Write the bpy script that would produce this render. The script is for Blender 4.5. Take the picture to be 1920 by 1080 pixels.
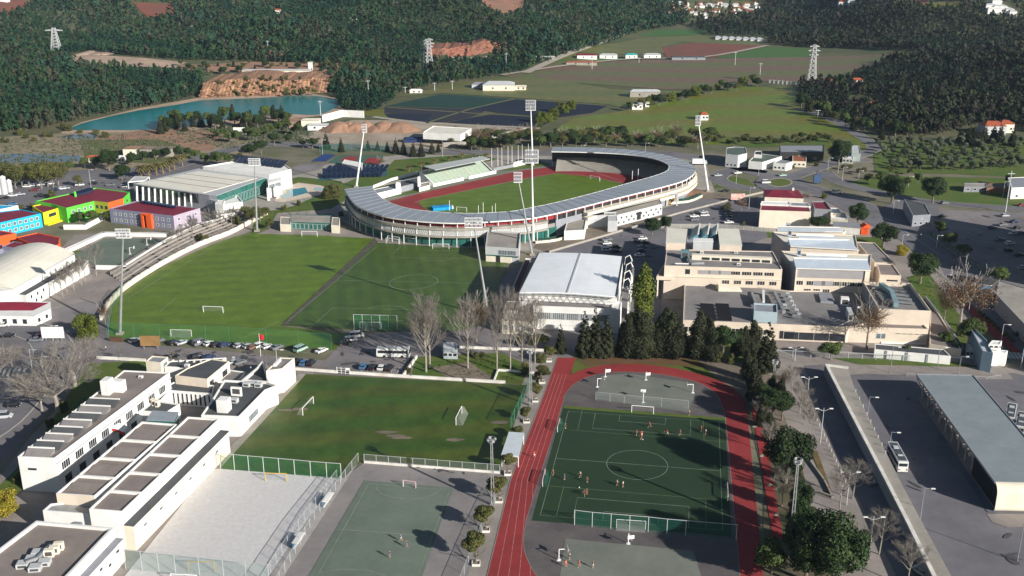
import bpy, math, random
import numpy as np
from mathutils import Vector, Matrix
for o in list(bpy.data.objects): bpy.data.objects.remove(o)
S = bpy.context.scene
COL = S.collection
# ------------------------------------------------------------------ camera
F = 1984.0; TH = math.radians(19.15); HC = 133.7
cd = bpy.data.cameras.new('camera'); cam = bpy.data.objects.new('camera', cd); COL.objects.link(cam)
cam.location = (0, 0, HC); cam.rotation_euler = (math.pi/2 - TH, 0, 0)
cd.sensor_width = 36; cd.lens = 36*F/1920; cd.clip_start = 1; cd.clip_end = 20000
S.camera = cam
# ------------------------------------------------------------------ sky, sun, exposure
SUN_EL = math.radians(22.0); SUN_AZ = math.radians(-41.5)       # direction towards the sun, measured from +X
sx, sy, sz = math.cos(SUN_EL)*math.cos(SUN_AZ), math.cos(SUN_EL)*math.sin(SUN_AZ), math.sin(SUN_EL)
W = bpy.data.worlds.new("World"); S.world = W; W.use_nodes = True
wn = W.node_tree; bg = wn.nodes['Background']
sk = wn.nodes.new('ShaderNodeTexSky'); sk.sky_type = 'NISHITA'; sk.sun_disc = False
sk.sun_elevation = SUN_EL; sk.sun_rotation = math.atan2(sx, sy); sk.air_density = 1.0; sk.dust_density = 0.6
wn.links.new(sk.outputs[0], bg.inputs[0]); bg.inputs[1].default_value = 0.05
sl = bpy.data.lights.new('sun', 'SUN'); sl.energy = 5.0; sl.angle = math.radians(0.5); sl.color = (1.0, 0.95, 0.87)
so = bpy.data.objects.new('sun', sl); COL.objects.link(so)
so.rotation_euler = Vector((sx, sy, sz)).to_track_quat('Z', 'Y').to_euler(); so.location = (0, 0, 400)
S.view_settings.view_transform = 'Standard'; S.view_settings.look = 'None'
S.view_settings.exposure = 0.66; S.view_settings.gamma = 1.0
S.render.engine = 'CYCLES'
R = random.Random(7)
# ------------------------------------------------------------------ terrain and picture geometry
def sstep(a, b, x):
    t = min(1, max(0, (x-a)/(b-a))); return t*t*(3-2*t)
def T(X, Y):
    """height of the land: a flat valley floor, wooded hills rising beyond"""
    if Y < 640: return 0.0
    ang = X/Y
    v = 900 + 700*math.exp(-((ang-0.21)/0.11)**2)                # the valley reaches furthest to the right of centre
    r = sstep(v, v+1500, Y)*105
    r += sstep(v-50, v+500, Y)*(15*math.sin(X/170+1.3)*math.cos(Y/190+X/600)+11*math.sin(X/95-Y/140)+5*math.sin(X/43+Y/60))
    r += sstep(1100, 2000, Y)*30*math.exp(-((ang+0.30)/0.16)**2)
    r += 24*math.exp(-((X-540)/125)**2-((Y-900)/240)**2)*sstep(660, 760, Y)
    return max(0.0, r)
def ray(x, y):
    a = (x-960)/F; b = (540-y)/F
    return a, math.cos(TH)+b*math.sin(TH), -math.sin(TH)+b*math.cos(TH)
def P(x, y, z=0.0):
    d = ray(x, y); t = (z-HC)/d[2]
    return Vector((d[0]*t, d[1]*t, z))
def PT(x, y):
    """where the line of sight through a picture point meets the land"""
    d = ray(x, y)
    q = P(x, y)
    if q.y < 640: return q
    t = 640/d[1]; st = 12.0
    while t < 9000:
        X, Y, Z = d[0]*t, d[1]*t, HC+d[2]*t
        if Z <= T(X, Y):
            for k in range(12):
                st *= .5; X, Y, Z = d[0]*t, d[1]*t, HC+d[2]*t
                t += -st if Z <= T(X, Y) else st
            return Vector((d[0]*t, d[1]*t, T(d[0]*t, d[1]*t)))
        t += st
    return Vector((d[0]*2500, d[1]*2500, T(d[0]*2500, d[1]*2500)))
def hgt(bx, by, ty):
    q = P(bx, by); b = (540-ty)/F
    return HC+(-math.sin(TH)+b*math.cos(TH))*q.y/(math.cos(TH)+b*math.sin(TH))
# ------------------------------------------------------------------ mesh helper
OFF = {}
class MB:
    def __init__(s): s.v = []; s.f = []; s.m = []; s.cur = 0
    def add(s, vs, fs):
        n = len(s.v); s.v += [tuple(v) for v in vs]; s.f += [tuple(i+n for i in f) for f in fs]; s.m += [s.cur]*len(fs)
    def box(s, c, d, rz=0.0):
        x, y, z = c; a, b, h = d[0]/2, d[1]/2, d[2]/2; ca, sa = math.cos(rz), math.sin(rz)
        vs = []
        for k in (-h, h):
            for (i, j) in ((-a, -b), (a, -b), (a, b), (-a, b)): vs.append((x+i*ca-j*sa, y+i*sa+j*ca, z+k))
        s.add(vs, [(3,2,1,0),(4,5,6,7),(0,1,5,4),(1,2,6,5),(2,3,7,6),(3,0,4,7)])
    def prism(s, pts, z0, z1, top=True, bottom=False):
        n = len(pts); pts = ccw(pts)
        s.add([(p[0], p[1], z0) for p in pts]+[(p[0], p[1], z1) for p in pts], [(i, (i+1) % n, n+(i+1) % n, n+i) for i in range(n)])
        if top: s.poly([(p[0], p[1], z1) for p in pts])
        if bottom: s.poly([(p[0], p[1], z0) for p in reversed(pts)])
    def poly(s, pts): s.add(pts, [tuple(range(len(pts)))])
    def bar(s, a, b, w, h=None):
        """square bar between two points"""
        a, b = Vector(a), Vector(b); h = h or w
        d = (b-a); L = d.length
        if L < 1e-6: return
        d /= L; u = Vector((0, 0, 1)) if abs(d.z) < .95 else Vector((0, 1, 0))
        r = d.cross(u).normalized(); u = r.cross(d)
        vs = [p+r*i*w/2+u*j*h/2 for p in (a, b) for (i, j) in ((-1, -1), (1, -1), (1, 1), (-1, 1))]
        s.add(vs, [(0,1,2,3),(7,6,5,4),(0,4,5,1),(1,5,6,2),(2,6,7,3),(3,7,4,0)])
    def tube(s, pts, rs, n=6, cap=True):
        pts = [Vector(p) for p in pts]; rings = []
        for i, p in enumerate(pts):
            d = (pts[min(i+1, len(pts)-1)]-pts[max(i-1, 0)]).normalized()
            u = Vector((0, 0, 1)) if abs(d.z) < .9 else Vector((1, 0, 0))
            r = d.cross(u).normalized(); u = r.cross(d)
            rad = rs[i] if isinstance(rs, (list, tuple)) else rs
            rings.append([p+(r*math.cos(2*math.pi*k/n)+u*math.sin(2*math.pi*k/n))*rad for k in range(n)])
        vs = [v for r_ in rings for v in r_]; fs = []
        for i in range(len(pts)-1):
            for k in range(n): fs.append((i*n+k, i*n+(k+1) % n, (i+1)*n+(k+1) % n, (i+1)*n+k))
        if cap: fs.append(tuple(range(n-1, -1, -1))); fs.append(tuple((len(pts)-1)*n+k for k in range(n)))
        s.add(vs, fs)
def ccw(pts):
    a = sum(pts[i][0]*pts[(i+1) % len(pts)][1]-pts[(i+1) % len(pts)][0]*pts[i][1] for i in range(len(pts)))
    return list(pts) if a > 0 else list(reversed(pts))
def props(o, label=None, cat=None, group=None, kind=None):
    if label: o['label'] = label
    if cat: o['category'] = cat
    if group: o['group'] = group
    if kind: o['kind'] = kind
    return o
def obj(name, mb, mats, parent=None, smooth=False, loc=None):
    me = bpy.data.meshes.new(name)
    off = OFF.get(parent.name, Vector()) if parent else (Vector(loc) if loc is not None else Vector())
    vs = [(v[0]-off[0], v[1]-off[1], v[2]-off[2]) for v in mb.v]
    me.from_pydata(vs, [], mb.f)
    for m in (mats if isinstance(mats, (list, tuple)) else [mats]): me.materials.append(m)
    if any(mb.m): me.polygons.foreach_set('material_index', mb.m)
    if smooth: me.polygons.foreach_set('use_smooth', [True]*len(me.polygons))
    me.update()
    o = bpy.data.objects.new(name, me); COL.objects.link(o)
    if parent: o.parent = parent; OFF[o.name] = off
    else: o.location = off; OFF[o.name] = off
    return o
def npobj(name, V, Fq, mat, parent=None, midx=None):
    """big meshes straight from numpy: V (n,3), Fq (m,k)"""
    me = bpy.data.meshes.new(name); k = Fq.shape[1]
    me.vertices.add(len(V)); me.vertices.foreach_set('co', V.astype(np.float32).ravel())
    me.loops.add(Fq.size); me.loops.foreach_set('vertex_index', Fq.astype(np.int32).ravel())
    me.polygons.add(len(Fq)); me.polygons.foreach_set('loop_start', np.arange(0, Fq.size, k, dtype=np.int32))
    for m in (mat if isinstance(mat, (list, tuple)) else [mat]): me.materials.append(m)
    if midx is not None: me.polygons.foreach_set('material_index', midx.astype(np.int32))
    me.update(calc_edges=True); me.validate()
    o = bpy.data.objects.new(name, me); COL.objects.link(o)
    if parent: o.parent = parent
    return o
def thing(name, label, cat, loc=(0, 0, 0), group=None, rz=0.0):
    o = bpy.data.objects.new(name, None); COL.objects.link(o); o.location = loc; o.rotation_euler.z = rz
    o.empty_display_size = .5
    OFF[o.name] = Vector(loc) if not rz else Vector()
    return props(o, label, cat, group)
def kids(o): return [c for c in CH.get(o.name, [])]
CH = {}
def dup(root, loc, rz=0.0, sc=1.0, label=None, group=None, parts=True, cat=None):
    c = root.copy(); COL.objects.link(c); c.location = loc; c.rotation_euler = (0, 0, rz); c.scale = (sc,)*3 if not isinstance(sc, tuple) else sc
    if label: c['label'] = label
    if cat: c['category'] = cat
    if group: c['group'] = group
    if parts:
        for ch in root.children:
            d = ch.copy(); COL.objects.link(d); d.parent = c
            for g in ch.children:
                e = g.copy(); COL.objects.link(e); e.parent = d
    return c
def hide_proto(root):
    for ch in list(root.children):
        for g in list(ch.children): bpy.data.objects.remove(g)
        bpy.data.objects.remove(ch)
    bpy.data.objects.remove(root)
ORD = ['first', 'second', 'third', 'fourth', 'fifth', 'sixth', 'seventh', 'eighth', 'ninth', 'tenth', 'eleventh', 'twelfth', 'thirteenth', 'fourteenth', 'fifteenth', 'sixteenth', 'seventeenth', 'eighteenth', 'nineteenth', 'twentieth', 'twenty-first', 'twenty-second', 'twenty-third', 'twenty-fourth', 'twenty-fifth', 'twenty-sixth', 'twenty-seventh', 'twenty-eighth', 'twenty-ninth', 'thirtieth'] + ['thirty-%s' % w for w in 'first second third fourth fifth sixth seventh eighth ninth'.split()] + ['fortieth'] + ['forty-%s' % w for w in 'first second third fourth fifth sixth seventh eighth ninth'.split()] + ['fiftieth'] + ['fifty-%s' % w for w in 'first second third fourth fifth sixth seventh eighth ninth'.split()] + ['sixtieth'] + ['sixty-%s' % w for w in 'first second third fourth fifth sixth seventh eighth ninth'.split()] + ['seventieth', 'seventy-first', 'seventy-second']
def ordw(i, n, side='left'):
    if n == 1: return 'only'
    if i == 0: return side+'most'
    if i == n-1: return {'left': 'right', 'near': 'far', 'right': 'left', 'top': 'bottom', 'far': 'near'}[side]+'most'
    return ORD[i]+' from the '+side
# ------------------------------------------------------------------ materials
MATS = {}
def mat(name, col, var=.12, scale=.35, rough=.85, detail=4, spec=.3, col2=None, bump=0.0, metal=0.0, stretch=None, rot=0.0, fac=(.35, .65)):
    """procedural paint / ground: a base colour broken up by two scales of noise"""
    if name in MATS: return MATS[name]
    m = bpy.data.materials.new(name); m.use_nodes = True; nt = m.node_tree; b = nt.nodes['Principled BSDF']
    b.inputs['Roughness'].default_value = rough; b.inputs['Metallic'].default_value = metal
    b.inputs['Specular IOR Level'].default_value = spec
    g = nt.nodes.new('ShaderNodeNewGeometry'); mp = nt.nodes.new('ShaderNodeMapping')
    nt.links.new(g.outputs['Position'], mp.inputs[0])
    if stretch: mp.inputs['Scale'].default_value = stretch
    mp.inputs['Rotation'].default_value = (0, 0, rot)
    n1 = nt.nodes.new('ShaderNodeTexNoise'); n1.inputs['Scale'].default_value = scale; n1.inputs['Detail'].default_value = detail
    n1.inputs['Roughness'].default_value = .65
    nt.links.new(mp.outputs[0], n1.inputs['Vector'])
    rp = nt.nodes.new('ShaderNodeValToRGB'); e = rp.color_ramp.elements
    c2 = col2 or tuple(c*(1-var) for c in col)
    c1 = col if col2 else tuple(min(1, c*(1+var)) for c in col)
    e[0].position, e[1].position = fac; e[0].color = (*c2, 1); e[1].color = (*c1, 1)
    nt.links.new(n1.outputs[0], rp.inputs[0])
    n2 = nt.nodes.new('ShaderNodeTexNoise'); n2.inputs['Scale'].default_value = scale*9; n2.inputs['Detail'].default_value = 3
    nt.links.new(mp.outputs[0], n2.inputs['Vector'])
    mx = nt.nodes.new('ShaderNodeMix'); mx.data_type = 'RGBA'; mx.blend_type = 'MULTIPLY'
    r2 = nt.nodes.new('ShaderNodeValToRGB'); r2.color_ramp.elements[0].position = .3; r2.color_ramp.elements[1].position = .7
    lo = 1-var*.9; r2.color_ramp.elements[0].color = (lo, lo, lo, 1)
    nt.links.new(n2.outputs[0], r2.inputs[0]); mx.inputs[0].default_value = 1
    nt.links.new(rp.outputs[0], mx.inputs[6]); nt.links.new(r2.outputs[0], mx.inputs[7])
    nt.links.new(mx.outputs[2], b.inputs['Base Color'])
    if bump:
        bp = nt.nodes.new('ShaderNodeBump'); bp.inputs['Strength'].default_value = bump; bp.inputs['Distance'].default_value = .15
        nt.links.new(n2.outputs[0], bp.inputs['Height']); nt.links.new(bp.outputs[0], b.inputs['Normal'])
    MATS[name] = m; return m
def stripe_mat(name, c1, c2, freq, ang, rough=.5, var=.08, metal=0.0, sharp=(.45, .55), noise=.5):
    """two tones in parallel bands (mown grass, ribbed sheet, planks)"""
    m = mat(name, c1, var=var, rough=rough, metal=metal, scale=.15); nt = m.node_tree; b = nt.nodes['Principled BSDF']
    g = nt.nodes.new('ShaderNodeNewGeometry'); mp = nt.nodes.new('ShaderNodeMapping'); mp.inputs['Rotation'].default_value = (0, 0, ang)
    nt.links.new(g.outputs['Position'], mp.inputs[0])
    w = nt.nodes.new('ShaderNodeTexWave'); w.inputs['Scale'].default_value = freq; w.inputs['Distortion'].default_value = noise; w.inputs['Detail'].default_value = 2
    w.inputs['Detail Scale'].default_value = .6
    nt.links.new(mp.outputs[0], w.inputs['Vector'])
    rp = nt.nodes.new('ShaderNodeValToRGB'); rp.color_ramp.elements[0].position = sharp[0]; rp.color_ramp.elements[1].position = sharp[1]
    k = tuple(b_/max(a_, 1e-4) for a_, b_ in zip(c1, c2)); rp.color_ramp.elements[0].color = (*k, 1)
    nt.links.new(w.outputs[0], rp.inputs[0])
    mx = nt.nodes.new('ShaderNodeMix'); mx.data_type = 'RGBA'; mx.blend_type = 'MULTIPLY'; mx.inputs[0].default_value = 1
    src = b.inputs['Base Color'].links[0].from_socket
    nt.links.new(src, mx.inputs[6]); nt.links.new(rp.outputs[0], mx.inputs[7]); nt.links.new(mx.outputs[2], b.inputs['Base Color'])
    return m
def leaf_mat(name, cols, rough=.7, trans=.0):
    """foliage whose clumps differ in tone, each leaf clump (mesh island) its own"""
    if name in MATS: return MATS[name]
    m = bpy.data.materials.new(name); m.use_nodes = True; nt = m.node_tree; b = nt.nodes['Principled BSDF']
    b.inputs['Roughness'].default_value = rough; b.inputs['Specular IOR Level'].default_value = .2
    g = nt.nodes.new('ShaderNodeNewGeometry'); oi = nt.nodes.new('ShaderNodeObjectInfo')
    rp = nt.nodes.new('ShaderNodeValToRGB'); e = rp.color_ramp.elements
    e[0].color = (*cols[0], 1); e[1].color = (*cols[-1], 1)
    for i, c in enumerate(cols[1:-1]): q = e.new((i+1)/(len(cols)-1)); q.color = (*c, 1)
    nt.links.new(g.outputs['Random Per Island'], rp.inputs[0])
    h = nt.nodes.new('ShaderNodeHueSaturation')
    mr = nt.nodes.new('ShaderNodeMapRange'); mr.inputs[3].default_value = .72; mr.inputs[4].default_value = 1.25
    nt.links.new(oi.outputs['Random'], mr.inputs[0]); nt.links.new(mr.outputs[0], h.inputs['Value'])
    nt.links.new(rp.outputs[0], h.inputs['Color']); nt.links.new(h.outputs[0], b.inputs['Base Color'])
    MATS[name] = m; return m
def glass_mat(name, col, rough=.12):
    if name in MATS: return MATS[name]
    m = mat(name, col, var=.25, scale=.6, rough=rough, spec=.6); return m
_zc = [0]
def sheet(name, pts, z, m, kind='structure', label=None, cat=None, group=None, world=False, terr=False):
    """one flat surface laid on the ground; long edges over terrain are left to the terrain drape below"""
    q = [Vector(p) for p in pts] if world else [P(*p) for p in pts]
    _zc[0] = (_zc[0]+1) % 28; z += _zc[0]*.001
    mb = MB(); mb.poly([(p.x, p.y, z) for p in ccw(q)])
    return props(obj(name, mb, m), label, cat, group, kind)
def strip(mb, pts, w, z, world=False, closed=False):
    """painted line / path ribbon along a polyline of picture points"""
    q = [Vector((p[0], p[1], 0)) for p in pts] if world else [P(*p) for p in pts]
    n = len(q); L = []; Rr = []
    for i in range(n):
        a = q[(i-1) % n] if (closed or i > 0) else q[i]; b = q[(i+1) % n] if (closed or i < n-1) else q[i]
        d = (b-a).normalized(); nn = Vector((-d.y, d.x, 0))
        L.append((q[i].x+nn.x*w/2, q[i].y+nn.y*w/2, z)); Rr.append((q[i].x-nn.x*w/2, q[i].y-nn.y*w/2, z))
    for i in range(n if closed else n-1):
        j = (i+1) % n; mb.add([Rr[i], Rr[j], L[j], L[i]], [(0, 1, 2, 3)])
def smoothc(pts, k=4, closed=False):
    """Catmull-Rom through picture points"""
    out = []; n = len(pts)
    for i in range(n if closed else n-1):
        p0 = pts[(i-1) % n] if (closed or i) else pts[0]; p1 = pts[i]; p2 = pts[(i+1) % n]; p3 = pts[(i+2) % n] if (closed or i+2 < n) else pts[-1]
        for j in range(k):
            t = j/k
            out.append(tuple(.5*((2*p1[a])+(-p0[a]+p2[a])*t+(2*p0[a]-5*p1[a]+4*p2[a]-p3[a])*t*t+(-p0[a]+3*p1[a]-3*p2[a]+p3[a])*t**3) for a in (0, 1)))
    if not closed: out.append(tuple(pts[-1]))
    return out
# ------------------------------------------------------------------ ground materials
m_dirt = mat('dry ground', (.24, .19, .14), col2=(.13, .125, .075), scale=.06, var=.2, detail=8, bump=.3, fac=(.3, .62))
m_verge = mat('rough grass', (.085, .12, .03), col2=(.15, .13, .06), scale=.07, var=.25, detail=7, bump=.5)
m_green = mat('lawn', (.060, .120, .014), col2=(.11, .13, .025), scale=.08, var=.18, detail=6, bump=.4)
m_asph = mat('asphalt', (.182, .174, .188), col2=(.125, .12, .132), scale=.045, var=.13, detail=10)
m_asph2 = mat('worn asphalt', (.245, .222, .222), col2=(.145, .134, .14), scale=.035, var=.14, detail=11)
m_pave = mat('paving', (.315, .275, .25), col2=(.21, .185, .17), scale=.07, var=.14, detail=10)
m_conc = mat('concrete', (.36, .33, .29), col2=(.26, .24, .21), scale=.12, var=.12, detail=7)
m_whitewall = mat('whitewashed concrete', (.74, .72, .67), col2=(.55, .52, .47), scale=.3, var=.08, detail=6)
m_track = mat('running track', (.30, .036, .036), col2=(.215, .027, .028), scale=.05, var=.14, detail=9)
m_line = mat('line paint', (.50, .52, .47), var=.25, scale=2.0)
m_line2 = mat('worn line paint', (.42, .46, .36), col2=(.22, .27, .18), var=.25, scale=.5)
m_bare = mat('bare earth', (.36, .20, .13), col2=(.24, .15, .10), scale=.05, var=.2, detail=8, bump=.5)
m_sand = mat('beach sand', (.63, .615, .615), col2=(.55, .535, .53), scale=.9, var=.12, detail=5, bump=.8)
AP = math.atan2(-7.7, 45.0)                                       # bearing of the sports pitches' short side
m_pitchA = stripe_mat('natural turf', (.108, .168, .010), (.096, .155, .010), .035, AP+math.pi/2, var=.16)
m_pitchB = stripe_mat('worn turf', (.068, .094, .012), (.044, .088, .010), .022, AP+math.pi/2+.0, var=.22, noise=3, sharp=(.2, .8))
m_synth = stripe_mat('synthetic turf', (.062, .106, .017), (.054, .094, .016), .05, AP, var=.14, noise=1.2, sharp=(.3, .7))
m_synth2 = mat('dark synthetic turf', (.019, .046, .018), col2=(.015, .036, .016), scale=.04, var=.12, detail=6)
m_court = mat('green hard court', (.150, .185, .145), col2=(.11, .14, .115), scale=.06, var=.1, detail=7)
m_court2 = mat('grey green court', (.19, .20, .17), col2=(.14, .15, .13), scale=.06, var=.1, detail=7)
m_inner = mat('dark worn surfacing', (.135, .118, .115), col2=(.085, .075, .078), scale=.08, var=.15, detail=7)
m_water = mat('turquoise water', (.008, .145, .150), var=.12, scale=.02, rough=.28, spec=.22)
m_pond = mat('dull water', (.06, .085, .10), var=.15, scale=.05, rough=.1)
# the land: one mesh, flat in front, hills behind
mb = MB()
xs = [-4500, -3200, -2200, -1700]+list(range(-1400, 1401, 20))+[1700, 2200, 3200, 4500]
ys = [-400, 60, 340, 640]+list(range(660, 3001, 20))+[3100, 3300, 3600, 4000, 4600, 5400]
nx = len(xs)
vs = [(x, y, T(x, y) if y > 0 else 0) for y in ys for x in xs]
mb.add(vs, [(j*nx+i, j*nx+i+1, (j+1)*nx+i+1, (j+1)*nx+i) for j in range(len(ys)-1) for i in range(nx-1)])
m_land = mat('hill soil', (.13, .12, .06), col2=(.055, .08, .035), scale=.01, var=.2, detail=10)
nt = m_land.node_tree                                                # near land is dusty, far land scrub
g = nt.nodes.new('ShaderNodeNewGeometry'); sp = nt.nodes.new('ShaderNodeSeparateXYZ'); nt.links.new(g.outputs['Position'], sp.inputs[0])
mr = nt.nodes.new('ShaderNodeMapRange'); mr.inputs[1].default_value = 620; mr.inputs[2].default_value = 700
nt.links.new(sp.outputs[1], mr.inputs[0])
mx = nt.nodes.new('ShaderNodeMix'); mx.data_type = 'RGBA'; bsd = nt.nodes['Principled BSDF']
nz = nt.nodes.new('ShaderNodeTexNoise'); nz.inputs['Scale'].default_value = .05; nz.inputs['Detail'].default_value = 8
nt.links.new(g.outputs['Position'], nz.inputs['Vector'])
rp = nt.nodes.new('ShaderNodeValToRGB'); rp.color_ramp.elements[0].position = .35; rp.color_ramp.elements[1].position = .65
rp.color_ramp.elements[0].color = (.105, .11, .055, 1); rp.color_ramp.elements[1].color = (.20, .175, .135, 1)
nt.links.new(nz.outputs[0], rp.inputs[0])
nt.links.new(mr.outputs[0], mx.inputs[0]); nt.links.new(rp.outputs[0], mx.inputs[6])
nt.links.new(bsd.inputs['Base Color'].links[0].from_socket, mx.inputs[7]); nt.links.new(mx.outputs[2], bsd.inputs['Base Color'])
ground = props(obj('ground', mb, m_land, smooth=True), kind='structure')

import bmesh
def drape(name, pts, m, dz=.5, kind='structure'):
    """a field laid over the far land, following its height"""
    q = [PT(*p) for p in pts]
    bm = bmesh.new(); bm.faces.new([bm.verts.new((p.x, p.y, 0)) for p in ccw(q)])
    x0, x1 = min(p.x for p in q), max(p.x for p in q); y0, y1 = min(p.y for p in q), max(p.y for p in q)
    if y1 > 660 and max(p.z for p in q) > .2:
        for k in range(int(x0//20)+1, int(x1//20)+1): bmesh.ops.bisect_plane(bm, geom=bm.verts[:]+bm.edges[:]+bm.faces[:], plane_co=(k*20, 0, 0), plane_no=(1, 0, 0))
        for k in range(int(y0//20)+1, int(y1//20)+1): bmesh.ops.bisect_plane(bm, geom=bm.verts[:]+bm.edges[:]+bm.faces[:], plane_co=(0, k*20, 0), plane_no=(0, 1, 0))
    for v in bm.verts: v.co.z = T(v.co.x, v.co.y)+dz
    me = bpy.data.meshes.new(name); bm.to_mesh(me); bm.free(); me.materials.append(m)
    o = bpy.data.objects.new(name, me); COL.objects.link(o); return props(o, kind=kind)
def road(name, pts, w, z, m, sm=3):
    mb = MB(); strip(mb, smoothc(pts, sm), w, z); return props(obj(name, mb, m), kind='structure')
# ---- broad town surfaces
Z1, Z2, Z3, Z4, Z5 = .03, .09, .15, .21, .27
sheet('yard', [(-60, 570), (60, 590), (150, 540), (200, 560), (208, 640), (610, 676), (655, 628), (740, 622), (880, 560), (1015, 470), (1240, 400), (1245, 690), (1060, 700), (985, 722), (572, 700), (270, 672), (165, 690), (60, 810), (-60, 920)], Z1, m_asph2)
sheet('yard', [(-20, 920), (60, 815), (170, 700), (270, 672), (560, 690), (590, 700), (400, 880), (240, 1100), (-60, 1120)], Z1, m_pave)
sheet('grass', [(165, 682), (270, 676), (300, 690), (290, 715), (120, 850), (30, 930), (-20, 960), (-20, 930), (60, 850), (110, 770)], Z2, m_green)
sheet('forecourt', [(-60, 310), (240, 315), (330, 300), (400, 285), (470, 290), (460, 330), (240, 400), (60, 420), (-60, 400)], Z1, m_asph)
sheet('yard', [(-60, 470), (110, 470), (140, 440), (370, 430), (420, 400), (520, 390), (620, 400), (530, 410), (300, 500), (180, 560), (60, 590), (-60, 560)], Z1, m_pave)
sheet('forecourt', [(480, 440), (505, 430), (520, 402), (620, 402), (650, 430), (700, 447), (900, 455), (985, 470), (960, 478), (700, 458), (460, 442)], Z2, m_pave)
sheet('yard', [(240, 385), (520, 330), (650, 300), (760, 290), (1320, 295), (1340, 360), (1240, 400), (1015, 472), (700, 450), (620, 400), (520, 402), (400, 430)], Z1, m_conc)
sheet('parking_lot', [(1020, 476), (1090, 448), (1260, 395), (1420, 385), (1440, 445), (1240, 520), (1240, 680), (1160, 600), (1170, 480)], Z2, m_asph)
sheet('parking_lot', [(1240, 392), (1300, 375), (1420, 372), (1425, 440), (1250, 430)], Z3, m_asph)
sheet('yard', [(1235, 395), (1420, 370), (1500, 345), (1600, 380), (1700, 450), (1800, 560), (1850, 640), (1880, 690), (1650, 690), (1240, 690)], Z1, m_pave)
sheet('road', [(1540, 372), (1610, 375), (1700, 412), (1745, 440), (1830, 498), (1900, 552), (1990, 620), (1990, 720), (1905, 665), (1850, 605), (1790, 545), (1735, 492), (1690, 452), (1620, 415)], Z3, m_asph)
sheet('parking_lot', [(1745, 393), (1990, 400), (1990, 640), (1900, 548), (1832, 494), (1748, 438), (1690, 405)], Z2, m_asph2)
sheet('forecourt', [(1690, 370), (1760, 378), (1760, 440), (1745, 438), (1640, 398)], Z3, m_asph)
sheet('yard', [(1440, 690), (1545, 682), (1900, 690), (1990, 700), (1990, 1120), (1500, 1120), (1460, 900)], Z1, m_pave)
sheet('bus_yard', [(1588, 703), (1700, 700), (1900, 700), (1990, 720), (1990, 1120), (1760, 1120), (1700, 990)], Z2, m_asph)
sheet('service_lane', [(1508, 686), (1543, 684), (1650, 900), (1748, 1100), (1700, 1120), (1640, 1000), (1560, 830)], Z2, m_asph)
sheet('pavement', [(1845, 640), (1880, 690), (1900, 712), (1850, 712), (1590, 700), (1545, 683), (1860, 690)], Z3, m_pave)
# roads with a kerb-like pale edge
m_kerb = mat('kerb stone', (.42, .40, .36), var=.1)
for nm, pts, w in (('road', [(1462, 335), (1400, 318), (1330, 301), (1200, 284), (1020, 287), (920, 286), (830, 285), (700, 277), (600, 273), (480, 272), (400, 290), (300, 318), (200, 332), (90, 338), (-60, 350)], 13),
                   ('road', [(1475, 335), (1530, 316), (1570, 304), (1625, 300)], 10),
                   ('road', [(1490, 345), (1545, 362), (1590, 376), (1640, 398)], 14),
                   ('road', [(1545, 322), (1575, 342), (1650, 362), (1760, 381), (1930, 393)], 9),
                   ('road', [(1490, 205), (1540, 216), (1575, 232), (1605, 250), (1640, 280), (1570, 304)], 8),
                   ('road', [(1420, 355), (1380, 350), (1345, 335), (1380, 318), (1440, 322)], 10),
                   ('road', [(-60, 830), (0, 790), (50, 735), (90, 690), (100, 650), (60, 620), (-60, 610)], 12)):
    road('road_kerb', pts, w+.8, Z3, m_kerb); road(nm, pts, w, Z4, m_asph)
sheet('roundabout', [(1462+46*math.cos(a), 343+17*math.sin(a)) for a in np.linspace(0, 2*math.pi, 28, endpoint=False)], Z4+.02, m_asph)
sheet('roundabout_kerb', [(1462+24*math.cos(a), 343+8.5*math.sin(a)) for a in np.linspace(0, 2*math.pi, 28, endpoint=False)], Z5, m_conc)
sheet('roundabout_lawn', [(1462+21*math.cos(a), 343+7*math.sin(a)) for a in np.linspace(0, 2*math.pi, 28, endpoint=False)], Z5+.04, m_green)
sheet('cycle_path', [(1782, 545), (1790, 542), (1838, 590), (1916, 662), (1900, 664), (1832, 605)], Z4, m_track)
mb = MB()
for k in range(8): a = (1863+k*7.5, 659+k*.6); b = (a[0]+9, a[1]+13); strip(mb, [a, b], .9, Z5+.01)
for k in range(6): strip(mb, [(2+k*9, 692), (-4+k*9, 706)], .8, Z5)
for pts in ([(1640, 402), (1745, 447), (1800, 483)], [(1690, 430), (1760, 478)], [(1830, 520), (1905, 580)], [(1500, 347), (1548, 362)], [(900, 287), (800, 283)]): strip(mb, pts, .25, Z5)
props(obj('road_markings', mb, m_line), kind='structure')
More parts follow.
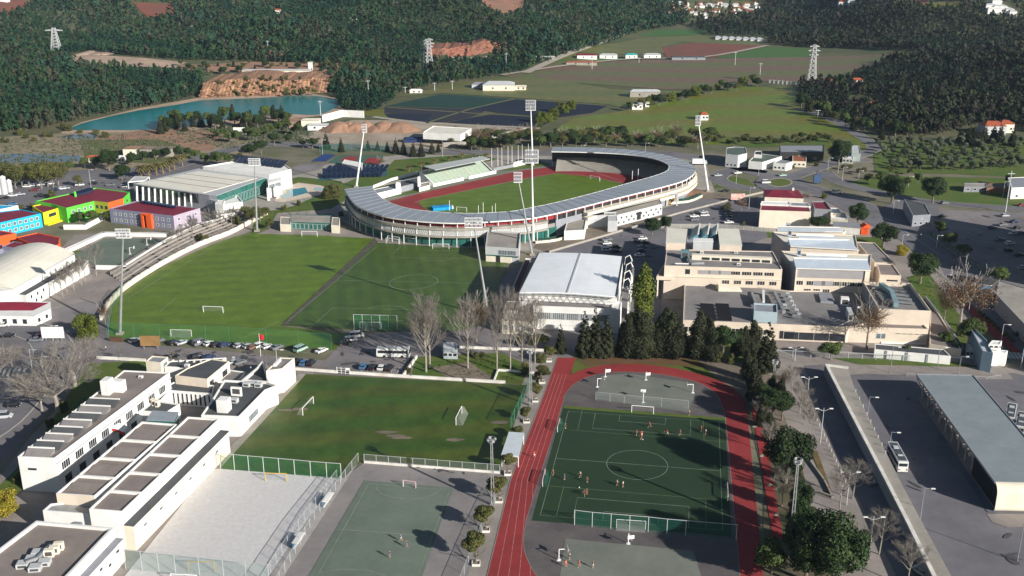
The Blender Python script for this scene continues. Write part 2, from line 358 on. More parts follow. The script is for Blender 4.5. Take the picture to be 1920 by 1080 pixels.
# ---- lawns, beds and verges
for pts in ([(120, 470), (180, 470), (120, 520), (60, 520)],
            [(555, 385), (700, 320), (780, 300), (850, 300), (780, 330), (720, 345), (655, 372), (620, 392), (520, 400), (505, 425), (470, 445), (480, 400), (530, 392)],
            [(510, 345), (560, 332), (640, 340), (650, 362), (570, 350)],
            [(1340, 352), (1360, 330), (1400, 336), (1420, 352)],
            [(780, 670), (940, 662), (1000, 690), (985, 722), (772, 706)],
            [(1072, 668), (1300, 672), (1400, 715), (1420, 745), (1340, 714), (1200, 684), (1105, 690), (1070, 702), (1078, 672)],
            [(1575, 345), (1650, 330), (1920, 335), (1960, 400), (1760, 378), (1640, 356)],
            [(1330, 640), (1440, 640), (1440, 700), (1340, 680)],
            [(1556, 445), (1650, 445), (1660, 470), (1560, 470)],
            [(1380, 434), (1450, 434), (1450, 446), (1390, 446)],
            [(1560, 672), (1760, 672), (1850, 690), (1640, 690)],
            [(1700, 520), (1740, 510), (1850, 660), (1790, 650)],
            [(700, 352), (830, 330), (790, 352), (720, 366)],
            [(740, 300), (900, 288), (930, 300), (820, 320), (700, 340)],
            [(20, 400), (140, 380), (240, 395), (60, 415)]):
    sheet('grass', pts, Z2, m_green)
sheet('verge', [(1075, 668), (1300, 668), (1330, 690), (1180, 681), (1100, 688)], Z3, mat('reddish bark mulch', (.16, .07, .04), col2=(.10, .08, .03), var=.2, scale=.2))
sheet('verge', [(1300, 668), (1440, 690), (1500, 870), (1470, 860), (1410, 760), (1340, 706)], Z3, m_bare2 := mat('trodden earth', (.24, .19, .15), col2=(.14, .12, .09), scale=.12, var=.2, detail=8))
sheet('tree_bed', [(1385, 700), (1440, 700), (1500, 860), (1560, 1120), (1430, 1120), (1432, 900)], Z2, mat('shady tree bed', (.15, .115, .08), col2=(.07, .075, .035), scale=.15, var=.25, detail=8))  # dark mulch, its tone deepened for the shade under the trees
sheet('verge', [(806, 690), (880, 680), (935, 715), (840, 708)], Z3, m_bare2)
sheet('path', [(1000, 668), (1045, 668), (1012, 760), (905, 1100), (865, 1100), (925, 885), (975, 730)], Z3, m_pave)
# ---- left training pitches
sheet('pitch', smoothc([(440, 444), (470, 439)], 2)+[(580, 441), (702, 448), (530, 606), (525, 612), (658, 628), (650, 641), (625, 657), (560, 651), (500, 646), (430, 642), (300, 637), (206, 634)]+smoothc([(207, 605), (214, 575), (230, 552), (262, 528), (300, 505), (350, 480), (400, 458), (440, 444)], 3)[:-1], Z3, m_pitchA)
sheet('pitch_border', [(702, 447), (709, 455), (538, 612), (526, 611)], Z4, mat('worn strip', (.085, .085, .06), var=.2))
sheet('synthetic_pitch', [(708, 456), (962, 472), (905, 610), (860, 622), (740, 622), (537, 611)], Z4, m_synth)
def W2(o, u, v, x, y): return (o.x+u.x*x+v.x*y, o.y+u.y*x+v.y*y)
def pitch_lines(c0, c1, c2, wd, ln, name, m, z, w=.16, pen=True, circ=9.15, boxw=40.3, boxd=16.5, goalw=18.3, goald=5.5):
    """c0 near-left corner, c1 near-right, c2 far-left (picture points); full set of field markings"""
    o = P(*c0); u = (P(*c1)-o).normalized(); v = (P(*c2)-o).normalized(); mb = MB()
    def ln_(pts, closed=False): strip(mb, [W2(o, u, v, *p) for p in pts], w, z, world=True, closed=closed)
    ln_([(0, 0), (wd, 0), (wd, ln), (0, ln)], True); ln_([(0, ln/2), (wd, ln/2)])
    ln_([(wd/2+circ*math.cos(a), ln/2+circ*math.sin(a)) for a in np.linspace(0, 2*math.pi, 48, endpoint=False)], True)
    if pen:
        for s, e in ((0, 1), (ln, -1)):
            for bw, bd in ((boxw, boxd), (goalw, goald)): ln_([(wd/2-bw/2, s), (wd/2-bw/2, s+e*bd), (wd/2+bw/2, s+e*bd), (wd/2+bw/2, s)])
            if circ > 8: ln_([(wd/2+9.15*math.cos(a), s+e*(11+9.15*math.sin(a))) for a in np.linspace(.65, math.pi-.65, 14)])
    return props(obj(name, mb, m), kind='structure')
pitch_lines((536, 607), (776, 613), (709, 461), 61, 96, 'pitch_lines', m_line2, Z5)
# the natural pitch carries faint touchlines too
mb = MB()
for pts in ([(240, 560), (415, 455)], [(300, 585), (330, 560)], [(445, 640), (530, 600)], [(260, 632), (600, 665)]): strip(mb, pts, .16, Z4+.03)
props(obj('pitch_lines', mb, m_line2), kind='structure')
# ---- lower training pitch
sheet('pitch', [(573, 702), (988, 723), (936, 884), (683, 862), (642, 896), (412, 880)], Z3, m_pitchB)
sheet('pitch_border', [(560, 700), (574, 702), (412, 880), (392, 882)], Z3, m_conc)
mb = MB(); sc_ = [(545, 738), (640, 790), (735, 812), (880, 740), (850, 800)]
for i, (x, y) in enumerate([(560, 768), (740, 818), (752, 822), (940, 793), (850, 826), (725, 812), (545, 770), (600, 690)]):
    c = P(x, y); n = 9; mb.poly([(c.x+(1.2+R.random()*1.3)*1.6*math.cos(2*math.pi*k/n), c.y+(.6+R.random()*.7)*math.sin(2*math.pi*k/n), Z4+i*.002) for k in range(n)])
props(obj('worn_turf_patches', mb, m_bare2), kind='structure')
# ---- beach court and handball court
sheet('sand_court', [(393, 882), (412, 880), (632, 897), (480, 1130), (195, 1130)], Z3, m_sand)
sheet('sports_ground', [(683, 868), (935, 888), (925, 930), (862, 1130), (470, 1130), (642, 898)], Z3, mat('pale asphalt', (.27, .25, .24), col2=(.19, .175, .175), scale=.05, var=.12, detail=8))
sheet('hard_court', [(683, 902), (850, 916), (775, 1130), (550, 1130)], Z4, m_court)
mb = MB()
for pts in ([(692, 908), (843, 921), (765, 1130)], [(692, 908), (568, 1130)], [(637, 994), (808, 1007)]): strip(mb, pts, .10, Z5)
strip(mb, [(708, 909), (706, 918), (715, 927), (735, 934), (765, 938), (795, 936), (815, 928), (828, 918)], .10, Z5)
strip(mb, [(600, 1075), (640, 1069), (690, 1071), (730, 1084)], .08, Z5)
props(obj('court_lines', mb, m_line2), kind='structure')
# ---- running oval round the small pitch
inner = [(982, 1010), (987, 976)]+[(1057, 752)]+smoothc([(1057, 745), (1075, 723), (1103, 708), (1140, 700), (1185, 699), (1235, 703), (1290, 713), (1325, 727), (1348, 748), (1360, 785)], 4)+[(1388, 1090), (1380, 1150), (1330, 1215), (1180, 1235), (1060, 1180), (1015, 1095)]+smoothc([(1012, 1090), (995, 1063), (984, 1035), (982, 1012)], 3)[1:-1]
outer = [(905, 1115), (958, 900), (1016, 752), (1045, 672), (1080, 672), (1069, 702)]+smoothc([(1069, 704), (1100, 692), (1140, 685), (1185, 683), (1235, 687), (1290, 697), (1340, 712), (1375, 730), (1396, 752), (1402, 785)], 4)+[(1432, 1090), (1425, 1170), (1340, 1260), (1160, 1280), (990, 1230)]
sheet('running_track', outer, Z4, m_track)
sheet('oval_infield', inner, Z4+.03, m_inner)
mb = MB(); strip(mb, inner[:-1], .18, Z4+.05, closed=True); strip(mb, [(905, 1115), (958, 900), (1016, 752), (1045, 672)], .15, Z4+.05)
props(obj('track_edging', mb, m_conc), kind='structure')
mb = MB()
for k in (.2, .4, .6, .8):
    pts = [((1-k)*a[0]+k*b[0], (1-k)*a[1]+k*b[1]) for a, b in (((905, 1115), (1015, 1115)), ((958, 900), (1010, 902)), ((1016, 752), (1053, 753)), ((1034, 702), (1069, 703)))]
    strip(mb, pts, .09, Z4+.035)
props(obj('lane_lines', mb, mat('faded lane paint', (.50, .26, .24), var=.3, scale=1.0)), kind='structure')
sheet('synthetic_pitch', [(1057, 762), (1359, 785), (1372, 1008), (997, 978)], Z4+.06, m_synth2)
sheet('pitch_edge', [(1057, 762), (1359, 785), (1360, 790), (1056, 767)], Z4+.063, m_green)
o_ = pitch_lines((1013, 968), (1357, 997), (1067, 768), 42.6, 57.0, 'pitch_lines', mat('thin white paint', (.26, .33, .25), var=.2), Z4+.10, w=.11, circ=7.9, boxw=27, boxd=9.5, goalw=13, goald=4)
mb = MB()
for pts in ([(1067, 808), (1358, 830)], [(1028, 913), (1352, 940)], [(1092, 769), (1083, 808)], [(1318, 783), (1320, 826)], [(1057, 914), (1043, 970)], [(1323, 938), (1324, 995)]): strip(mb, pts, .10, Z4+.105)
props(obj('court_lines', mb, mat('thin yellow paint', (.16, .24, .13), var=.2)), kind='structure')
sheet('hard_court', [(1127, 706), (1180, 702), (1300, 720), (1303, 745), (1290, 774), (1117, 750)], Z4+.06, m_court2)
sheet('hard_court', [(1060, 1012), (1300, 1035), (1335, 1150), (1040, 1150)], Z4+.06, m_court2)
sheet('long_jump_runway', [(1409, 760), (1425, 760), (1468, 1010), (1449, 1010)], Z4, m_track)
mb = MB()
for a in range(4): strip(mb, [(1412+a*14, 800+a*55), (1418+a*14, 802+a*55)], 1.5, Z4+.03)
props(obj('jump_markings', mb, m_line2), kind='structure')
# ------------------------------------------------------------------ building kit
m_white = mat('white render', (.77, .76, .735), col2=(.66, .65, .62), scale=.25, var=.06, detail=5)
m_cream = mat('cream render', (.67, .575, .47), col2=(.585, .50, .41), scale=.2, var=.05, detail=5)
m_cream2 = mat('pale cream render', (.74, .68, .56), col2=(.64, .58, .47), scale=.2, var=.05, detail=5)
m_brownroof = mat('brown roofing felt', (.25, .21, .19), col2=(.20, .17, .155), scale=.25, var=.08, detail=7)
m_greyroof = mat('grey gravel roof', (.25, .235, .23), col2=(.18, .17, .17), scale=.12, var=.12, detail=9)
m_darkroof = mat('dark roofing felt', (.085, .09, .095), col2=(.065, .07, .075), scale=.2, var=.1, detail=6)
m_sheetroof = stripe_mat('ribbed metal roof', (.30, .33, .36), (.27, .295, .325), 1.2, 0, rough=.5)
m_hallroof = stripe_mat('white sheet roof', (.78, .80, .82), (.73, .75, .78), .4, AP, rough=.5, var=.05)
m_creamroof = mat('cream sheet roof', (.72, .69, .60), col2=(.64, .61, .52), scale=.1, var=.05, rough=.6, detail=6)
m_redroof = mat('crimson sheet roof', (.22, .02, .04), col2=(.17, .018, .035), scale=.15, var=.1, rough=.6)
m_tiles = stripe_mat('orange roof tiles', (.42, .11, .05), (.34, .085, .04), .9, .3, var=.15)
m_frame = mat('pale window frame', (.6, .6, .58), var=.05)
m_dframe = mat('dark window frame', (.07, .07, .075), var=.05)
m_glass = glass_mat('dark window glass', (.03, .035, .045))
m_bglass = glass_mat('bright window glass', (.16, .19, .21), .2)
m_gglass = glass_mat('green tinted glazing', (.03, .13, .11), .15)
m_steel = mat('painted steel', (.42, .43, .44), var=.05, rough=.5)
m_galv = mat('galvanised steel', (.34, .35, .36), var=.1, rough=.45, metal=.4)
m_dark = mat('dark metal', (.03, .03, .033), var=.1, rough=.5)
m_lgrey = mat('light grey cladding', (.46, .47, .48), var=.06)
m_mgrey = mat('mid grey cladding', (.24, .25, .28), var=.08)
m_shutter = mat('grey shutter', (.30, .29, .30), var=.05)
m_solar = mat('solar glass', (.012, .017, .045), var=.3, rough=.15, spec=.6)
def inset(pts, d):
    """move every side of a counter-clockwise outline inwards by d"""
    n = len(pts); out = []
    for i in range(n):
        p0, p1, p2 = (Vector(pts[(i-1) % n][:2]), Vector(pts[i][:2]), Vector(pts[(i+1) % n][:2]))
        a = (p1-p0).normalized(); b = (p2-p1).normalized(); na = Vector((-a.y, a.x)); nb = Vector((-b.y, b.x))
        k = 1+na.dot(nb); m = (na+nb)/max(k, .3); out.append((p1.x+m.x*d, p1.y+m.y*d))
    return out
def window(parent, a, b, z0, z1, frame, glass, mull=0, name='window', proud=.05):
    """framed window standing on a wall line from a to b (metres, world); outside is to the right of a->b"""
    a = Vector((a[0], a[1], 0)); b = Vector((b[0], b[1], 0)); d = (b-a).normalized(); n = Vector((d.y, -d.x, 0)); w = (b-a).length; mb = MB()
    rz = math.atan2(d.y, d.x); c = (a+b)/2; f = min(.12, w*.12)
    def q(u0, u1, v0, v1, t):
        m = a+d*(u0+u1)/2+n*(t/2); mb.box((m.x, m.y, (v0+v1)/2), (u1-u0, t, v1-v0), rz)
    mb.cur = 1; q(f, w-f, z0+f, z1-f, proud*.5); mb.cur = 0
    q(0, f, z0, z1, proud); q(w-f, w, z0, z1, proud); q(f, w-f, z0, z0+f, proud); q(f, w-f, z1-f, z1, proud)
    for k in range(mull): u = w*(k+1)/(mull+1); q(u-f*.35, u+f*.35, z0+f, z1-f, proud*.9)
    return obj(name, mb, [frame, glass], parent)
class Bld:
    def __init__(s, name, label, cat, group=None):
        s.name, s.label, s.cat, s.group, s.root = name, label, cat, group, None
    def vol(s, pts, h, z0=0.0, wall=None, roof=None, par=.5, parw=.3, emats=None, world=False, wname='wall', rname='roof', base=None):
        """one volume whose roof corners are picture points seen at height h"""
        wall = wall or m_white; roof = roof or m_greyroof
        q = [Vector((p[0], p[1], 0)) for p in pts] if world else [P(p[0], p[1], h) for p in pts]
        if s.root is None:
            cx = sum(p.x for p in q)/len(q); cy = sum(p.y for p in q)/len(q)
            s.root = thing(s.name, s.label, s.cat, (cx, cy, 0), s.group)
        s.e = [(tuple(q[i][:2]), tuple(q[(i+1) % len(q)][:2])) for i in range(len(q))]
        ar = sum(q[i].x*q[(i+1) % len(q)].y-q[(i+1) % len(q)].x*q[i].y for i in range(len(q)))
        s.flip = ar < 0; s.h = h; s.z0 = z0
        c = ccw([tuple(p[:2]) for p in q]); mats = [wall]; mb = MB(); n = len(c)
        order = list(range(n)) if not s.flip else [(n-2-i) % n for i in range(n)]
        for i in range(n):
            a, b = c[i], c[(i+1) % n]
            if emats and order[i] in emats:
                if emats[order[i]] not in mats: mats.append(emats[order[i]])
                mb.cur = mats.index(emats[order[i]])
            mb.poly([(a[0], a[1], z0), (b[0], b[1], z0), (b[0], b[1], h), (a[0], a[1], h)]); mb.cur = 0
        if z0 > 0: mb.poly([(p[0], p[1], z0) for p in reversed(c)])
        if par > 0:
            inn = inset(c, parw)
            for i in range(n):
                j = (i+1) % n
                mb.poly([(*c[i], h), (*c[j], h), (*inn[j], h), (*inn[i], h)])
                mb.poly([(*inn[i], h), (*inn[j], h), (*inn[j], h-par-.1), (*inn[i], h-par-.1)])
            rp_ = inn
        else: rp_ = inset(c, -.15)
        obj(wname, mb, mats, s.root)
        mb = MB()
        if par > 0: mb.prism(rp_, h-par-.25, h-par)
        else: mb.prism(rp_, h+.002, h+.18, bottom=True)
        s.roofo = obj(rname, mb, roof, s.root)
        s.c = c
        return s
    def edge(s, i):
        a, b = s.e[i]; return (b, a) if s.flip else (a, b)
    def wins(s, i, n, w, z0, z1, s0=0.03, s1=.97, frame=None, glass=None, mull=0, name='window', proud=.06, skip=()):
        a, b = s.edge(i); a = Vector(a); b = Vector(b); L = (b-a).length; d = (b-a)/L
        for k in range(n):
            if k in skip: continue
            t = L*(s0+(s1-s0)*((k+.5)/n)); p = a+d*(t-w/2); q = a+d*(t+w/2)
            window(s.root, p, q, z0, z1, frame or m_frame, glass or m_glass, mull, name, proud)
        return s
    def band(s, i, z0, z1, m, proud=.12, s0=0, s1=1, name='band'):
        a, b = s.edge(i); a = Vector(a); b = Vector(b); d = b-a; p, q = a+d*s0, a+d*s1; u = d.normalized(); n = Vector((u.y, -u.x))
        mb = MB(); c = (p+q)/2+n*proud/2; mb.box((c.x, c.y, (z0+z1)/2), ((q-p).length, proud, z1-z0), math.atan2(u.y, u.x)); return obj(name, mb, m, s.root)
    def unit(s, px, z, d, m=None, rz=None, name='roof_unit', grille=True):
        """box of roof plant seen at picture point px, standing on height z"""
        p = P(px[0], px[1], z); rz = AP if rz is None else rz; mb = MB(); mb.box((p.x, p.y, z+d[2]/2), d, rz)
        mb.box((p.x, p.y, z+d[2]+.06), (d[0]*.96, d[1]*.96, .12), rz)
        if grille:
            mb.cur = 1; u = Vector((math.sin(rz), -math.cos(rz)))
            mb.box((p.x+u.x*d[1]/2, p.y+u.y*d[1]/2, z+d[2]*.55), (d[0]*.7, .06, d[2]*.6), rz); mb.cur = 0
        return obj(name, mb, [m or m_lgrey, m_dframe], s.root)
    def duct(s, pts, z, r, m=None, name='duct'):
        mb = MB(); q = [P(*p, z) for p in pts]
        for a, b in zip(q[:-1], q[1:]): mb.bar((a.x, a.y, z), (b.x, b.y, z), r)
        return obj(name, mb, m or m_galv, s.root)
def lerp(a, b, t): return tuple(x+(y-x)*t for x, y in zip(a, b))
def quad(a, b, c, d, u, v):
    """bilinear point inside picture quad a b c d (near-left, near-right, far-right, far-left)"""
    return lerp(lerp(a, b, u), lerp(d, c, u), v)
# ================================================================== lower school (white, bottom left)
B = Bld('school_wing', 'long white school wing with saw-tooth roof lights and slit windows beside the lawn', 'building')
A0, A1, A2, A3 = (33, 856), (102, 859), (318, 698), (232, 694)
B.vol([A0, A1, A2, A3], 9.6, wall=m_white, roof=m_brownroof, par=.35)
for k in range(9): B.wins(1, 1, 3.4, 5.0, 7.3, s0=.02+k*.105, s1=.02+k*.105+.1, mull=3, frame=m_white, glass=m_glass)
B.band(1, 7.9, 8.05, m_lgrey, .5, name='ledge'); B.band(1, 4.55, 4.7, m_lgrey, .3, name='ledge')
for k in range(8): B.wins(1, 1, 2.6, 1.0, 3.2, s0=.03+k*.11, s1=.03+k*.11+.09, frame=m_dframe)
B.wins(0, 1, 2.2, 6.0, 6.6, s0=.15, s1=.55, frame=m_dframe)
for k in range(8):                                                   # saw-tooth roof lights
    v0 = .02+k*.082; v1 = v0+.05; mb = MB()
    a = P(*quad(A0, A1, A2, A3, .10, v0), 9.6); b = P(*quad(A0, A1, A2, A3, .80, v0), 9.6); c = P(*quad(A0, A1, A2, A3, .80, v1), 9.6); d = P(*quad(A0, A1, A2, A3, .10, v1), 9.6)
    h0, h1 = 9.3, 10.6
    V = [(*a[:2], h0), (*b[:2], h0), (*c[:2], h0), (*d[:2], h0), (*d[:2], h1), (*c[:2], h1)]
    mb.add(V, [(0, 1, 5, 4), (1, 2, 5), (3, 0, 4), (2, 3, 4, 5)]); mb.cur = 1
    mb.bar((*lerp(d[:2], d[:2], 0), h1), (*c[:2], h1), .35)
    obj('roof_light', mb, [m_darkroof if k % 2 else m_greyroof, m_white], B.root)
B.unit((203, 737), 9.3, (2.2, 3.2, 4.2), m_white, grille=False, name='chimney'); B.unit((223, 733), 9.3, (3.6, 2.2, 3.2), m_white, grille=False, name='chimney')
B.unit((264, 708), 9.3, (1.2, .8, .5), m_white)
B = Bld('school_wing', 'broad white school wing with two rows of brown roof bays beside the sand court', 'building')
B0, B1, B2, B3 = (105, 925), (177, 930), (331, 795), (266, 790)
B.vol([B0, B1, B2, B3], 9.6, roof=m_brownroof, par=.5, emats={0: m_cream})
def bays(B, q, z, n, m, skip=()):
    for k in range(1, n):
        a = P(*quad(*q, .03, k/n), z); b = P(*quad(*q, .97, k/n), z); mb = MB(); mb.bar((*a[:2], z-.2), (*b[:2], z-.2), .5, .7); obj('parapet', mb, m, B.root)
bays(B, (B0, B1, B2, B3), 9.6, 4, m_white)
for k in range(4):
    mb = MB(); q = [P(*quad(B0, B1, B2, B3, u, v), 9.4) for u, v in ((.12, k/4+.05), (.9, k/4+.05), (.9, k/4+.15), (.12, k/4+.15))]
    mb.add([(p.x, p.y, z) for p, z in zip(q, (9.12, 9.12, 9.62, 9.62))]+[(q[2].x, q[2].y, 9.0), (q[3].x, q[3].y, 9.0)], [(0, 1, 2, 3), (3, 2, 4, 5)]); obj('roof_slope', mb, m_brownroof, B.root)
C0, C1, C2, C3 = (167, 954), (229, 959), (411, 785), (352, 781)
B.vol([C0, C1, C2, C3], 9.8, roof=m_brownroof, par=.5)
bays(B, (C0, C1, C2, C3), 9.8, 5, m_white)
B.band(1, 6.2, 6.5, m_darkroof, 2.4, name='ledge'); B.band(1, .0, 6.2, m_cream2, 2.3, name='lower_wall')
for k in range(6):
    a, b = B.edge(1); d = (Vector(b)-Vector(a)); u = d.normalized(); n = Vector((u.y, -u.x))*2.3; p = Vector(a)+d*(.08+.15*k)+n
    window(B.root, p, p+u*1.6, 3.6, 4.5, m_frame, m_bglass)
# glazed stair between the wings and the curved bridge
G = Bld('stair_pavilion', 'green glazed stair box with ribbed metal roof between the white school wings', 'building')
G.vol([(275, 788), (325, 790), (334, 774), (287, 771)], 9.0, wall=m_gglass, roof=m_sheetroof, par=0)
for i in (0, 1): G.wins(i, 5, 1.5, .5, 8.2, frame=m_steel, glass=m_gglass)
t = thing('footbridge', 'short arched footbridge with red underside linking the white school wings', 'bridge', (*P(215, 812, 5)[:2], 0)); mb = MB(); a = P(193, 806, 5); b = P(236, 806, 5)
arch = [(a.x+(b.x-a.x)*k/8, a.y+(b.y-a.y)*k/8, 5+1.3*math.sin(math.pi*k/8)) for k in range(9)]
for p, q in zip(arch[:-1], arch[1:]): mb.bar(p, q, 3.0, .3)
obj('deck', mb, m_white, t); mb = MB()
for p, q in zip(arch[:-1], arch[1:]): mb.bar((p[0], p[1]-1.4, p[2]-.5), (q[0], q[1]-1.4, q[2]-.5), .2, .7)
obj('beam', mb, mat('red paint', (.4, .04, .03)), t)
# low link and the bottom-left block
B = Bld('school_annexe', 'low white link building with narrow grey roof at the near end of the wings', 'building')
B.vol([(80, 957), (168, 964), (184, 936), (95, 944)], 7.2, roof=m_galv, par=.4); B.wins(0, 1, 5.5, 3.6, 4.1, s0=.05, s1=.6, frame=m_dframe, glass=m_glass); B.band(0, 3.0, 5.0, m_bglass, .8, s0=.66, s1=.82, name='bay_window')
B = Bld('school_hall', 'white block with flat brown roof and air conditioners in the near left corner', 'building')
B.vol([(60, 1150), (214, 989), (68, 976), (-110, 1110)], 8.2, roof=m_brownroof, par=.7, parw=.6)
B.band(0, 5.4, 5.6, m_mgrey, 1.8, name='ledge'); B.band(0, 0, 5.4, m_white, 1.7, name='lower_wall')
for k in range(4):
    a, b = B.edge(0); d = (Vector(b)-Vector(a)); u = d.normalized(); n = Vector((u.y, -u.x))*1.7; p = Vector(a)+d*(.56+.11*k)+n
    window(B.root, p, p+u*1.3, 2.4+(k % 2)*1.2, 3.3+(k % 2)*1.2, m_frame, m_glass)
for i, (x, y) in enumerate([(44, 1062), (67, 1068), (60, 1052), (93, 1043), (103, 1037), (111, 1030), (72, 1040), (84, 1058)]):
    B.unit((x, y), 7.5, (2.0, 1.1, 1.6) if 2 < i < 6 else (2.4, 2.0, .9), m_cream2 if 2 < i < 6 else m_lgrey, rz=AP+.3)
B.duct([(48, 1054), (70, 1046), (95, 1022)], 8.6, .6)
# northern cluster of the school
B = Bld('school_gatehouse', 'cream tower block with notched roof at the pitch corner by the car park', 'building')
B.vol([(499, 695), (529, 691), (552, 671), (525, 670)], 8.0, wall=m_cream2, roof=m_greyroof, par=.3)
B.band(1, 3.4, 6.2, m_white, .25, s0=.35, s1=.7, name='recess'); B.unit((520, 682), 7.7, (.8, 4.5, .7), m_white, grille=False)
B = Bld('school_block', 'white walled block with dark green-grey roof running along the lower pitch', 'building')
B.vol([(377, 778), (448, 781), (497, 731), (520, 722), (500, 716), (420, 712), (400, 745)], 6.2, roof=m_darkroof, par=.6)
B.wins(1, 1, 6, 1.4, 3.4, s0=.38, s1=.62, frame=m_lgrey, glass=m_bglass, mull=5)
B.unit((421, 770), 5.6, (3.0, 3.0, 3.6), m_white, grille=False, name='chimney'); B.unit((444, 742), 5.6, (3.2, .5, 2.6), m_white, name='vent')
for p in ((463, 724), (476, 723), (485, 725), (440, 754)): B.unit(p, 5.6, (2.0, 1.5, 1.1), m_lgrey)
B.unit((470, 690), 5.6, (.3, .3, .3), m_lgrey)
B = Bld('school_block', 'low white walled block with dark flat roof left of the cream tower', 'building')
B.vol([(453, 712), (505, 716), (500, 697), (492, 676), (480, 690)], 5.8, roof=m_darkroof, par=.9, parw=.5)
B = Bld('school_block', 'cream stepped volume with a sloping grey top in the middle of the white school', 'building')
B.vol([(328, 704), (388, 711), (430, 677), (395, 672), (350, 690)], 7.0, wall=m_cream2, roof=m_darkroof, par=.3, emats={0: m_cream, 1: m_cream2})
B.wins(1, 1, 2.4, 3.4, 5.6, s0=.05, s1=.3, frame=m_dframe); B.wins(1, 1, 3.0, 3.6, 5.4, s0=.62, s1=.9, frame=m_dframe)
B.unit((351, 687), 6.9, (1.4, 1, .6), m_white)
B = Bld('school_block', 'flat dark grey roofed block along the street behind the small cream turret', 'building')
B.vol([(308, 687), (392, 692), (424, 670), (318, 677)], 6.0, roof=m_darkroof, par=.25)
for k in range(5): B.unit((325+k*13, 678+k*.4), 5.75, (.5, .5, .5), m_white, grille=False, name='roof_vent')
B = Bld('school_turret', 'small cream turret with grey top at the street corner of the school lawn', 'building')
B.vol([(273, 677), (301, 680), (315, 669), (285, 667)], 7.6, wall=m_cream2, roof=m_galv, par=.25); B.wins(1, 1, 2.6, 4.4, 6.8, s0=.2, s1=.9, frame=m_white, glass=m_bglass)
B = Bld('school_block', 'low dark roofed court building with colonnade of white fins inside the white school', 'building')
B.vol([(262, 770), (310, 774), (337, 757), (300, 752), (318, 732), (398, 738), (402, 722), (325, 716), (268, 752)], 4.6, roof=m_darkroof, par=.35)
for i in (4, 5): B.wins(i, 9, .7, .4, 4.0, frame=m_white, glass=m_glass)
for p in ((284, 758), (290, 760), (296, 762)): B.unit(p, 4.2, (.9, 1.4, 1.7), m_cream2)
B = Bld('school_block', 'pair of low white flat roofed boxes in front of the cream tower', 'building')
B.vol([(408, 714), (446, 716), (460, 697), (430, 693)], 3.6, roof=m_greyroof, par=.3); B.vol([(420, 722), (440, 724), (446, 717), (428, 716)], 2.8, roof=m_darkroof, par=.2)
# ================================================================== sports hall in the middle
B = Bld('sports_hall', 'large sports hall with a gently arched white metal roof and white trussed front', 'building')
HF = 12.4
B.vol([(973, 549), (1155, 557), (1168, 483), (1010, 476)], HF-1.2, wall=m_white, roof=m_white, par=0)
q = [P(973, 547, HF), P(1155, 555, HF), P(1168, 480, HF), P(1010, 473, HF)]
mb = MB(); N = 10
def hp(u, v, dz=0): p = lerp(lerp(q[0], q[1], u), lerp(q[3], q[2], u), v); return (p[0], p[1], HF-.2+.6*math.sin(math.pi*u)+dz)
for i in range(N):
    u0, u1 = i/N, (i+1)/N
    mb.add([hp(u0, 0), hp(u1, 0), hp(u1, 1), hp(u0, 1), hp(u0, 0, -.35), hp(u1, 0, -.35), hp(u1, 1, -.35), hp(u0, 1, -.35)], [(0, 1, 2, 3), (4, 5, 1, 0), (7, 6, 5, 4), (3, 2, 6, 7)]+([(0, 3, 7, 4)] if i == 0 else [])+([(1, 5, 6, 2)] if i == N-1 else []))
obj('roof_canopy', mb, m_hallroof, B.root)
mb = MB(); mb.bar(hp(.5, 0, .1), hp(.5, 1, .1), .6, .15); obj('roof_gutter', mb, m_steel, B.root)
mb = MB(); NT = 14
for i in range(NT):
    u0, u1, um = i/NT, (i+1)/NT, (i+.5)/NT; lo = lambda u: (hp(u, 0)[0], hp(u, 0)[1]-.3, HF-2.2)
    up = lambda u: (hp(u, 0)[0], hp(u, 0)[1]-.3, hp(u, 0)[2]-.4)
    mb.bar(lo(u0), lo(u1), .18); mb.bar(up(u0), up(u1), .18); mb.bar(lo(u0), up(um), .12); mb.bar(up(um), lo(u1), .12)
obj('front_truss', mb, m_steel, B.root)
for u in (0.0, 1.0):
    mb = MB(); mb.bar(hp(u, 0, -.3), hp(u, 1, -.3), .5, .8); obj('eaves', mb, m_dark, B.root)
B.vol([(1000, 573), (1146, 579), (1152, 560), (1012, 555)], 8.6, wall=m_white, roof=m_greyroof, par=.3)
B.wins(0, 5, 5.2, 3.8, 6.4, s0=.06, s1=.95, frame=m_white, glass=m_bglass, mull=7, proud=.14); B.wins(0, 16, .8, 1.6, 1.9, s0=.1, s1=.9, frame=m_white)
a = P(1010, 553, 9.5); b = P(1056, 555, 9.5); window(B.root, (a.x, a.y-.2), (b.x, b.y-.2), 9.3, 10.6, m_dframe, m_solar, 6, 'solar_panel')
B.vol([(1146, 580), (1163, 581), (1166, 566), (1150, 564)], 8.7, wall=m_white, roof=m_white, par=.2)
B.vol([(941, 600), (1000, 603), (1008, 578), (952, 575)], 5.0, wall=m_cream2, roof=m_brownroof, par=.25); B.wins(0, 5, 1.4, 1.4, 3.4, frame=m_frame, glass=m_bglass)
B.vol([(944, 582), (968, 583), (972, 565), (950, 564)], 8.0, wall=m_white, roof=m_brownroof, par=.25)
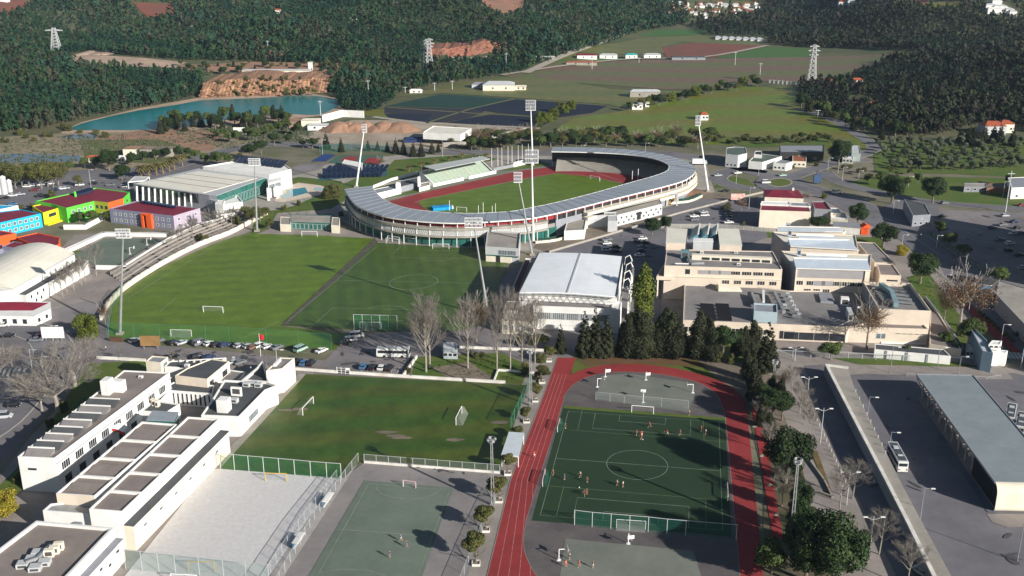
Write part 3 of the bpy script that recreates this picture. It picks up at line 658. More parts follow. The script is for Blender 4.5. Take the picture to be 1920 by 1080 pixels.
# red terrace deck along the hall's left side, steps, and the white ducts on its right
B.vol([(938, 590), (952, 591), (1003, 485), (985, 484)], 2.6, wall=m_white, roof=mat('brick red deck', (.16, .07, .055), var=.1), par=.5, rname='terrace')
B.vol([(958, 588), (975, 580), (1007, 482), (996, 481)], 4.6, wall=m_mgrey, roof=m_dark, par=.3, rname='terrace')
for i, (x, y) in enumerate([(1171, 488), (1173, 502), (1170, 517), (1168, 532), (1165, 548), (1163, 563)]):
    p = P(x, y, 7); mb = MB(); mb.tube([(p.x, p.y, 5), (p.x+.3, p.y, 8.2), (p.x+2.0, p.y+.4, 9.0), (p.x+3.0, p.y+.4, 7.0)], .22, 8); mb.box((p.x+3, p.y, 3.4), (.7, 1.6, 6.8), AP); obj('ventilation_duct', mb, m_white, B.root, smooth=False)
# ================================================================== big school complex on the right
B = Bld('college_building', 'sprawling low cream college block with wide grey gravel roof and dark solar collectors', 'building')
B.vol([(1281, 600), (1585, 613), (1640, 603), (1622, 545), (1480, 545), (1396, 535), (1370, 528), (1284, 523)], 5.8, wall=m_cream, roof=m_greyroof, par=.35)
B.wins(0, 22, 1.5, 1.6, 3.6, s0=.01, s1=.55, frame=m_cream2, glass=m_glass); B.wins(0, 1, 5, .6, 3.4, s0=.62, s1=.68, frame=m_dframe, glass=m_glass); B.wins(0, 1, 20, .4, 3.3, s0=.70, s1=.93, frame=m_cream, glass=m_glass, mull=3)
p = P(1347, 545, 5.8); mb = MB(); mb.add([(p.x+x, p.y+y, z) for x, y, z in ((0, 0, 5.5), (8.6, -.5, 5.5), (8.6, 3.5, 5.5), (0, 4, 5.5), (0, 0, 7.6), (0, 4, 7.6), (8.6, 3.5, 5.8), (8.6, -.5, 5.8))], [(0, 1, 7, 4), (1, 2, 6, 7), (2, 3, 5, 6), (3, 0, 4, 5), (4, 7, 6, 5)]); obj('roof_light', mb, [m_cream2], B.root)
for r in range(5):
    for c_ in range(2):
        a = P(1313+c_*29+r*1.2, 575+r*6.4, 5.6); mb = MB(); L = 4.6
        mb.add([(a.x, a.y, 5.6), (a.x+L, a.y-.6, 5.6), (a.x+L, a.y+.6, 6.5), (a.x, a.y+1.2, 6.5), (a.x, a.y+1.3, 6.4), (a.x+L, a.y+.7, 6.4)], [(0, 1, 2, 3), (3, 2, 5, 4), (4, 5, 1, 0)]); obj('solar_collector', mb, mat('black collector', (.012, .012, .014), rough=.35), B.root)
B.vol([(1414, 583), (1458, 586), (1457, 570), (1413, 568)], 9.4, z0=5.2, wall=mat('pale blue cladding', (.36, .45, .50), var=.05), roof=m_mgrey, par=.5, wname='plant_room', rname='plant_room_roof')
B.unit((1423, 588), 6.6, (1.6, .2, .5), m_dark, grille=False, name='vent')
B.duct([(1430, 545), (1452, 549), (1470, 585)], 7.2, 1.1); B.duct([(1410, 550), (1418, 572)], 6.8, .9); B.duct([(1431, 545), (1432, 566)], 7.4, .8, m_white)
for k, (x, y) in enumerate([(1475, 560), (1478, 568), (1482, 576), (1487, 584), (1492, 592), (1470, 553), (1465, 575)]): B.duct([(x-6, y), (x+7, y+1.5)], 6.6, .8); B.unit((x+6, y+2), 5.5, (1.3, 1.3, 1.2), m_lgrey)
B.unit((1583, 571), 5.5, (2.8, 2.4, 2.6), m_white); B.unit((1548, 561), 5.5, (4.5, 9, .6), m_mgrey, grille=False, name='roof_slab'); B.unit((1592, 596), 5.5, (1.6, 7.0, 2.6), m_lgrey); B.unit((1609, 590), 5.5, (1.0, 1.0, 2.8), m_white)
B.unit((1355, 545), 5.5, (.1, .1, .1), m_dark, grille=False, name='vent')
B = Bld('college_building', 'three storey cream college wing with dark window rows behind the wide gravel roof', 'building')
B.vol([(1246, 498), (1467, 505), (1449, 471), (1250, 467)], 13.0, wall=m_cream, roof=m_greyroof, par=.3)
B.wins(0, 1, 1.8, 10.0, 11.9, s0=.17, s1=.23, frame=m_dframe); B.wins(0, 4, 3.6, 10.2, 11.7, s0=.56, s1=.94, frame=m_cream, mull=3); B.wins(0, 3, 4.6, 10.2, 11.7, s0=.30, s1=.56, frame=m_shutter, glass=m_shutter, name='shutter')
B.wins(0, 5, 2.8, 6.6, 8.2, s0=.48, s1=.98, frame=m_cream, mull=2)
B.band(0, 8.9, 9.2, m_cream2, .35, name='ledge')
a = P(1297, 484, 13); b = P(1447, 491, 13); mb = MB(); mb.bar((*a[:2], 13.6), (*b[:2], 13.6), 2.2, 2.0); ro = obj('clerestory', mb, m_cream2, B.root)
for k in range(7):
    s0 = .12+k*.125; p = lerp(a, b, s0); q_ = lerp(a, b, s0+.10); window(B.root, (p[0], p[1]-1.12), (q_[0], q_[1]-1.12), 12.9, 13.9, m_dframe, m_glass)
B.unit((1284, 483), 12.7, (3, 3, 2.8), mat('blue green plant', (.12, .22, .24), var=.1)); B.duct([(1290, 480), (1296, 494), (1320, 493)], 13.6, .8); B.duct([(1268, 477), (1290, 479)], 13.3, .4); B.duct([(1266, 494), (1310, 495)], 13.3, .4, m_white)
for x, y in ((1380, 475), (1385, 497), (1316, 475)): B.unit((x, y), 12.7, (1.4, .9, .7), m_white)
B = Bld('college_building', 'pair of pale flat roofed teaching boxes with blue saw-tooth roof lights between them', 'building')
B.vol([(1249, 456), (1285, 457), (1288, 430), (1251, 428)], 15.0, wall=m_cream, roof=m_creamroof, par=0); B.vol([(1350, 459), (1391, 461), (1385, 430), (1346, 429)], 15.0, wall=m_cream, roof=m_creamroof, par=0)
B.vol([(1300, 453), (1337, 454), (1336, 448), (1301, 447)], 15.6, wall=m_lgrey, roof=m_white, par=0)
B.vol([(1287, 460), (1349, 462), (1345, 430), (1290, 429)], 12.6, wall=m_mgrey, roof=m_mgrey, par=.2)
for x in (1293, 1311, 1327):
    a = P(x, 447, 13); b = P(x+4, 428, 13); mb = MB(); mb.add([(a.x, a.y, 12.5), (a.x+3.2, a.y, 14.9), (b.x+3.2, b.y, 14.9), (b.x, b.y, 12.5), (a.x+3.5, a.y, 12.5), (b.x+3.5, b.y, 12.5)], [(0, 1, 2, 3), (1, 4, 5, 2), (0, 4, 1), (3, 2, 5)]); obj('roof_light', mb, mat('blue glazing', (.10, .22, .28), rough=.2), B.root); mb = MB(); mb.bar((a.x+3.3, a.y-.2, 14.9), (b.x+3.3, b.y, 14.9), .5); obj('gutter', mb, m_white, B.root)
m_slate = mat('blue grey sheet', (.40, .46, .53), var=.05, rough=.5)
def sawbar(label, f0, f1, t0, t1, b0, b1, h, wallz, wins):
    """teaching bar: lit cream front, blue-grey lean-to glazing over it, pale flat roof behind"""
    B = Bld('college_building', label, 'building')
    B.vol([f0, f1, b1, b0], h, wall=m_cream, roof=m_creamroof, par=.35, emats={3: m_mgrey})  # grey left wall puts that side's shade into the colour
    a, b = P(*f0, h), P(*f1, h); zt = h+2.2; c, d = P(*t1, zt), P(*t0, zt); mb = MB()
    mb.add([(a.x, a.y-.3, h+.25), (b.x, b.y-.3, h+.25), (c.x, c.y, zt), (d.x, d.y, zt), (d.x, d.y+.3, h), (c.x, c.y+.3, h)], [(0, 1, 2, 3), (3, 2, 5, 4), (0, 3, 4), (1, 5, 2)]); obj('lean_to_roof', mb, m_slate, B.root)
    mb = MB(); mb.bar((d.x, d.y, zt+.1), (c.x, c.y, zt+.1), .45); mb.bar((a.x, a.y-.4, h+.3), (b.x, b.y-.4, h+.3), .35); obj('coping', mb, m_white, B.root)
    for k in range(3):
        a_ = P(*quad(f0, f1, b1, b0, .25, .45+k*.17), h); b_ = P(*quad(f0, f1, b1, b0, .72, .45+k*.17), h); mb = MB(); mb.bar((*a_[:2], h+.5), (*b_[:2], h+.5), .5, 1.1); obj('roof_light', mb, m_white if k != 1 else m_slate, B.root)
    B.unit(quad(f0, f1, b1, b0, .16, .75), h, (1.5, 1.2, 2.5), m_slate)
    for x in (.78, .84, .9): B.unit(quad(f0, f1, b1, b0, x, .35), h, (1.2, .9, .7), m_lgrey)
    if wins:
        B.wins(0, 4, 3.3, h-6.2, h-4.4, s0=.52, s1=.93, frame=m_cream2, mull=3); B.wins(0, 2, 2.6, h-6.2, h-4.4, s0=.0, s1=.28, frame=m_cream2, mull=2); B.wins(0, 2, 4.4, h-6.2, h-4.4, s0=.28, s1=.5, frame=m_shutter, glass=m_shutter, name='shutter')
        B.wins(0, 3, 2.6, h-9.0, h-7.4, s0=.12, s1=.5, frame=m_cream2, mull=2); B.band(0, h-3.2, h-.3, m_shutter, .12, s0=.02, s1=.93, name='shutter'); B.band(0, 0, h, m_cream2, .5, s0=.93, s1=.96, name='pier'); B.band(0, 0, h, m_cream2, .7, s0=0, s1=.02, name='pier')
    return B
sawbar('nearest of the three parallel cream college bars, front of shutters and windows', (1492, 504), (1632, 508), (1488, 484), (1626, 487), (1465, 470), (1634, 477), 14.0, 0, True)
sawbar('middle of the three parallel cream college bars with blue-grey lean-to roofs', (1482, 463), (1610, 470), (1478, 448), (1592, 450), (1448, 434), (1604, 440), 14.0, 0, False)
sawbar('farthest of the three parallel college bars, thin blue-grey roof beside a round pine', (1458, 433), (1582, 436), (1458, 425), (1574, 427), (1456, 428), (1586, 431), 12.0, 0, False)
B = Bld('college_gym', 'cream gymnasium block with high parapet and silver ducts on its sunken roof', 'building')
B.vol([(1648, 579), (1746, 583), (1708, 531), (1618, 528)], 10.6, wall=m_cream, roof=m_greyroof, par=1.3, emats={3: m_mgrey})  # left wall of the cream block greyed to carry its shade
B.duct([(1652, 534), (1672, 549), (1680, 572)], 10.6, 1.6, mat('teal duct', (.20, .30, .33), var=.1)); B.duct([(1635, 540), (1655, 541)], 10, .5)
for k in range(4): B.duct([(1678+k*2, 545+k*7), (1700+k*5, 547+k*7.5)], 10.0, .6)
for k in range(4): B.duct([(1640+k*4, 545+k*5), (1668, 556+k*5)], 10.0, .45)
B.vol([(1570, 612), (1741, 617), (1726, 601), (1652, 597), (1600, 596)], 5.6, wall=m_cream, roof=m_brownroof, par=.4)
B.wins(0, 5, 1.9, 3.4, 3.9, s0=.64, s1=.98, frame=m_cream2); B.wins(0, 2, 1.7, 1.6, 3.6, s0=.44, s1=.54, frame=m_frame, glass=m_bglass); B.band(0, -.1, .6, m_white, .3, s0=.5, s1=1, name='plinth')
B = Bld('college_annexe', 'low flat annexe with plain brown grey roof wrapping the right of the gymnasium', 'building')
B.vol([(1743, 645), (1803, 655), (1762, 590), (1748, 575), (1744, 600)], 3.4, wall=m_cream, roof=m_brownroof, par=.3)
B.vol([(1640, 655), (1783, 668), (1770, 655), (1640, 644)], 3.0, wall=m_white, roof=m_darkroof, par=.2)
for k in range(3): B.band(0, 0, 2.9, m_mgrey, .15, s0=.14+k*.27, s1=.17+k*.27, name='door')
B = Bld('college_annexe', 'long flat grey roofed annexe right of the cream college bars beside the round pines', 'building')
B.vol([(1640, 492), (1678, 493), (1640, 455), (1606, 453)], 7.0, wall=m_cream, roof=m_greyroof, par=.3); B.vol([(1650, 515), (1690, 517), (1674, 495), (1644, 494)], 7.6, wall=m_cream, roof=m_brownroof, par=.3); B.wins(0, 1, 4, 5.2, 5.8, s0=.3, s1=.9, frame=m_dframe)
# entrance overhang left of the college
B = Bld('college_annexe', 'narrow cream canopy block on a post left of the college in the shade', 'building')
B.vol([(1231, 518), (1262, 519), (1262, 498), (1244, 497)], 9.0, z0=7.6, wall=m_cream, roof=m_brownroof, par=.2)
p = P(1247, 560); mb = MB(); mb.bar((p.x-3, p.y, 0), (p.x-3, p.y, 7.6), .5); obj('post', mb, m_cream2, B.root)
# ================================================================== stadium
RO = [(646, 355), (660, 377), (677, 390), (705, 401), (730, 407), (780, 413.5), (830, 417), (870, 417.5), (910, 415.5), (960, 412), (997, 408.5), (1040, 400), (1085, 389), (1130, 377.5), (1177, 366), (1242, 350), (1280, 339), (1297, 329), (1304, 320), (1300, 310), (1282, 301), (1255, 292), (1210, 284), (1160, 279), (1100, 276), (1060, 275.5), (1036, 276)]
RI = [(697, 350), (705, 362), (720, 375), (745, 386), (780, 394), (830, 399), (880, 401), (920, 399.5), (960, 397), (997, 390), (1040, 381), (1085, 370), (1130, 358), (1175, 345), (1222, 332), (1247, 323), (1254, 316), (1252, 309), (1232, 300), (1197, 293), (1160, 289), (1110, 286.5), (1070, 285.5), (1034, 285)]
def resample(pts, n):
    d = [0]
    for a, b in zip(pts[:-1], pts[1:]): d.append(d[-1]+math.dist(a, b))
    out = []; j = 0
    for k in range(n):
        t = d[-1]*k/(n-1)
        while j < len(d)-2 and d[j+1] < t: j += 1
        u = (t-d[j])/max(d[j+1]-d[j], 1e-6); out.append(lerp(pts[j], pts[j+1], u))
    return out
HR = 11.0; NS = 121
ro = resample([tuple(P(*p, HR)[:2]) for p in smoothc(RO, 4)], NS); ri = resample([tuple(P(*p, HR)[:2]) for p in smoothc(RI, 4)], NS)
# re-pair: nearest points so that ribs stay square to the ring
def ringpt(i, off):
    """point on the ring: off=0 at the outer roof edge, positive towards the field (metres)"""
    a = ro[i]; b = ri[i]; d = Vector((b[0]-a[0], b[1]-a[1])); d.normalize(); return (a[0]+d.x*off, a[1]+d.y*off)
ST = thing('stadium', 'athletics stadium ringed by a curved grey canopy around the red track', 'stadium', (*P(970, 380)[:2], 0))
def ringwall(i0, i1, o0, o1, z0, z1):
    """wall between two ring offsets (o0 at the bottom z0, o1 at the top z1), as strips"""
    mb = MB()
    for i in range(i0, i1):
        a, b = ringpt(i, o0), ringpt(i+1, o0); c, d = ringpt(i+1, o1), ringpt(i, o1)
        mb.add([(*a, z0), (*b, z0), (*c, z1), (*d, z1)], [(0, 1, 2, 3)])
    return mb
def ringbox(mb, i0, i1, o0, o1, z0, z1):
    for i in range(i0, i1):
        p = [ringpt(i, o0), ringpt(i+1, o0), ringpt(i+1, o1), ringpt(i, o1)]
        f = [(0, 1, 5, 4), (2, 3, 7, 6), (4, 5, 6, 7), (3, 2, 1, 0)]
        if i == i0: f.append((3, 0, 4, 7))
        if i == i1-1: f.append((1, 2, 6, 5))
        mb.add([(*q, z0) for q in p]+[(*q, z1) for q in p], f)
    return mb
m_canopy = mat('zinc canopy sheet', (.27, .30, .34), col2=(.235, .262, .30), scale=.08, var=.05, rough=.5)
mb = MB()
for i in range(NS-1):
    a, b, c, d = ro[i], ro[i+1], ri[i+1], ri[i]
    z0, z1 = HR, HR+.25
    mb.add([(*a, z0), (*b, z0), (*c, z1), (*d, z1), (*a, z0-.3), (*b, z0-.3), (*c, z1-.3), (*d, z1-.3)], [(0, 1, 2, 3), (7, 6, 5, 4), (0, 4, 5, 1), (2, 6, 7, 3)]+([(0, 3, 7, 4)] if i == 0 else [])+([(1, 5, 6, 2)] if i == NS-2 else []))
obj('canopy', mb, m_canopy, ST)
mb = MB()
for i in range(0, NS, 2): mb.bar((*ro[i], HR+.05), (*ri[i], HR+.30), .28, .14)
obj('canopy_seams', mb, m_mgrey, ST)
mb = MB()
for i in range(NS-1):
    mb.bar((*ri[i], HR+.1), (*ri[i+1], HR+.1), .3, .45); mb.bar((*ringpt(i, .1), HR-.35), (*ringpt(i+1, .1), HR-.35), .25, .5)
obj('canopy_fascia', mb, m_white, ST)
E0, E1 = 6, 88                                                         # the stretch of ring with a full outer facade
def pillar(a, z0, z1, w, parent, m=None, name='column'):
    mb = MB(); mb.bar((a[0], a[1], z0), (a[0], a[1], z1), w); obj(name, mb, m or m_white, parent)
for i in range(2, 90, 2): pillar(ringpt(i, .9), 7.4, HR-.35, .34, ST)
for i in range(90, NS, 3): pillar(ringpt(i, .9), 0, HR-.35, .4, ST)
m_sred = mat('stadium red wall', (.24, .022, .03), var=.12, scale=.3)
for i0, i1, z in ((12, 46, 7.6), (46, 86, 9.0)): obj('upper_wall', ringwall(i0, i1, 2.6, 2.6, z, HR-.2), m_sred, ST)
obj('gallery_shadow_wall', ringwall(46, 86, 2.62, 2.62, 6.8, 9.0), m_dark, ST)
mb = MB(); ringbox(mb, 86, NS-1, 2.4, 2.7, 3, HR-.3); obj('upper_wall', mb, m_dark, ST)  # dark wall colour stands in for canopy shade behind the terraces
mb = MB(); ringbox(mb, 0, 12, 2.4, 2.7, 4, HR-.3); obj('upper_wall', mb, m_dark, ST)  # left end coloured dark for the shade it lies in
# left: lattice parapet and green glazed ground floor; right: white banded gallery
mb = MB(); ringbox(mb, 1, 44, -.5, 2.9, 7.4, 8.4); obj('concrete_ledge', mb, m_conc, ST); mb = MB(); ringbox(mb, 1, 44, -.9, 1.2, 4.3, 5.0); obj('concrete_ledge', mb, m_conc, ST)
mb = ringwall(1, 44, .1, .1, 5.0, 7.4); obj('lattice_panel', mb, m_lgrey, ST)
mb = MB()
for i in range(12, 44):
    a, b = ringpt(i, -.02), ringpt(i+1, -.02)
    for k in range(3):
        p, q = lerp(a, b, k/3), lerp(a, b, (k+1)/3); m_ = lerp(p, q, .5); mb.bar((*p, 5.2), (*m_, 7.2), .1); mb.bar((*m_, 7.2), (*q, 5.2), .1)
    if i % 2 == 0: mb.bar((*a, 5.0), (*a, 7.4), .35)
obj('lattice', mb, m_white, ST)
mb = ringwall(1, 46, 1.6, 1.2, 0, 4.4); obj('ground_floor_glazing', mb, m_gglass, ST)
for i in range(2, 46, 2): pillar(ringpt(i, -.6), 0, 4.3, .28, ST)
mb = MB(); ringbox(mb, 52, 100, -1.2, 2.4, 6.6, 7.7); ringbox(mb, 52, 100, -1.4, 2.2, 4.2, 5.4); obj('gallery_parapet', mb, m_cream2, ST)
mb = ringwall(46, 104, 2.3, 2.3, 0, 6.9); obj('lower_wall', mb, m_mgrey, ST)
mb = MB(); ringbox(mb, 78, 100, -.4, .2, 7.7, 8.6); obj('gallery_parapet', mb, m_cream2, ST)
# terraces inside the ring
m_terr = stripe_mat('terrace concrete', (.31, .29, .26), (.22, .205, .185), 1.3, .35, var=.1, noise=0)
mb = MB(); steps = 12
for k in range(steps):
    z = .9+k*.40; ringbox(mb, 3, NS-2, 15.2-k*1.0, 14.2-k*1.0, 0, z)
ringbox(mb, 3, NS-2, 3.2, 2.75, 0, 5.5)
obj('terraces', mb, m_terr, ST)
# entrance building set against the ring, perforated service building and ramps on the right
B = Bld('entrance_block', 'grey concrete entrance block under the stadium canopy left of the tilted mast', 'building')
B.vol([(910, 462), (973, 466), (976, 436), (914, 432)], 6.6, wall=m_lgrey, roof=m_conc, par=.5); B.wins(0, 2, 4, 3.4, 5.4, s0=.4, s1=.9, frame=m_steel, glass=m_bglass, mull=2)
B.band(0, 0, 2.9, m_cream2, .25, s0=.02, s1=.3, name='pier'); B.band(0, 0, 2.9, m_dark, .15, s0=.32, s1=.42, name='doorway'); B.band(0, 0, 2.9, m_cream2, .25, s0=.45, s1=.78, name='pier'); B.band(0, 2.9, 3.2, m_gglass, .5, name='canopy')
B = Bld('service_building', 'long grey building with round portholes and a raised walkway beside the stadium ring', 'building')
B.vol([(1158, 403), (1242, 382), (1237, 372), (1100, 404)], 5.6, wall=m_lgrey, roof=m_conc, par=.2)
a, b = B.edge(0); a = Vector(a); b = Vector(b); L = (b-a).length; d = (b-a)/L; n = Vector((d.y, -d.x))
for k in range(18):
    p = a+d*(L*(.03+.055*k))+n*.03; z = 1.7+(k % 2)*1.9+.3*math.sin(k*2.1); mb = MB()
    mb.tube([(p.x-n.x*.1, p.y-n.y*.1, z), (p.x+n.x*.05, p.y+n.y*.05, z)], .48, 12); obj('porthole', mb, m_dark, B.root)
B.wins(0, 1, 3.0, .6, 4.6, s0=.42, s1=.52, frame=m_lgrey, glass=m_dark, name='door')
B.vol([(1058, 433), (1096, 431), (1100, 408), (1064, 412)], 4.4, wall=m_white, roof=m_conc, par=.3); B.vol([(1140, 414), (1158, 414), (1156, 400), (1140, 402)], 5.4, wall=m_lgrey, roof=m_lgrey, par=.1)
for nm, q in (('portal_frame', (1133, 423)), ('portal_frame', (1250, 386))):
    p = P(*q); t = thing(nm, 'grey portal frame with yellow ramp sides '+('left' if q[0] < 1200 else 'right')+' of the porthole building', 'portal', tuple(p)); mb = MB()
    for x in (0, 5.0): mb.bar((p.x+x, p.y, 0), (p.x+x, p.y, 6), .7)
    mb.bar((p.x-.35, p.y, 6.2), (p.x+5.35, p.y, 6.2), .7); obj('frame', mb, m_lgrey, t); mb = MB(); mb.bar((p.x+.3, p.y+2, 0.2), (p.x+4.7, p.y+2, 3.4), .3, 1.2); obj('ramp', mb, mat('yellow brown panel', (.35, .22, .06)), t)
for i, (x, y, w_) in enumerate([(1096, 392, 4), (1212, 358, 4), (1292, 336, 3)]):
    p = P(x, y, 5); t = thing('kiosk', ('first', 'second', 'third')[i]+' small white and green kiosk from the left on the stadium gallery', 'kiosk', (p.x, p.y, 4.7)); mb = MB(); mb.box((p.x, p.y, 6.0), (w_, 2, 2.4), .35); obj('body', mb, m_white, t); mb = MB(); mb.box((p.x+.9, p.y-.9, 5.6), (w_*.45, .5, 1.8), .35); obj('counter', mb, mat('green plastic', (.01, .25, .12)), t)
def wallrun(name, label, pts, h, m, w=.3, cat='wall', cap=None, world=False):
    """free-standing wall along picture points on the ground"""
    q = [Vector((p[0], p[1], 0)) if world else P(*p) for p in pts]; mb = MB()
    for a, b in zip(q[:-1], q[1:]): e = (b-a).normalized()*(w*.49); mb.bar(a-e+Vector((0, 0, h/2)), b+e+Vector((0, 0, h/2)), w, h)
    if cap:
        mb.cur = 1
        for a, b in zip(q[:-1], q[1:]): mb.bar(a+Vector((0, 0, h+.05)), b+Vector((0, 0, h+.05)), w+.12, .12)
    return props(obj(name, mb, [m]+([cap] if cap else []), loc=q[0]), label, cat)
wallrun('perimeter_wall', 'pale kerb wall running diagonally past the front of the stadium car park', [(1030, 474), (1170, 433), (1270, 402), (1390, 371), (1430, 362)], 1.0, m_conc, .5)
sheet('verge', [(1000, 465), (1030, 474), (1170, 433), (1270, 402), (1400, 368), (1330, 362), (1250, 392), (1150, 425), (1090, 430), (1010, 452)], Z3, m_bare2)
sheet('verge', [(1003, 446), (1080, 421), (1062, 412), (1005, 430)], Z4, m_bare); sheet('verge', [(1250, 378), (1330, 362), (1300, 355), (1255, 366)], Z4, m_bare)
for k, pts in enumerate(([(1004, 452), (1045, 447), (1090, 430), (1102, 420)], [(1255, 378), (1290, 375), (1315, 365)])):
    wallrun('ramp_screen', 'curved dark green screen along the '+('left' if not k else 'right')+' earth bank of the stadium', smoothc(pts, 3), 1.2, mat('dark green mesh', (.012, .05, .035), var=.1), .12, 'screen')
    wallrun('ramp_wall', 'curved white retaining wall under the '+('left' if not k else 'right')+' green screen of the stadium', smoothc([(x+1, y+5) for x, y in pts], 3), 1.2, m_cream2, .4)
# stadium floor, track and field
sheet('stadium_apron', [(690, 384), (722, 372), (760, 352), (930, 322), (1035, 305), (1100, 308), (1190, 316), (1235, 332), (1190, 352), (1080, 384), (960, 408), (860, 414), (760, 405)], Z3, mat('grey green apron', (.20, .20, .16), col2=(.15, .16, .13), scale=.1, var=.1, detail=6))
sheet('running_track', smoothc([(722, 383), (737, 376), (805, 359), (850, 349), (960, 324), (1000, 318), (1042, 313), (1095, 312), (1150, 316), (1195, 323), (1222, 333), (1205, 346), (1160, 361), (1080, 383), (1000, 402), (930, 413), (850, 414), (780, 407), (740, 396)], 3, True), Z4, m_track)
sheet('stadium_pitch', [(783, 381), (795, 375), (960, 341), (1044, 326), (1110, 333), (1172, 346), (1080, 377), (1000, 396), (960, 403), (900, 406), (830, 403), (800, 395)], Z4+.06, m_pitchA)
mb = MB(); strip(mb, smoothc([(783, 381), (795, 375), (960, 341), (1044, 326), (1110, 333), (1172, 346)], 2), .4, Z4+.1); strip(mb, [(1085, 312), (1175, 345)], .3, Z4+.03); props(obj('track_edging', mb, m_conc), kind='structure')
p = P(828, 393); t = thing('equipment_cover', 'bright blue covered landing mat at the left end of the stadium field', 'mat', tuple(p)); mb = MB(); mb.box((p.x, p.y, .9), (9.5, 5, 1.5), .3); obj('mat', mb, mat('bright blue tarpaulin', (.01, .28, .62)), t); mb = MB(); mb.box((p.x+5.2, p.y+1.2, .9), (.6, 2, 1.7), .3); obj('end_panel', mb, m_white, t)
sheet('stadium_lawn', [(724, 372), (790, 352), (812, 356), (760, 366)], Z4, m_green); sheet('stadium_lawn', [(930, 321), (1010, 300), (1035, 310), (960, 320)], Z4, m_green)
# west stand
ST = thing('grandstand', 'small grandstand with rows of pale green seats under a flat grey roof', 'grandstand', (*P(870, 335)[:2], 0))
f0, f1 = P(812, 351), P(930, 325.5); dr = (f1-f0).normalized(); nb_ = Vector((-dr.y, dr.x, 0)); L = (f1-f0).length
def sp(s, d, z): v = f0+dr*s+nb_*d; return (v.x, v.y, z)
m_seat = mat('pale green seats', (.37, .44, .36), col2=(.30, .37, .30), scale=1.2, var=.15, detail=3)
mb = MB(); ns = 13
for k in range(ns):
    z0 = 1.3+k*.42; d0 = .3+k*.82
    mb.add([sp(1, d0, z0-.42 if k else .6), sp(L-3, d0, z0-.42 if k else .6), sp(L-3, d0, z0), sp(1, d0, z0), sp(1, d0+.82, z0), sp(L-3, d0+.82, z0)], [(0, 1, 2, 3), (3, 2, 5, 4)])
obj('seating', mb, m_seat, ST)
for s in (L*.33, L*.63):
    mb = MB()
    for k in range(ns): mb.bar(sp(s-.6, .7+k*.82, 1.34+k*.42), sp(s+.6, .7+k*.82, 1.34+k*.42), .7, .12)
    obj('aisle_steps', mb, mat('cream steps', (.5, .42, .30)), ST)
mb = MB(); mb.bar(sp(0, 0, .9), sp(L*.47, 0, .9), .35, 1.8); mb.bar(sp(L*.55, 0, .9), sp(L, 0, .9), .35, 1.8)
for s in (0.2, L-2.4): mb.add([sp(s, 0, 0), sp(s, 11.5, 0), sp(s, 11.5, 7.4), sp(s, 0, 1.8), sp(s+.4, 0, 0), sp(s+.4, 11.5, 0), sp(s+.4, 11.5, 7.4), sp(s+.4, 0, 1.8)], [(0, 1, 2, 3), (7, 6, 5, 4), (3, 2, 6, 7), (0, 3, 7, 4), (1, 5, 6, 2)])
mb.bar(sp(.4, 11.2, 3.7), sp(L-2.4, 11.2, 3.7), .3, 7.4); obj('wall', mb, m_white, ST)
mb = MB(); mb.bar(sp(.8, 10.8, 8.0), sp(L-3, 10.8, 8.0), .1, 1.8); obj('rear_glazing', mb, m_glass, ST)
for k in range(9): pillar(sp(.8+k*(L-4)/8, 10.0, 0), 5.6, 8.9, .35, ST)
r = [P(794, 311.5, 10.4), P(816, 318.5, 9.8), P(919, 297.5, 9.8), (P(905, 292.5, 10.4))]
mb = MB(); mb.add([tuple(v) for v in r]+[(v.x, v.y, v.z-.35) for v in r], [(0, 1, 2, 3), (7, 6, 5, 4), (0, 4, 5, 1), (1, 5, 6, 2), (2, 6, 7, 3), (3, 7, 4, 0)]); obj('roof', mb, mat('pale zinc roof', (.36, .38, .37), var=.05, rough=.5), ST)
B = Bld('changing_rooms', 'low dark and white clubhouse with terraces left of the green seated grandstand', 'building')
B.vol([(742, 352), (790, 341), (789, 331), (741, 341)], 3.2, wall=m_mgrey, roof=m_darkroof, par=.2); B.vol([(700, 364), (752, 352), (750, 345), (700, 355)], 3.4, wall=m_white, roof=m_mgrey, par=.2)
B.vol([(786, 352), (806, 347), (804, 340), (786, 344)], 2.4, wall=m_white, roof=m_conc, par=.2); B.vol([(742, 345), (751, 344), (751, 341), (742, 342)], 5.6, wall=m_white, roof=m_white, par=.1); B.vol([(783, 333), (788, 332), (788, 330), (783, 331)], 7, wall=m_white, roof=m_white, par=.1)
wallrun('terrace_wall', 'white wall sloping up behind the clubhouse left of the grandstand', [(700, 353), (735, 339), (783, 327)], 1.6, m_white, .4)
wallrun('field_wall', 'white wall panel at the far right end of the grandstand', [(963, 314), (988, 308)], 3, m_white, .4); wallrun('field_fence_wall', 'low grey barred wall between grandstand and white wall panel', [(925, 322), (962, 314)], 2.0, m_mgrey, .3)
B = Bld('gate_building', 'low concrete building with green glazed front behind the training pitch', 'building')
B.vol([(544, 416), (621, 419), (622, 404), (545, 402)], 3.6, wall=m_gglass, roof=m_conc, par=.2); B.wins(0, 9, 1.9, .4, 3.0, frame=m_steel, glass=m_gglass); B.vol([(525, 420), (545, 421), (545, 407), (526, 406)], 3.6, wall=m_cream2, roof=m_conc, par=.2); B.vol([(621, 422), (636, 423), (637, 408), (623, 407)], 3.8, wall=m_cream2, roof=m_conc, par=.2)
# flag poles
for i in range(8):
    p = P(922+i*9.5+(i % 2)*2, 313-i*1.2); t = thing('flagpole', 'bare white flagpole, '+ordw(i, 8)+' of the row beyond the grandstand', 'flagpole', tuple(p), 'flagpoles beyond the grandstand')
    mb = MB(); mb.tube([(p.x, p.y, 0), (p.x, p.y, 11)], [.22, .1], 6); obj('pole', mb, m_white, t); mb = MB(); mb.box((p.x, p.y, .3), (1, 1, .6)); obj('base', mb, m_conc, t)
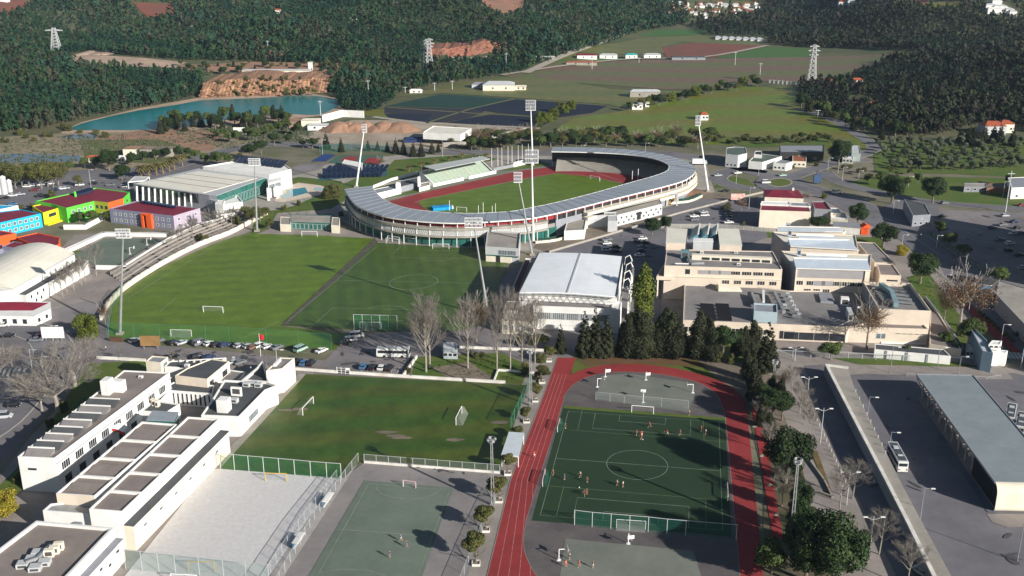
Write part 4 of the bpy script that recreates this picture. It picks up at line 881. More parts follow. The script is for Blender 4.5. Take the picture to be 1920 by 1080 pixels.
# ================================================================== aquatic centre
B = Bld('aquatic_centre', 'large swimming hall with cream and grey flat roof and white columns', 'building')
q0, q1, q2, q3, q4 = (250, 345), (380, 364), (406, 367), (502, 331), (380, 315)
B.vol([q0, (392, 366), (406, 367), (502, 332), (484, 323), q4], 8.1, wall=m_mgrey, roof=m_steel, par=0, emats={2: m_gglass})
B.wins(2, 16, 1.6, 1.0, 5.2, frame=m_steel, glass=m_gglass); B.band(0, 3.2, 7.7, m_glass, .12, s0=.04, s1=.86, name='upper_glazing')
a = [P(x, y, 8.4) for x, y in ((256, 344), (381, 362), (482, 334), (372, 321))]; mb = MB(); mb.prism([(v.x, v.y) for v in a], 8.3, 8.5); obj('roof_panel', mb, m_creamroof, B.root)
mb = MB()
for s in (.28, .52, .76):
    p = lerp(a[0], a[3], s); q = lerp(a[1], a[2], s); mb.bar((p[0], p[1], 8.54), (q[0], q[1], 8.54), .4, .1)
obj('roof_seams', mb, mat('rusty seam', (.20, .15, .12)), B.root)
for k in range(10):
    p = P(261+k*11.2, 377+k*1.7); mb = MB(); mb.bar((p.x, p.y-2.6, 0), (p.x, p.y-.9, 8.0), .7, .7); obj('column', mb, m_white, B.root)
B.vol([(378, 370), (408, 378), (409, 366), (380, 361)], 6.2, wall=m_lgrey, roof=m_steel, par=.1, wname='entrance_wall'); B.wins(0, 6, .9, .3, 5.6, frame=m_lgrey, glass=m_mgrey, name='fin')
B.vol([(403, 382), (418, 384), (421, 376), (406, 374)], 6.0, wall=m_white, roof=m_white, par=.2, wname='stair_tower'); B.vol([(418, 384), (455, 378), (446, 366), (420, 372)], 4.6, wall=m_white, roof=m_white, par=.6, wname='terrace_wall'); B.vol([(405, 404), (440, 398), (440, 388), (408, 392)], 2.4, wall=m_white, roof=m_conc, par=.4, wname='terrace_wall')
B.vol([(380, 312), (505, 328), (546, 317), (534, 308), (470, 300), (440, 302)], 9.8, wall=m_white, roof=m_white, par=.5)
B.vol([(503, 344), (527, 338), (526, 331), (502, 333)], 7.6, wall=m_white, roof=m_white, par=0, wname='frame_tower'); B.wins(0, 2, 4, 4.6, 7.0, frame=m_white, glass=m_bglass, mull=2)
for x, y in ((504, 376), (521, 372)): p = P(x, y); mb = MB(); mb.bar((p.x, p.y, 0), (p.x, p.y, 6.6), 1.1); obj('column', mb, m_white, B.root)
for k in range(13):
    a = P(436+k*7.2, 303+k*.9+(k % 2)*.3, 9.8); mb = MB()
    mb.add([(a.x, a.y, 9.9), (a.x+1.9, a.y-.2, 9.9), (a.x+3.0, a.y+10, 11.4), (a.x+1.1, a.y+10.2, 11.4), (a.x, a.y, 9.75), (a.x+1.9, a.y-.2, 9.75), (a.x+3.0, a.y+10, 11.2), (a.x+1.1, a.y+10.2, 11.2)], [(0, 1, 2, 3), (7, 6, 5, 4), (0, 4, 5, 1), (2, 6, 7, 3)]); obj('solar_panel', mb, m_solar, B.root)
B = Bld('entrance_canopy', 'small white framed canopy at the left corner of the swimming hall', 'canopy')
B.vol([(240, 341), (272, 338), (280, 331), (252, 331)], 5, z0=4.5, wall=m_white, roof=m_lgrey, par=.1)
for x, y in ((240, 341), (272, 338), (280, 331), (252, 331)): pillar(P(x, y, 5), 0, 4.5, .35, B.root, name='post')
sheet('pool_terrace', [(518, 356), (560, 343), (600, 348), (628, 356), (610, 364), (530, 380), (515, 378)], Z3, mat('pool paving', (.55, .47, .38), var=.08))
sheet('swimming_pool', [(526, 368), (540, 361), (536, 357), (572, 352), (578, 362), (531, 374)], Z4, mat('pool water', (.01, .17, .21), var=.15, rough=.08, scale=.3))
sheet('splash_pool', [(590, 352), (618, 354), (612, 359), (588, 357)], Z4, mat('pale pool', (.35, .45, .47), rough=.1))
B = Bld('pool_kiosk', 'small white flat roofed building with blue solar panels in front below the tennis courts', 'building')
B.vol([(641, 306), (678, 314), (680, 305), (646, 299)], 3.2, wall=m_white, roof=m_white, par=.1)
for k in range(26):
    r_, c_ = divmod(k, 13); a = P(608+c_*9.0-r_*9, 330-c_*.2-r_*(-10)-5); t = thing('solar_panel', 'blue solar panel, '+ordw(c_, 13)+' in the '+('back', 'front')[r_]+' row below the tennis courts', 'solar panel', (a.x, a.y, 0), 'ground solar panels'); mb = MB()
    mb.add([(a.x, a.y, .6), (a.x+2.0, a.y-.2, .6), (a.x+3.4, a.y+8.5, 2.6), (a.x+1.4, a.y+8.7, 2.6), (a.x, a.y, .5), (a.x+2.0, a.y-.2, .5), (a.x+3.4, a.y+8.5, 2.5), (a.x+1.4, a.y+8.7, 2.5)], [(0, 1, 2, 3), (7, 6, 5, 4), (0, 4, 5, 1), (2, 6, 7, 3)]); obj('panel', mb, m_solar, t)
    mb = MB(); mb.bar((a.x+2.1, a.y+7, 0), (a.x+2.1, a.y+7, 2.2), .15); mb.bar((a.x+.8, a.y+1, 0), (a.x+.8, a.y+1, .7), .15); obj('frame', mb, m_steel, t)
sheet('solar_field', [(596, 340), (615, 312), (727, 312), (725, 330), (650, 334)], Z3, mat('teal ground cloth', (.03, .10, .12), var=.2))
sheet('tennis_court', [(583, 303), (608, 289), (630, 291), (612, 303)], Z4, mat('blue hard court', (.015, .05, .17), var=.1)); sheet('tennis_court', [(616, 304), (640, 291), (720, 292), (712, 308), (650, 312)], Z3, mat('green tennis surround', (.05, .12, .09), var=.1))
for pts in ([(636, 302), (648, 294), (672, 294), (666, 303)], [(682, 306), (690, 296), (716, 297), (710, 308)]): sheet('tennis_court', pts, Z4, m_track)
sheet('path', [(548, 330), (600, 318), (612, 306), (560, 308), (520, 330), (470, 345), (500, 350)], Z3, m_asph2)
# ================================================================== colourful school
col = lambda n, c: mat(n, c, var=.05, scale=.3)
c_blue, c_yel, c_grn, c_olv, c_org, c_lil, c_gry = col('cyan render', (.015, .36, .62)), col('yellow render', (.68, .60, .02)), col('lime green render', (.10, .50, .05)), col('olive render', (.36, .36, .03)), col('orange red render', (.72, .10, .02)), col('lilac render', (.38, .32, .40)), col('blue grey render', (.20, .21, .29))
B = Bld('blue_school_block', 'cyan blue school block with white square windows and crimson roof at the left edge', 'building')
B.vol([(-60, 431), (77, 400), (38, 392), (-60, 404)], 6.6, wall=c_blue, roof=m_redroof, par=.35)
for z in (1.0, 3.9): B.wins(0, 12, 1.7, z, z+1.7, frame=m_white, glass=m_bglass)
B = Bld('yellow_school_block', 'bright yellow school block with crimson roof between the blue and green ones', 'building')
B.vol([(80, 399), (122, 386), (100, 378), (60, 386)], 6.0, wall=c_yel, roof=m_redroof, par=.35); B.wins(0, 1, 4.4, 3, 4.6, s0=.2, s1=.6, frame=m_dframe, mull=3); B.wins(0, 1, 2, 3.4, 4.6, s0=.68, s1=.9, frame=m_dframe); B.band(0, 0, .5, c_yel, 2.4, name='step')
B = Bld('green_school_block', 'big lime green school block with crimson roof and a glazed barrel roof light', 'building')
B.vol([(124, 390), (176, 377), (203, 380), (231, 372), (243, 360), (180, 352), (66, 377), (96, 382)], 7.2, wall=c_grn, roof=m_redroof, par=.35, emats={1: c_olv, 2: c_org})
B.wins(0, 4, 1.7, 3.8, 5.5, s0=.12, frame=m_white, glass=m_bglass); B.wins(1, 3, 1.5, 3.8, 5.4, frame=m_dframe); B.wins(3, 1, 2, 4, 5, frame=m_dframe)
for k in range(5):
    a = P(143+k*5.0, 365-k*1.5, 7.2); mb = MB(); mb.tube([(a.x, a.y, 7), (a.x+2.6, a.y+1.2, 7)], 1.9, 12); obj('roof_light', mb, m_solar, B.root)
a = P(140, 366, 7.2); mb = MB(); mb.tube([(a.x-.2, a.y, 7), (a.x+.6, a.y+.4, 7)], 2.2, 12); obj('roof_light_end', mb, c_grn, B.root)
B = Bld('lilac_school_block', 'grey and lilac school block with crimson roof and orange entrance bay', 'building')
B.vol([(205, 391), (325, 405), (375, 390), (255, 377)], 6.8, wall=c_gry, roof=m_redroof, par=.35, emats={1: c_lil})
for z in (1.0, 3.9):
    B.wins(0, 5, 1.4, z, z+1.5, s0=.04, s1=.46, frame=m_white, glass=m_bglass); B.wins(0, 3, 1.4, z, z+1.5, s0=.70, s1=.96, frame=m_white, glass=m_bglass); B.wins(1, 3, 1.6, z, z+1.5, frame=m_white, glass=m_bglass)
B.band(0, 0, 6.6, c_org, 1.4, s0=.52, s1=.555, name='entrance_side'); B.band(0, 0, 6.6, c_org, 1.4, s0=.60, s1=.68, name='entrance_side'); B.band(0, 6.0, 6.7, c_org, 1.5, s0=.555, s1=.60, name='entrance_lintel'); B.band(0, .2, 5.6, m_dark, .4, s0=.555, s1=.60, name='entrance')
for k in range(9): a = P(271+k*6.6, 381+k*1.1, 6.8); B.unit((271+k*6.6, 381+k*1.1), 6.5, (2.3, 2.0, 1.0), m_solar, grille=False, name='roof_light')
B = Bld('orange_school_block', 'rounded orange red school hall with crimson roof at the edge of the school yard', 'building')
arc = smoothc([(62, 459), (80, 462), (98, 462), (110, 458)], 3)
B.vol(arc+[(112, 445), (70, 436), (30, 445)], 5.6, wall=c_org, roof=m_redroof, par=.3); B.wins(7, 1, 4, .3, 3.6, frame=m_white, glass=m_bglass, mull=3)
B = Bld('orange_school_block', 'orange walled school block with crimson roof cut by the left picture edge', 'building'); B.vol([(-50, 452), (30, 437), (0, 432), (-50, 438)], 5.6, wall=c_org, roof=m_redroof, par=.3)
B = Bld('grey_school_block', 'low blue grey school block with crimson roof below the orange hall', 'building'); B.vol([(5, 462), (40, 466), (62, 458), (26, 452)], 4.4, wall=c_gry, roof=m_redroof, par=.25); B.wins(0, 4, 1.6, 1.6, 2.6, frame=m_white, glass=m_bglass)
B = Bld('grey_school_block', 'small blue grey school block behind the white barrel roofed hall', 'building'); B.vol([(-50, 476), (6, 466), (4, 458), (-50, 464)], 4.4, wall=c_gry, roof=m_redroof, par=.25)
B = Bld('blue_school_block', 'low blue roofed pavilion at the left edge behind the crimson roofs', 'building'); B.vol([(-40, 398), (8, 391), (34, 385), (-10, 384)], 4.5, wall=m_white, roof=c_blue, par=.1)
# white barrel-roofed hall, its annexe, the red roofed house and the sunken court
t = Bld('white_hall', 'white gymnasium with a cream barrel roof at the left edge', 'building')
t.vol([(-90, 556), (22, 545), (140, 478), (62, 470), (-90, 500)], 7.6, wall=m_white, roof=m_white, par=0)
r0, r1, r2, r3 = P(-110, 541, 8.0), P(24, 541, 8.0), P(140, 474, 8.0), P(30, 462, 8.0); mb = MB(); N = 10
r0 = r3+(r1-r2)
for i in range(N):
    def ap(u, v): p = lerp(lerp(r1, r0, u), lerp(r2, r3, u), v); return (p[0], p[1], 7.9+3.0*math.sin(math.pi*u))
    u0, u1 = i/N, (i+1)/N; mb.add([ap(u0, 0), ap(u1, 0), ap(u1, 1), ap(u0, 1)], [(0, 1, 2, 3)])
mb.add([ap(i/N, 0) for i in range(N+1)], [tuple(range(N+1))]); mb.add([ap(i/N, 1) for i in range(N+1)], [tuple(range(N, -1, -1))])
obj('barrel_roof', mb, m_creamroof, t.root)
t.vol([(24, 551), (48, 554), (166, 488), (143, 484)], 5.4, wall=m_white, roof=m_darkroof, par=.4); t.wins(1, 3, .9, 3.2, 4.4, s0=.03, s1=.3, frame=m_dframe); t.wins(1, 2, .9, 1, 2.2, s0=.1, s1=.25, frame=m_dframe)
t = Bld('caretaker_house', 'white house with a hipped crimson roof in front of the barrel roofed hall', 'house')
t.vol([(-30, 592), (64, 594), (94, 580), (94, 567), (0, 565), (-30, 570)], 3.6, wall=m_white, roof=m_white, par=0); t.wins(0, 3, 1.5, .9, 2.6, s0=.3, s1=.9, frame=m_dframe); t.wins(1, 2, 1.2, 1, 2.4, frame=m_dframe)
e = [P(x, y, 3.7) for x, y in ((-36, 583), (63, 583), (94, 568), (-5, 568))]; a = P(-10, 565, 6.2); b = P(26, 563, 6.2); mb = MB(); a = Vector(lerp(lerp(e[0], e[3], .5), lerp(e[1], e[2], .5), .2)); b = Vector(lerp(lerp(e[0], e[3], .5), lerp(e[1], e[2], .5), .55)); a.z = b.z = 5.6
mb.add([tuple(v) for v in e]+[tuple(a), tuple(b)], [(0, 1, 5, 4), (1, 2, 5), (2, 3, 4, 5), (3, 0, 4)]); obj('hipped_roof', mb, m_redroof, t.root)
sheet('hard_court', [(183, 502), (140, 478), (196, 447), (308, 449), (300, 462), (236, 503)], Z3, m_court)
wallrun('court_wall', 'white stepped wall along the far side of the green sunken court', [(127, 474), (195, 442), (308, 444)], 1.6, m_white, 1.6)
wallrun('court_wall', 'second white step wall just outside the far court wall', [(122, 470), (193, 438), (312, 440)], .9, m_white, .5)
wallrun('court_wall', 'straight white wall closing the near end of the sunken court', [(182, 505), (236, 506)], 1.8, m_white, .5)
wallrun('court_wall', 'long white wall between the sunken court and the pitch terraces', [(238, 503), (312, 456), (372, 428), (440, 408)], 2.0, m_white, .5)
wallrun('school_wall', 'crooked white yard wall in front of the lilac school block', [(122, 430), (160, 430), (190, 414), (192, 407)], 2.2, m_white, .9)
wallrun('pitch_wall', 'pale curved retaining wall round the left training pitch', smoothc([(500, 403), (470, 419), (430, 440), (380, 459), (330, 483), (280, 512), (232, 545), (205, 573), (190, 600)], 3), 2.0, m_cream2, .8)
for k in range(5):
    o_ = 6+k*5.5; wallrun('terrace_step', 'long low concrete spectator step, '+ORD[k]+' up from the pitch wall', smoothc([(480-o_*1.2, 412-o_*.5), (430-o_, 432-o_*.5), (380-o_, 452-o_*.55), (330-o_, 477-o_*.6), (280-o_, 507-o_*.65), (240-o_, 534-o_*.65)], 2), .35+.35*k, m_conc if k % 2 else m_pave, 1.5, 'terrace')
sheet('spectator_bank', [(490, 405), (380, 452), (235, 540), (180, 570), (150, 560), (250, 505), (380, 428), (450, 405)], Z4, m_pave)
# ================================================================== bus station
B = Bld('bus_station', 'long bus station canopy of grey sheet metal with curved cream end wall', 'bus station')
HB = 7.0; k0, k1 = P(1719, 702, HB), P(1824, 704, HB); s0 = P(1867, 905, HB); e0 = P(1990, 905, HB); e0 = k1+(s0-k0)
B.root = thing('bus_station', B.label, B.cat, ((k0.x+e0.x)/2, (k0.y+e0.y)/2, 0)); dn = (k0-s0).normalized(); up_ = Vector((0, 0, 1))
prof = [(0, HB)]; rr = 2.4                                          # distance beyond the roof's end, height
prof = [(-(k0-s0).length, HB)]+[(rr*math.sin(a)*1.0-rr*.2, HB-rr+rr*math.cos(a)) for a in np.linspace(0, math.pi/2, 9)]+[(rr*.8, 1.2)]+[(rr*.8-1.2+1.2*math.cos(a), 1.2-1.2*math.sin(a)) for a in np.linspace(.3, math.pi/2, 5)]
def bp(w0, t, z, off=0.0): p = (s0 if w0 == 0 else e0)-dn*t; return (p.x+off, p.y, z)
mb = MB(); mb2 = MB()
for i in range(len(prof)-1):
    (a, za), (b, zb) = prof[i], prof[i+1]; th = .35
    tgt = mb if i == 0 else mb2
    n0 = Vector((0, 1 if i else 0, 0))*th if i else Vector((0, 0, -th))
    tgt.add([bp(0, a, za), bp(1, a, za), bp(1, b, zb), bp(0, b, zb)], [(3, 2, 1, 0)])
    if i == 0:
        tgt.add([bp(0, a, za-th), bp(1, a, za-th), bp(1, b, zb-th), bp(0, b, zb-th), bp(0, a, za), bp(1, a, za), bp(1, b, zb), bp(0, b, zb)], [(0, 1, 2, 3), (0, 4, 5, 1), (1, 5, 6, 2), (0, 3, 7, 4)])
    else: tgt.add([bp(0, a-th, za-th*.5), bp(1, a-th, za-th*.5), bp(1, b-th, zb), bp(0, b-th, zb)], [(0, 1, 2, 3)])
obj('roof', mb, stripe_mat('zinc bus roof', (.235, .27, .285), (.215, .25, .265), 2.0, .5, rough=.5), B.root); obj('end_wall', mb2, m_cream2, B.root, smooth=False)
mb = MB(); LL = (k0-s0).length
for w in (0, 1): mb.bar(bp(w, -LL, HB-.1, -.1 if w == 0 else .1), bp(w, 0, HB-.1, -.1 if w == 0 else .1), .25, .6)
mb.bar(bp(0, -LL, HB-.1), bp(1, -LL, HB-.1), .25, .6); obj('fascia', mb, m_mgrey, B.root)
mb = MB(); pts = [(-16, 0.05), (-16, HB-.4)]+[(t, z) for t, z in prof[1:]]
wl = [bp(0, t, z, .9) for t, z in pts]; mb.add(wl, [tuple(range(len(wl)))]); wl = [bp(0, t, z, 1.2) for t, z in pts]; mb.add(wl, [tuple(range(len(wl)-1, -1, -1))])
for k in range(26):
    t_ = -16+k*.68; mb.bar(bp(0, t_, .2, .8), bp(0, t_, HB-.6 if t_ < 0 else HB-1.8, .8), .22)
obj('slatted_side_wall', mb, m_dark, B.root)
for k in range(9):
    t_ = -LL+3+k*(LL-16)/9; mb = MB(); a = bp(0, t_, 0, 1.4); mb.bar(a, (a[0], a[1], HB-.4), .38); mb.bar((a[0]-1.2, a[1], HB-.7), (a[0]+15, a[1], HB-.7), .25, .4); mb.bar((a[0], a[1], 3.2), (a[0]+14, a[1], 3.2), .15, .3); obj('column', mb, m_mgrey, B.root)
mb = MB(); a = bp(0, -LL+2, .12, 3.0); b = bp(0, 1, .12, 3.0); mb.bar(a, b, 5.0, .25); obj('platform', mb, m_pave, B.root)
for k in range(8): a = bp(0, -LL+6+k*4.6, .3, 4); mb = MB(); mb.box((a[0], a[1], .6), (1.8, .6, .1)); mb.box((a[0], a[1]+.25, .9), (1.8, .08, .5)); mb.box((a[0]-.6, a[1], .4), (.1, .5, .4)); mb.box((a[0]+.6, a[1], .4), (.1, .5, .4)); obj('bench', mb, m_lgrey, B.root)
sheet('platform_strip', [(1720, 710), (1735, 708), (1872, 955), (1850, 960)], Z4, m_pave); sheet('pavement', [(1850, 965), (1990, 965), (1990, 985), (1890, 990), (1860, 980)], Z3, m_pave); sheet('island', [(1758, 820), (1768, 820), (1868, 962), (1852, 962)], Z4, mat('dark island', (.12, .13, .16)))
# shop with a sign tower at the right
B = Bld('shop_building', 'blue grey shop building with a white sign tower at the right corner', 'building')
B.vol([(1842, 658), (1862, 662), (1850, 637), (1822, 610), (1818, 612)], 6.8, wall=mat('blue grey cladding', (.15, .22, .28), var=.05), roof=m_lgrey, par=.5)
B.vol([(1854, 645), (1875, 646), (1879, 639), (1860, 638)], 7.6, wall=m_white, roof=m_white, par=.15, wname='sign_tower', rname='sign_tower_roof')
B.vol([(1873, 661), (1886, 662), (1890, 657), (1876, 656)], 4.6, wall=m_white, roof=m_lgrey, par=.1, wname='porch', rname='porch_roof')
m_ink = mat('dark lettering', (.05, .05, .055), var=.02); B.e = None
def letters(parent, o, u, rows, ch, m, name='lettering'):
    """small block lettering: rows of strings on a 3x5 grid, o = lower left, u = reading direction, ch = letter height"""
    G_ = {'#': '111111111111111', '.': '000000000000010', ' ': '0'*15, '-': '000000111000000', '1': '010110010010111', '2': '111001111100111', '8': '111101111101111', 'A': '010101111101101', 'P': '110101110100100', 'S': '111100111001111', 'D': '110101101101110', 'E': '111100110100111', 'C': '111100100100111', 'O': '111101101101111', 'R': '110101110101101', 'T': '111010010010010', 'I': '111010010010111', 'M': '101111111101101', '3': '111001011001111', 'N': '101111111111101'}
    mb = MB(); o = Vector(o); u = Vector(u).normalized(); n = Vector((u.y, -u.x, 0)); z = o.z; s = ch/5; rz = math.atan2(u.y, u.x)
    for r, t in enumerate(rows):
        for i, c in enumerate(t):
            g_ = G_.get(c, G_['#'])
            for k in range(15):
                if g_[k] == '1': p = o+u*((i*4+k % 3+.5)*s)+n*.06; mb.box((p.x, p.y, z-r*ch*1.7-(k//3)*s), (s, .06, s), rz)
    return obj(name, mb, m, parent)
a = P(1856.5, 651, 6.6); b = P(1874, 652, 6.6); u = (b-a); front = P(1854, 645, 7.6); fb = P(1875, 646, 7.6); u = fb-front
o1 = front+u*.14; letters(B.root, (o1.x, o1.y, 7.0), u, ['88.88.88'], .62, m_ink); o2 = front+u*.16; mb = MB(); q_ = o2+u*.34; n_ = Vector((u.y, -u.x, 0)).normalized()*.07; mb.box((q_.x+n_.x, q_.y+n_.y, 5.65), (u.length*.6, .08, .22), math.atan2(u.y, u.x)); obj('lettering_line', mb, mat('green grey lettering', (.25, .3, .2)), B.root)
# red roofed centre by the roundabout
B = Bld('health_centre', 'cream two storey building with crimson edged roof and shaded dark side beyond the college', 'building')
B.vol([(1425, 394), (1521, 397), (1513, 380), (1428, 378)], 8.4, wall=m_cream2, roof=m_redroof, par=.2, emats={3: m_mgrey})  # grey left wall is the side's shade put into its colour
B.vol([(1426, 382), (1482, 384), (1480, 378), (1428, 377)], 9.0, z0=8.0, wall=m_white, roof=m_white, par=.2); B.vol([(1482, 385), (1520, 387), (1514, 380), (1482, 379)], 8.8, z0=8.0, wall=m_white, roof=m_mgrey, par=.2)
for z in (1.3, 5.2):
    B.wins(0, 3, 3.4, z, z+1.3, s0=.05, s1=.85, frame=m_cream2, glass=m_shutter); 
    for k in range(3): B.band(0, z+1.5, z+1.7, m_mgrey, .9, s0=.10+k*.27, s1=.17+k*.27, name='awning')
B.wins(0, 3, 1.4, .4, 1.2, s0=.4, s1=.9, frame=m_dframe)
B = Bld('health_centre', 'crimson hip roofed cream block right beside the roundabout', 'building')
B.vol([(1434, 369), (1507, 372), (1496, 357), (1432, 356)], 6.6, wall=m_cream2, roof=m_redroof, par=0, emats={3: m_mgrey}); B.wins(0, 2, 3, 2.4, 4.2, s0=.4, s1=.95, frame=m_frame, glass=m_bglass)  # cream block's left wall coloured grey for its shaded side
e = [P(x, y, 6.8) for x, y in ((1434, 368), (1494, 370), (1484, 357), (1432, 356))]; a = Vector(lerp(lerp(e[0], e[3], .6), lerp(e[1], e[2], .6), .3)); b = Vector(lerp(lerp(e[0], e[3], .6), lerp(e[1], e[2], .6), .75)); a.z = b.z = 8.0; mb = MB(); mb.add([tuple(v) for v in e]+[tuple(a), tuple(b)], [(0, 1, 5, 4), (1, 2, 5), (2, 3, 4, 5), (3, 0, 4)]); obj('hipped_roof', mb, m_redroof, B.root); B.unit((1487, 357), 6.8, (1, 1, 1.2), m_white, grille=False, name='chimney')
B = Bld('health_centre', 'grey block with small crimson roof and dark parapet next to the cream two storey building', 'building'); B.vol([(1528, 391), (1559, 393), (1548, 377), (1522, 377)], 6.6, wall=m_mgrey, roof=m_redroof, par=.5)
B = Bld('white_annexe', 'small white stepped annexe right of the grey block with crimson roof', 'building'); B.vol([(1558, 410), (1590, 413), (1584, 399), (1558, 397)], 4.0, wall=m_cream2, roof=m_white, par=.2); B.vol([(1558, 399), (1577, 400), (1572, 390), (1557, 389)], 5.5, wall=m_cream2, roof=m_white, par=.2)
B = Bld('store_shed', 'row of cream garage doors under a long dark roof beside the orange hut', 'shed'); B.vol([(1563, 424), (1613, 428), (1610, 419), (1562, 416)], 3.2, wall=m_cream2, roof=m_mgrey, par=0); B.wins(0, 5, 2.4, .1, 2.5, frame=m_white, glass=m_white, name='door')
B = Bld('orange_hut', 'small orange gabled hut beside the row of garage doors', 'hut'); B.vol([(1615, 428), (1628, 429), (1630, 421), (1617, 420)], 3, wall=c_org, roof=c_org, par=0)
p0 = P(1616, 427, 3); mb = MB(); mb.add([(p0.x-.3, p0.y-.3, 3), (p0.x+4.4, p0.y-.3, 3), (p0.x+4.4, p0.y+4, 3), (p0.x-.3, p0.y+4, 3), (p0.x+2, p0.y-.3, 4.4), (p0.x+2, p0.y+4, 4.4)], [(0, 1, 4), (1, 2, 5, 4), (2, 3, 5), (3, 0, 4, 5)]); obj('gable_roof', mb, c_org, B.root)
# buildings beyond the roundabout
for lab, vols in (
 ('grey two storey building with green flat roof left of the roundabout works', [((1361, 289), (1384, 291), (1401, 287), (1398, 276), (1378, 275), (1362, 277), 7.5, m_lgrey, mat('green roof felt', (.09, .12, .10)))]),
 ('low white rounded building with green roof beside the roundabout', [((1404, 302), (1430, 304), (1466, 293), (1420, 287), 4.6, m_white, MATS['green roof felt']), ((1414, 289), (1429, 290), (1428, 283), (1416, 283), 6.5, m_white, m_dark)]),
 ('small white box building with dark roof in front of the long grey shed', [((1450, 305), (1474, 307), (1486, 303), (1462, 299), 4.2, m_white, m_mgrey)]),
 ('small cream and terracotta house beside the long grey shed', [((1486, 302), (1512, 303), (1512, 292), (1486, 291), 3.4, m_cream2, mat('terracotta sheet', (.28, .10, .05)))]),
 ('long farm shed with plain grey roof at the field edge', [((1463, 285), (1545, 285), (1545, 272), (1462, 272), 5.5, m_dark, m_mgrey)]),
 ('pale metal shed half hidden by trees right of the long grey shed', [((1597, 287), (1614, 288), (1612, 273), (1597, 273), 5, mat('pale green cladding', (.34, .40, .38)), m_lgrey), ((1580, 296), (1600, 298), (1600, 290), (1580, 290), 3, m_white, m_white)]),
 ('square grey toll-like office block beside the shaded car park', [((1712, 404), (1745, 402), (1735, 383), (1695, 373), 5.5, m_mgrey, m_darkroof)]),
 ('white workshop with dark yard roof at the right edge', [((1897, 352), (1960, 350), (1960, 330), (1890, 333), 6, m_white, m_mgrey)]),
 ('ruined brick sheds with flat dark roof near the right edge', [((1850, 352), (1895, 352), (1892, 343), (1852, 344), 3, mat('old brick', (.26, .13, .09), var=.2), m_bare2), ((1808, 350), (1850, 350), (1850, 343), (1808, 343), 3, m_mgrey, m_conc)]),
 ('long dark grey warehouse at the right edge beside the parked cars', [((1868, 552), (1990, 680), (1990, 560), (1873, 525), 6, m_mgrey, m_conc)]),
 ('unseen plain block added beyond the right edge to shade the parking lot', [((1985, 440), (2120, 460), (2090, 370), (1968, 352), 22, m_cream2, m_greyroof)]),  # unseen block, added only to cast shade over the parking lot
 ('small pale garden shed beside the blue grey shop', [((1812, 655), (1834, 656), (1828, 643), (1812, 642), 3, m_lgrey, m_cream2)]),
 ('tiny white shed with glass front at the foot of the bare poplars', [((830, 655), (858, 656), (855, 642), (832, 641), 3.4, mat('pale grey blue board', (.35, .40, .43)), m_lgrey)])):
    B = Bld('building', lab, 'building')
    for v in vols:
        *pts, h, w_, r_ = v; B.vol(pts, h, wall=w_, roof=r_, par=.25)
    B.wins(0, 3, 1.4, 1.0, 2.2, frame=m_frame, glass=m_glass)
B = Bld('spectator_shelter', 'small white spectator shelter with flat roof between lower pitch and running track', 'shelter')
B.vol([(941, 853), (972, 855), (982, 813), (955, 811)], 3.4, z0=3.1, wall=m_white, roof=mat('pale shelter roof', (.50, .55, .58), var=.05), par=0)
c = B.c
for p in c: pillar(p, 0, 3.1, .18, B.root, name='post')
mb = MB()
mb.box((sum(p[0] for p in c)/4+.2, sum(p[1] for p in c)/4, .35), (1.4, 7.5, .7), -.17); mb.box((sum(p[0] for p in c)/4-1.2, sum(p[1] for p in c)/4, .7), (1.2, 7.5, 1.4), -.17); obj('stand', mb, m_white, B.root)
# ================================================================== netting, fences, walls
def net_mat(name, c, dens):
    if name in MATS: return MATS[name]
    m = bpy.data.materials.new(name); m.use_nodes = True; nt = m.node_tree; b = nt.nodes['Principled BSDF']
    b.inputs['Base Color'].default_value = (*c, 1); b.inputs['Roughness'].default_value = .9
    n = nt.nodes.new('ShaderNodeTexNoise'); n.inputs['Scale'].default_value = .8
    mr = nt.nodes.new('ShaderNodeMapRange'); mr.inputs[3].default_value = dens*.8; mr.inputs[4].default_value = dens*1.2
    g = nt.nodes.new('ShaderNodeNewGeometry'); nt.links.new(g.outputs['Position'], n.inputs[0]); nt.links.new(n.outputs[0], mr.inputs[0]); nt.links.new(mr.outputs[0], b.inputs['Alpha'])
    MATS[name] = m; return m
n_green = net_mat('green netting', (.01, .19, .08), .22); n_street = net_mat('thin green netting', (.01, .24, .10), .12); n_grey = net_mat('chain link', (.30, .32, .33), .16); n_dkgreen = net_mat('dark green netting', (.01, .13, .09), .24)
n_white = net_mat('white goal net', (.7, .7, .7), .11)
def fence(label, pts, h, step, net, post=None, pr=.06, base=0.0, rail=True, name='fence', posts=True, basem=None):
    q = [P(*p) for p in pts]; t = thing(name, label, 'fence', tuple(q[0])); post = post or m_lgrey
    mb = MB(); mr = MB()
    for a, b in zip(q[:-1], q[1:]):
        L = (b-a).length; n = max(1, round(L/step))
        mb.add([(a.x, a.y, base), (b.x, b.y, base), (b.x, b.y, h), (a.x, a.y, h)], [(0, 1, 2, 3)])
        if rail: mr.bar((a.x, a.y, h), (b.x, b.y, h), pr*1.1)
        if posts:
            for k in range(n+(1 if b is q[-1] else 0)):
                p = a.lerp(b, k/n); pb = MB(); pb.tube([(p.x, p.y, 0), (p.x, p.y, h+.05)], pr, 5); obj('post', pb, post, t)
    obj('netting', mb, net, t)
    if rail: obj('rail', mr, post, t)
    if base:
        mb = MB()
        for a, b in zip(q[:-1], q[1:]): mb.bar((a.x, a.y, base/2), (b.x, b.y, base/2), .3, base)
        obj('base_wall', mb, basem or m_whitewall, t)
    return t
fence('tall green ball net along the street side of the left training pitch', [(205, 634), (300, 637), (430, 641.5), (500, 645.5), (560, 650.5), (622, 656)], 5.5, 9, n_street, mat('green post', (.05, .2, .12)), pr=.05)
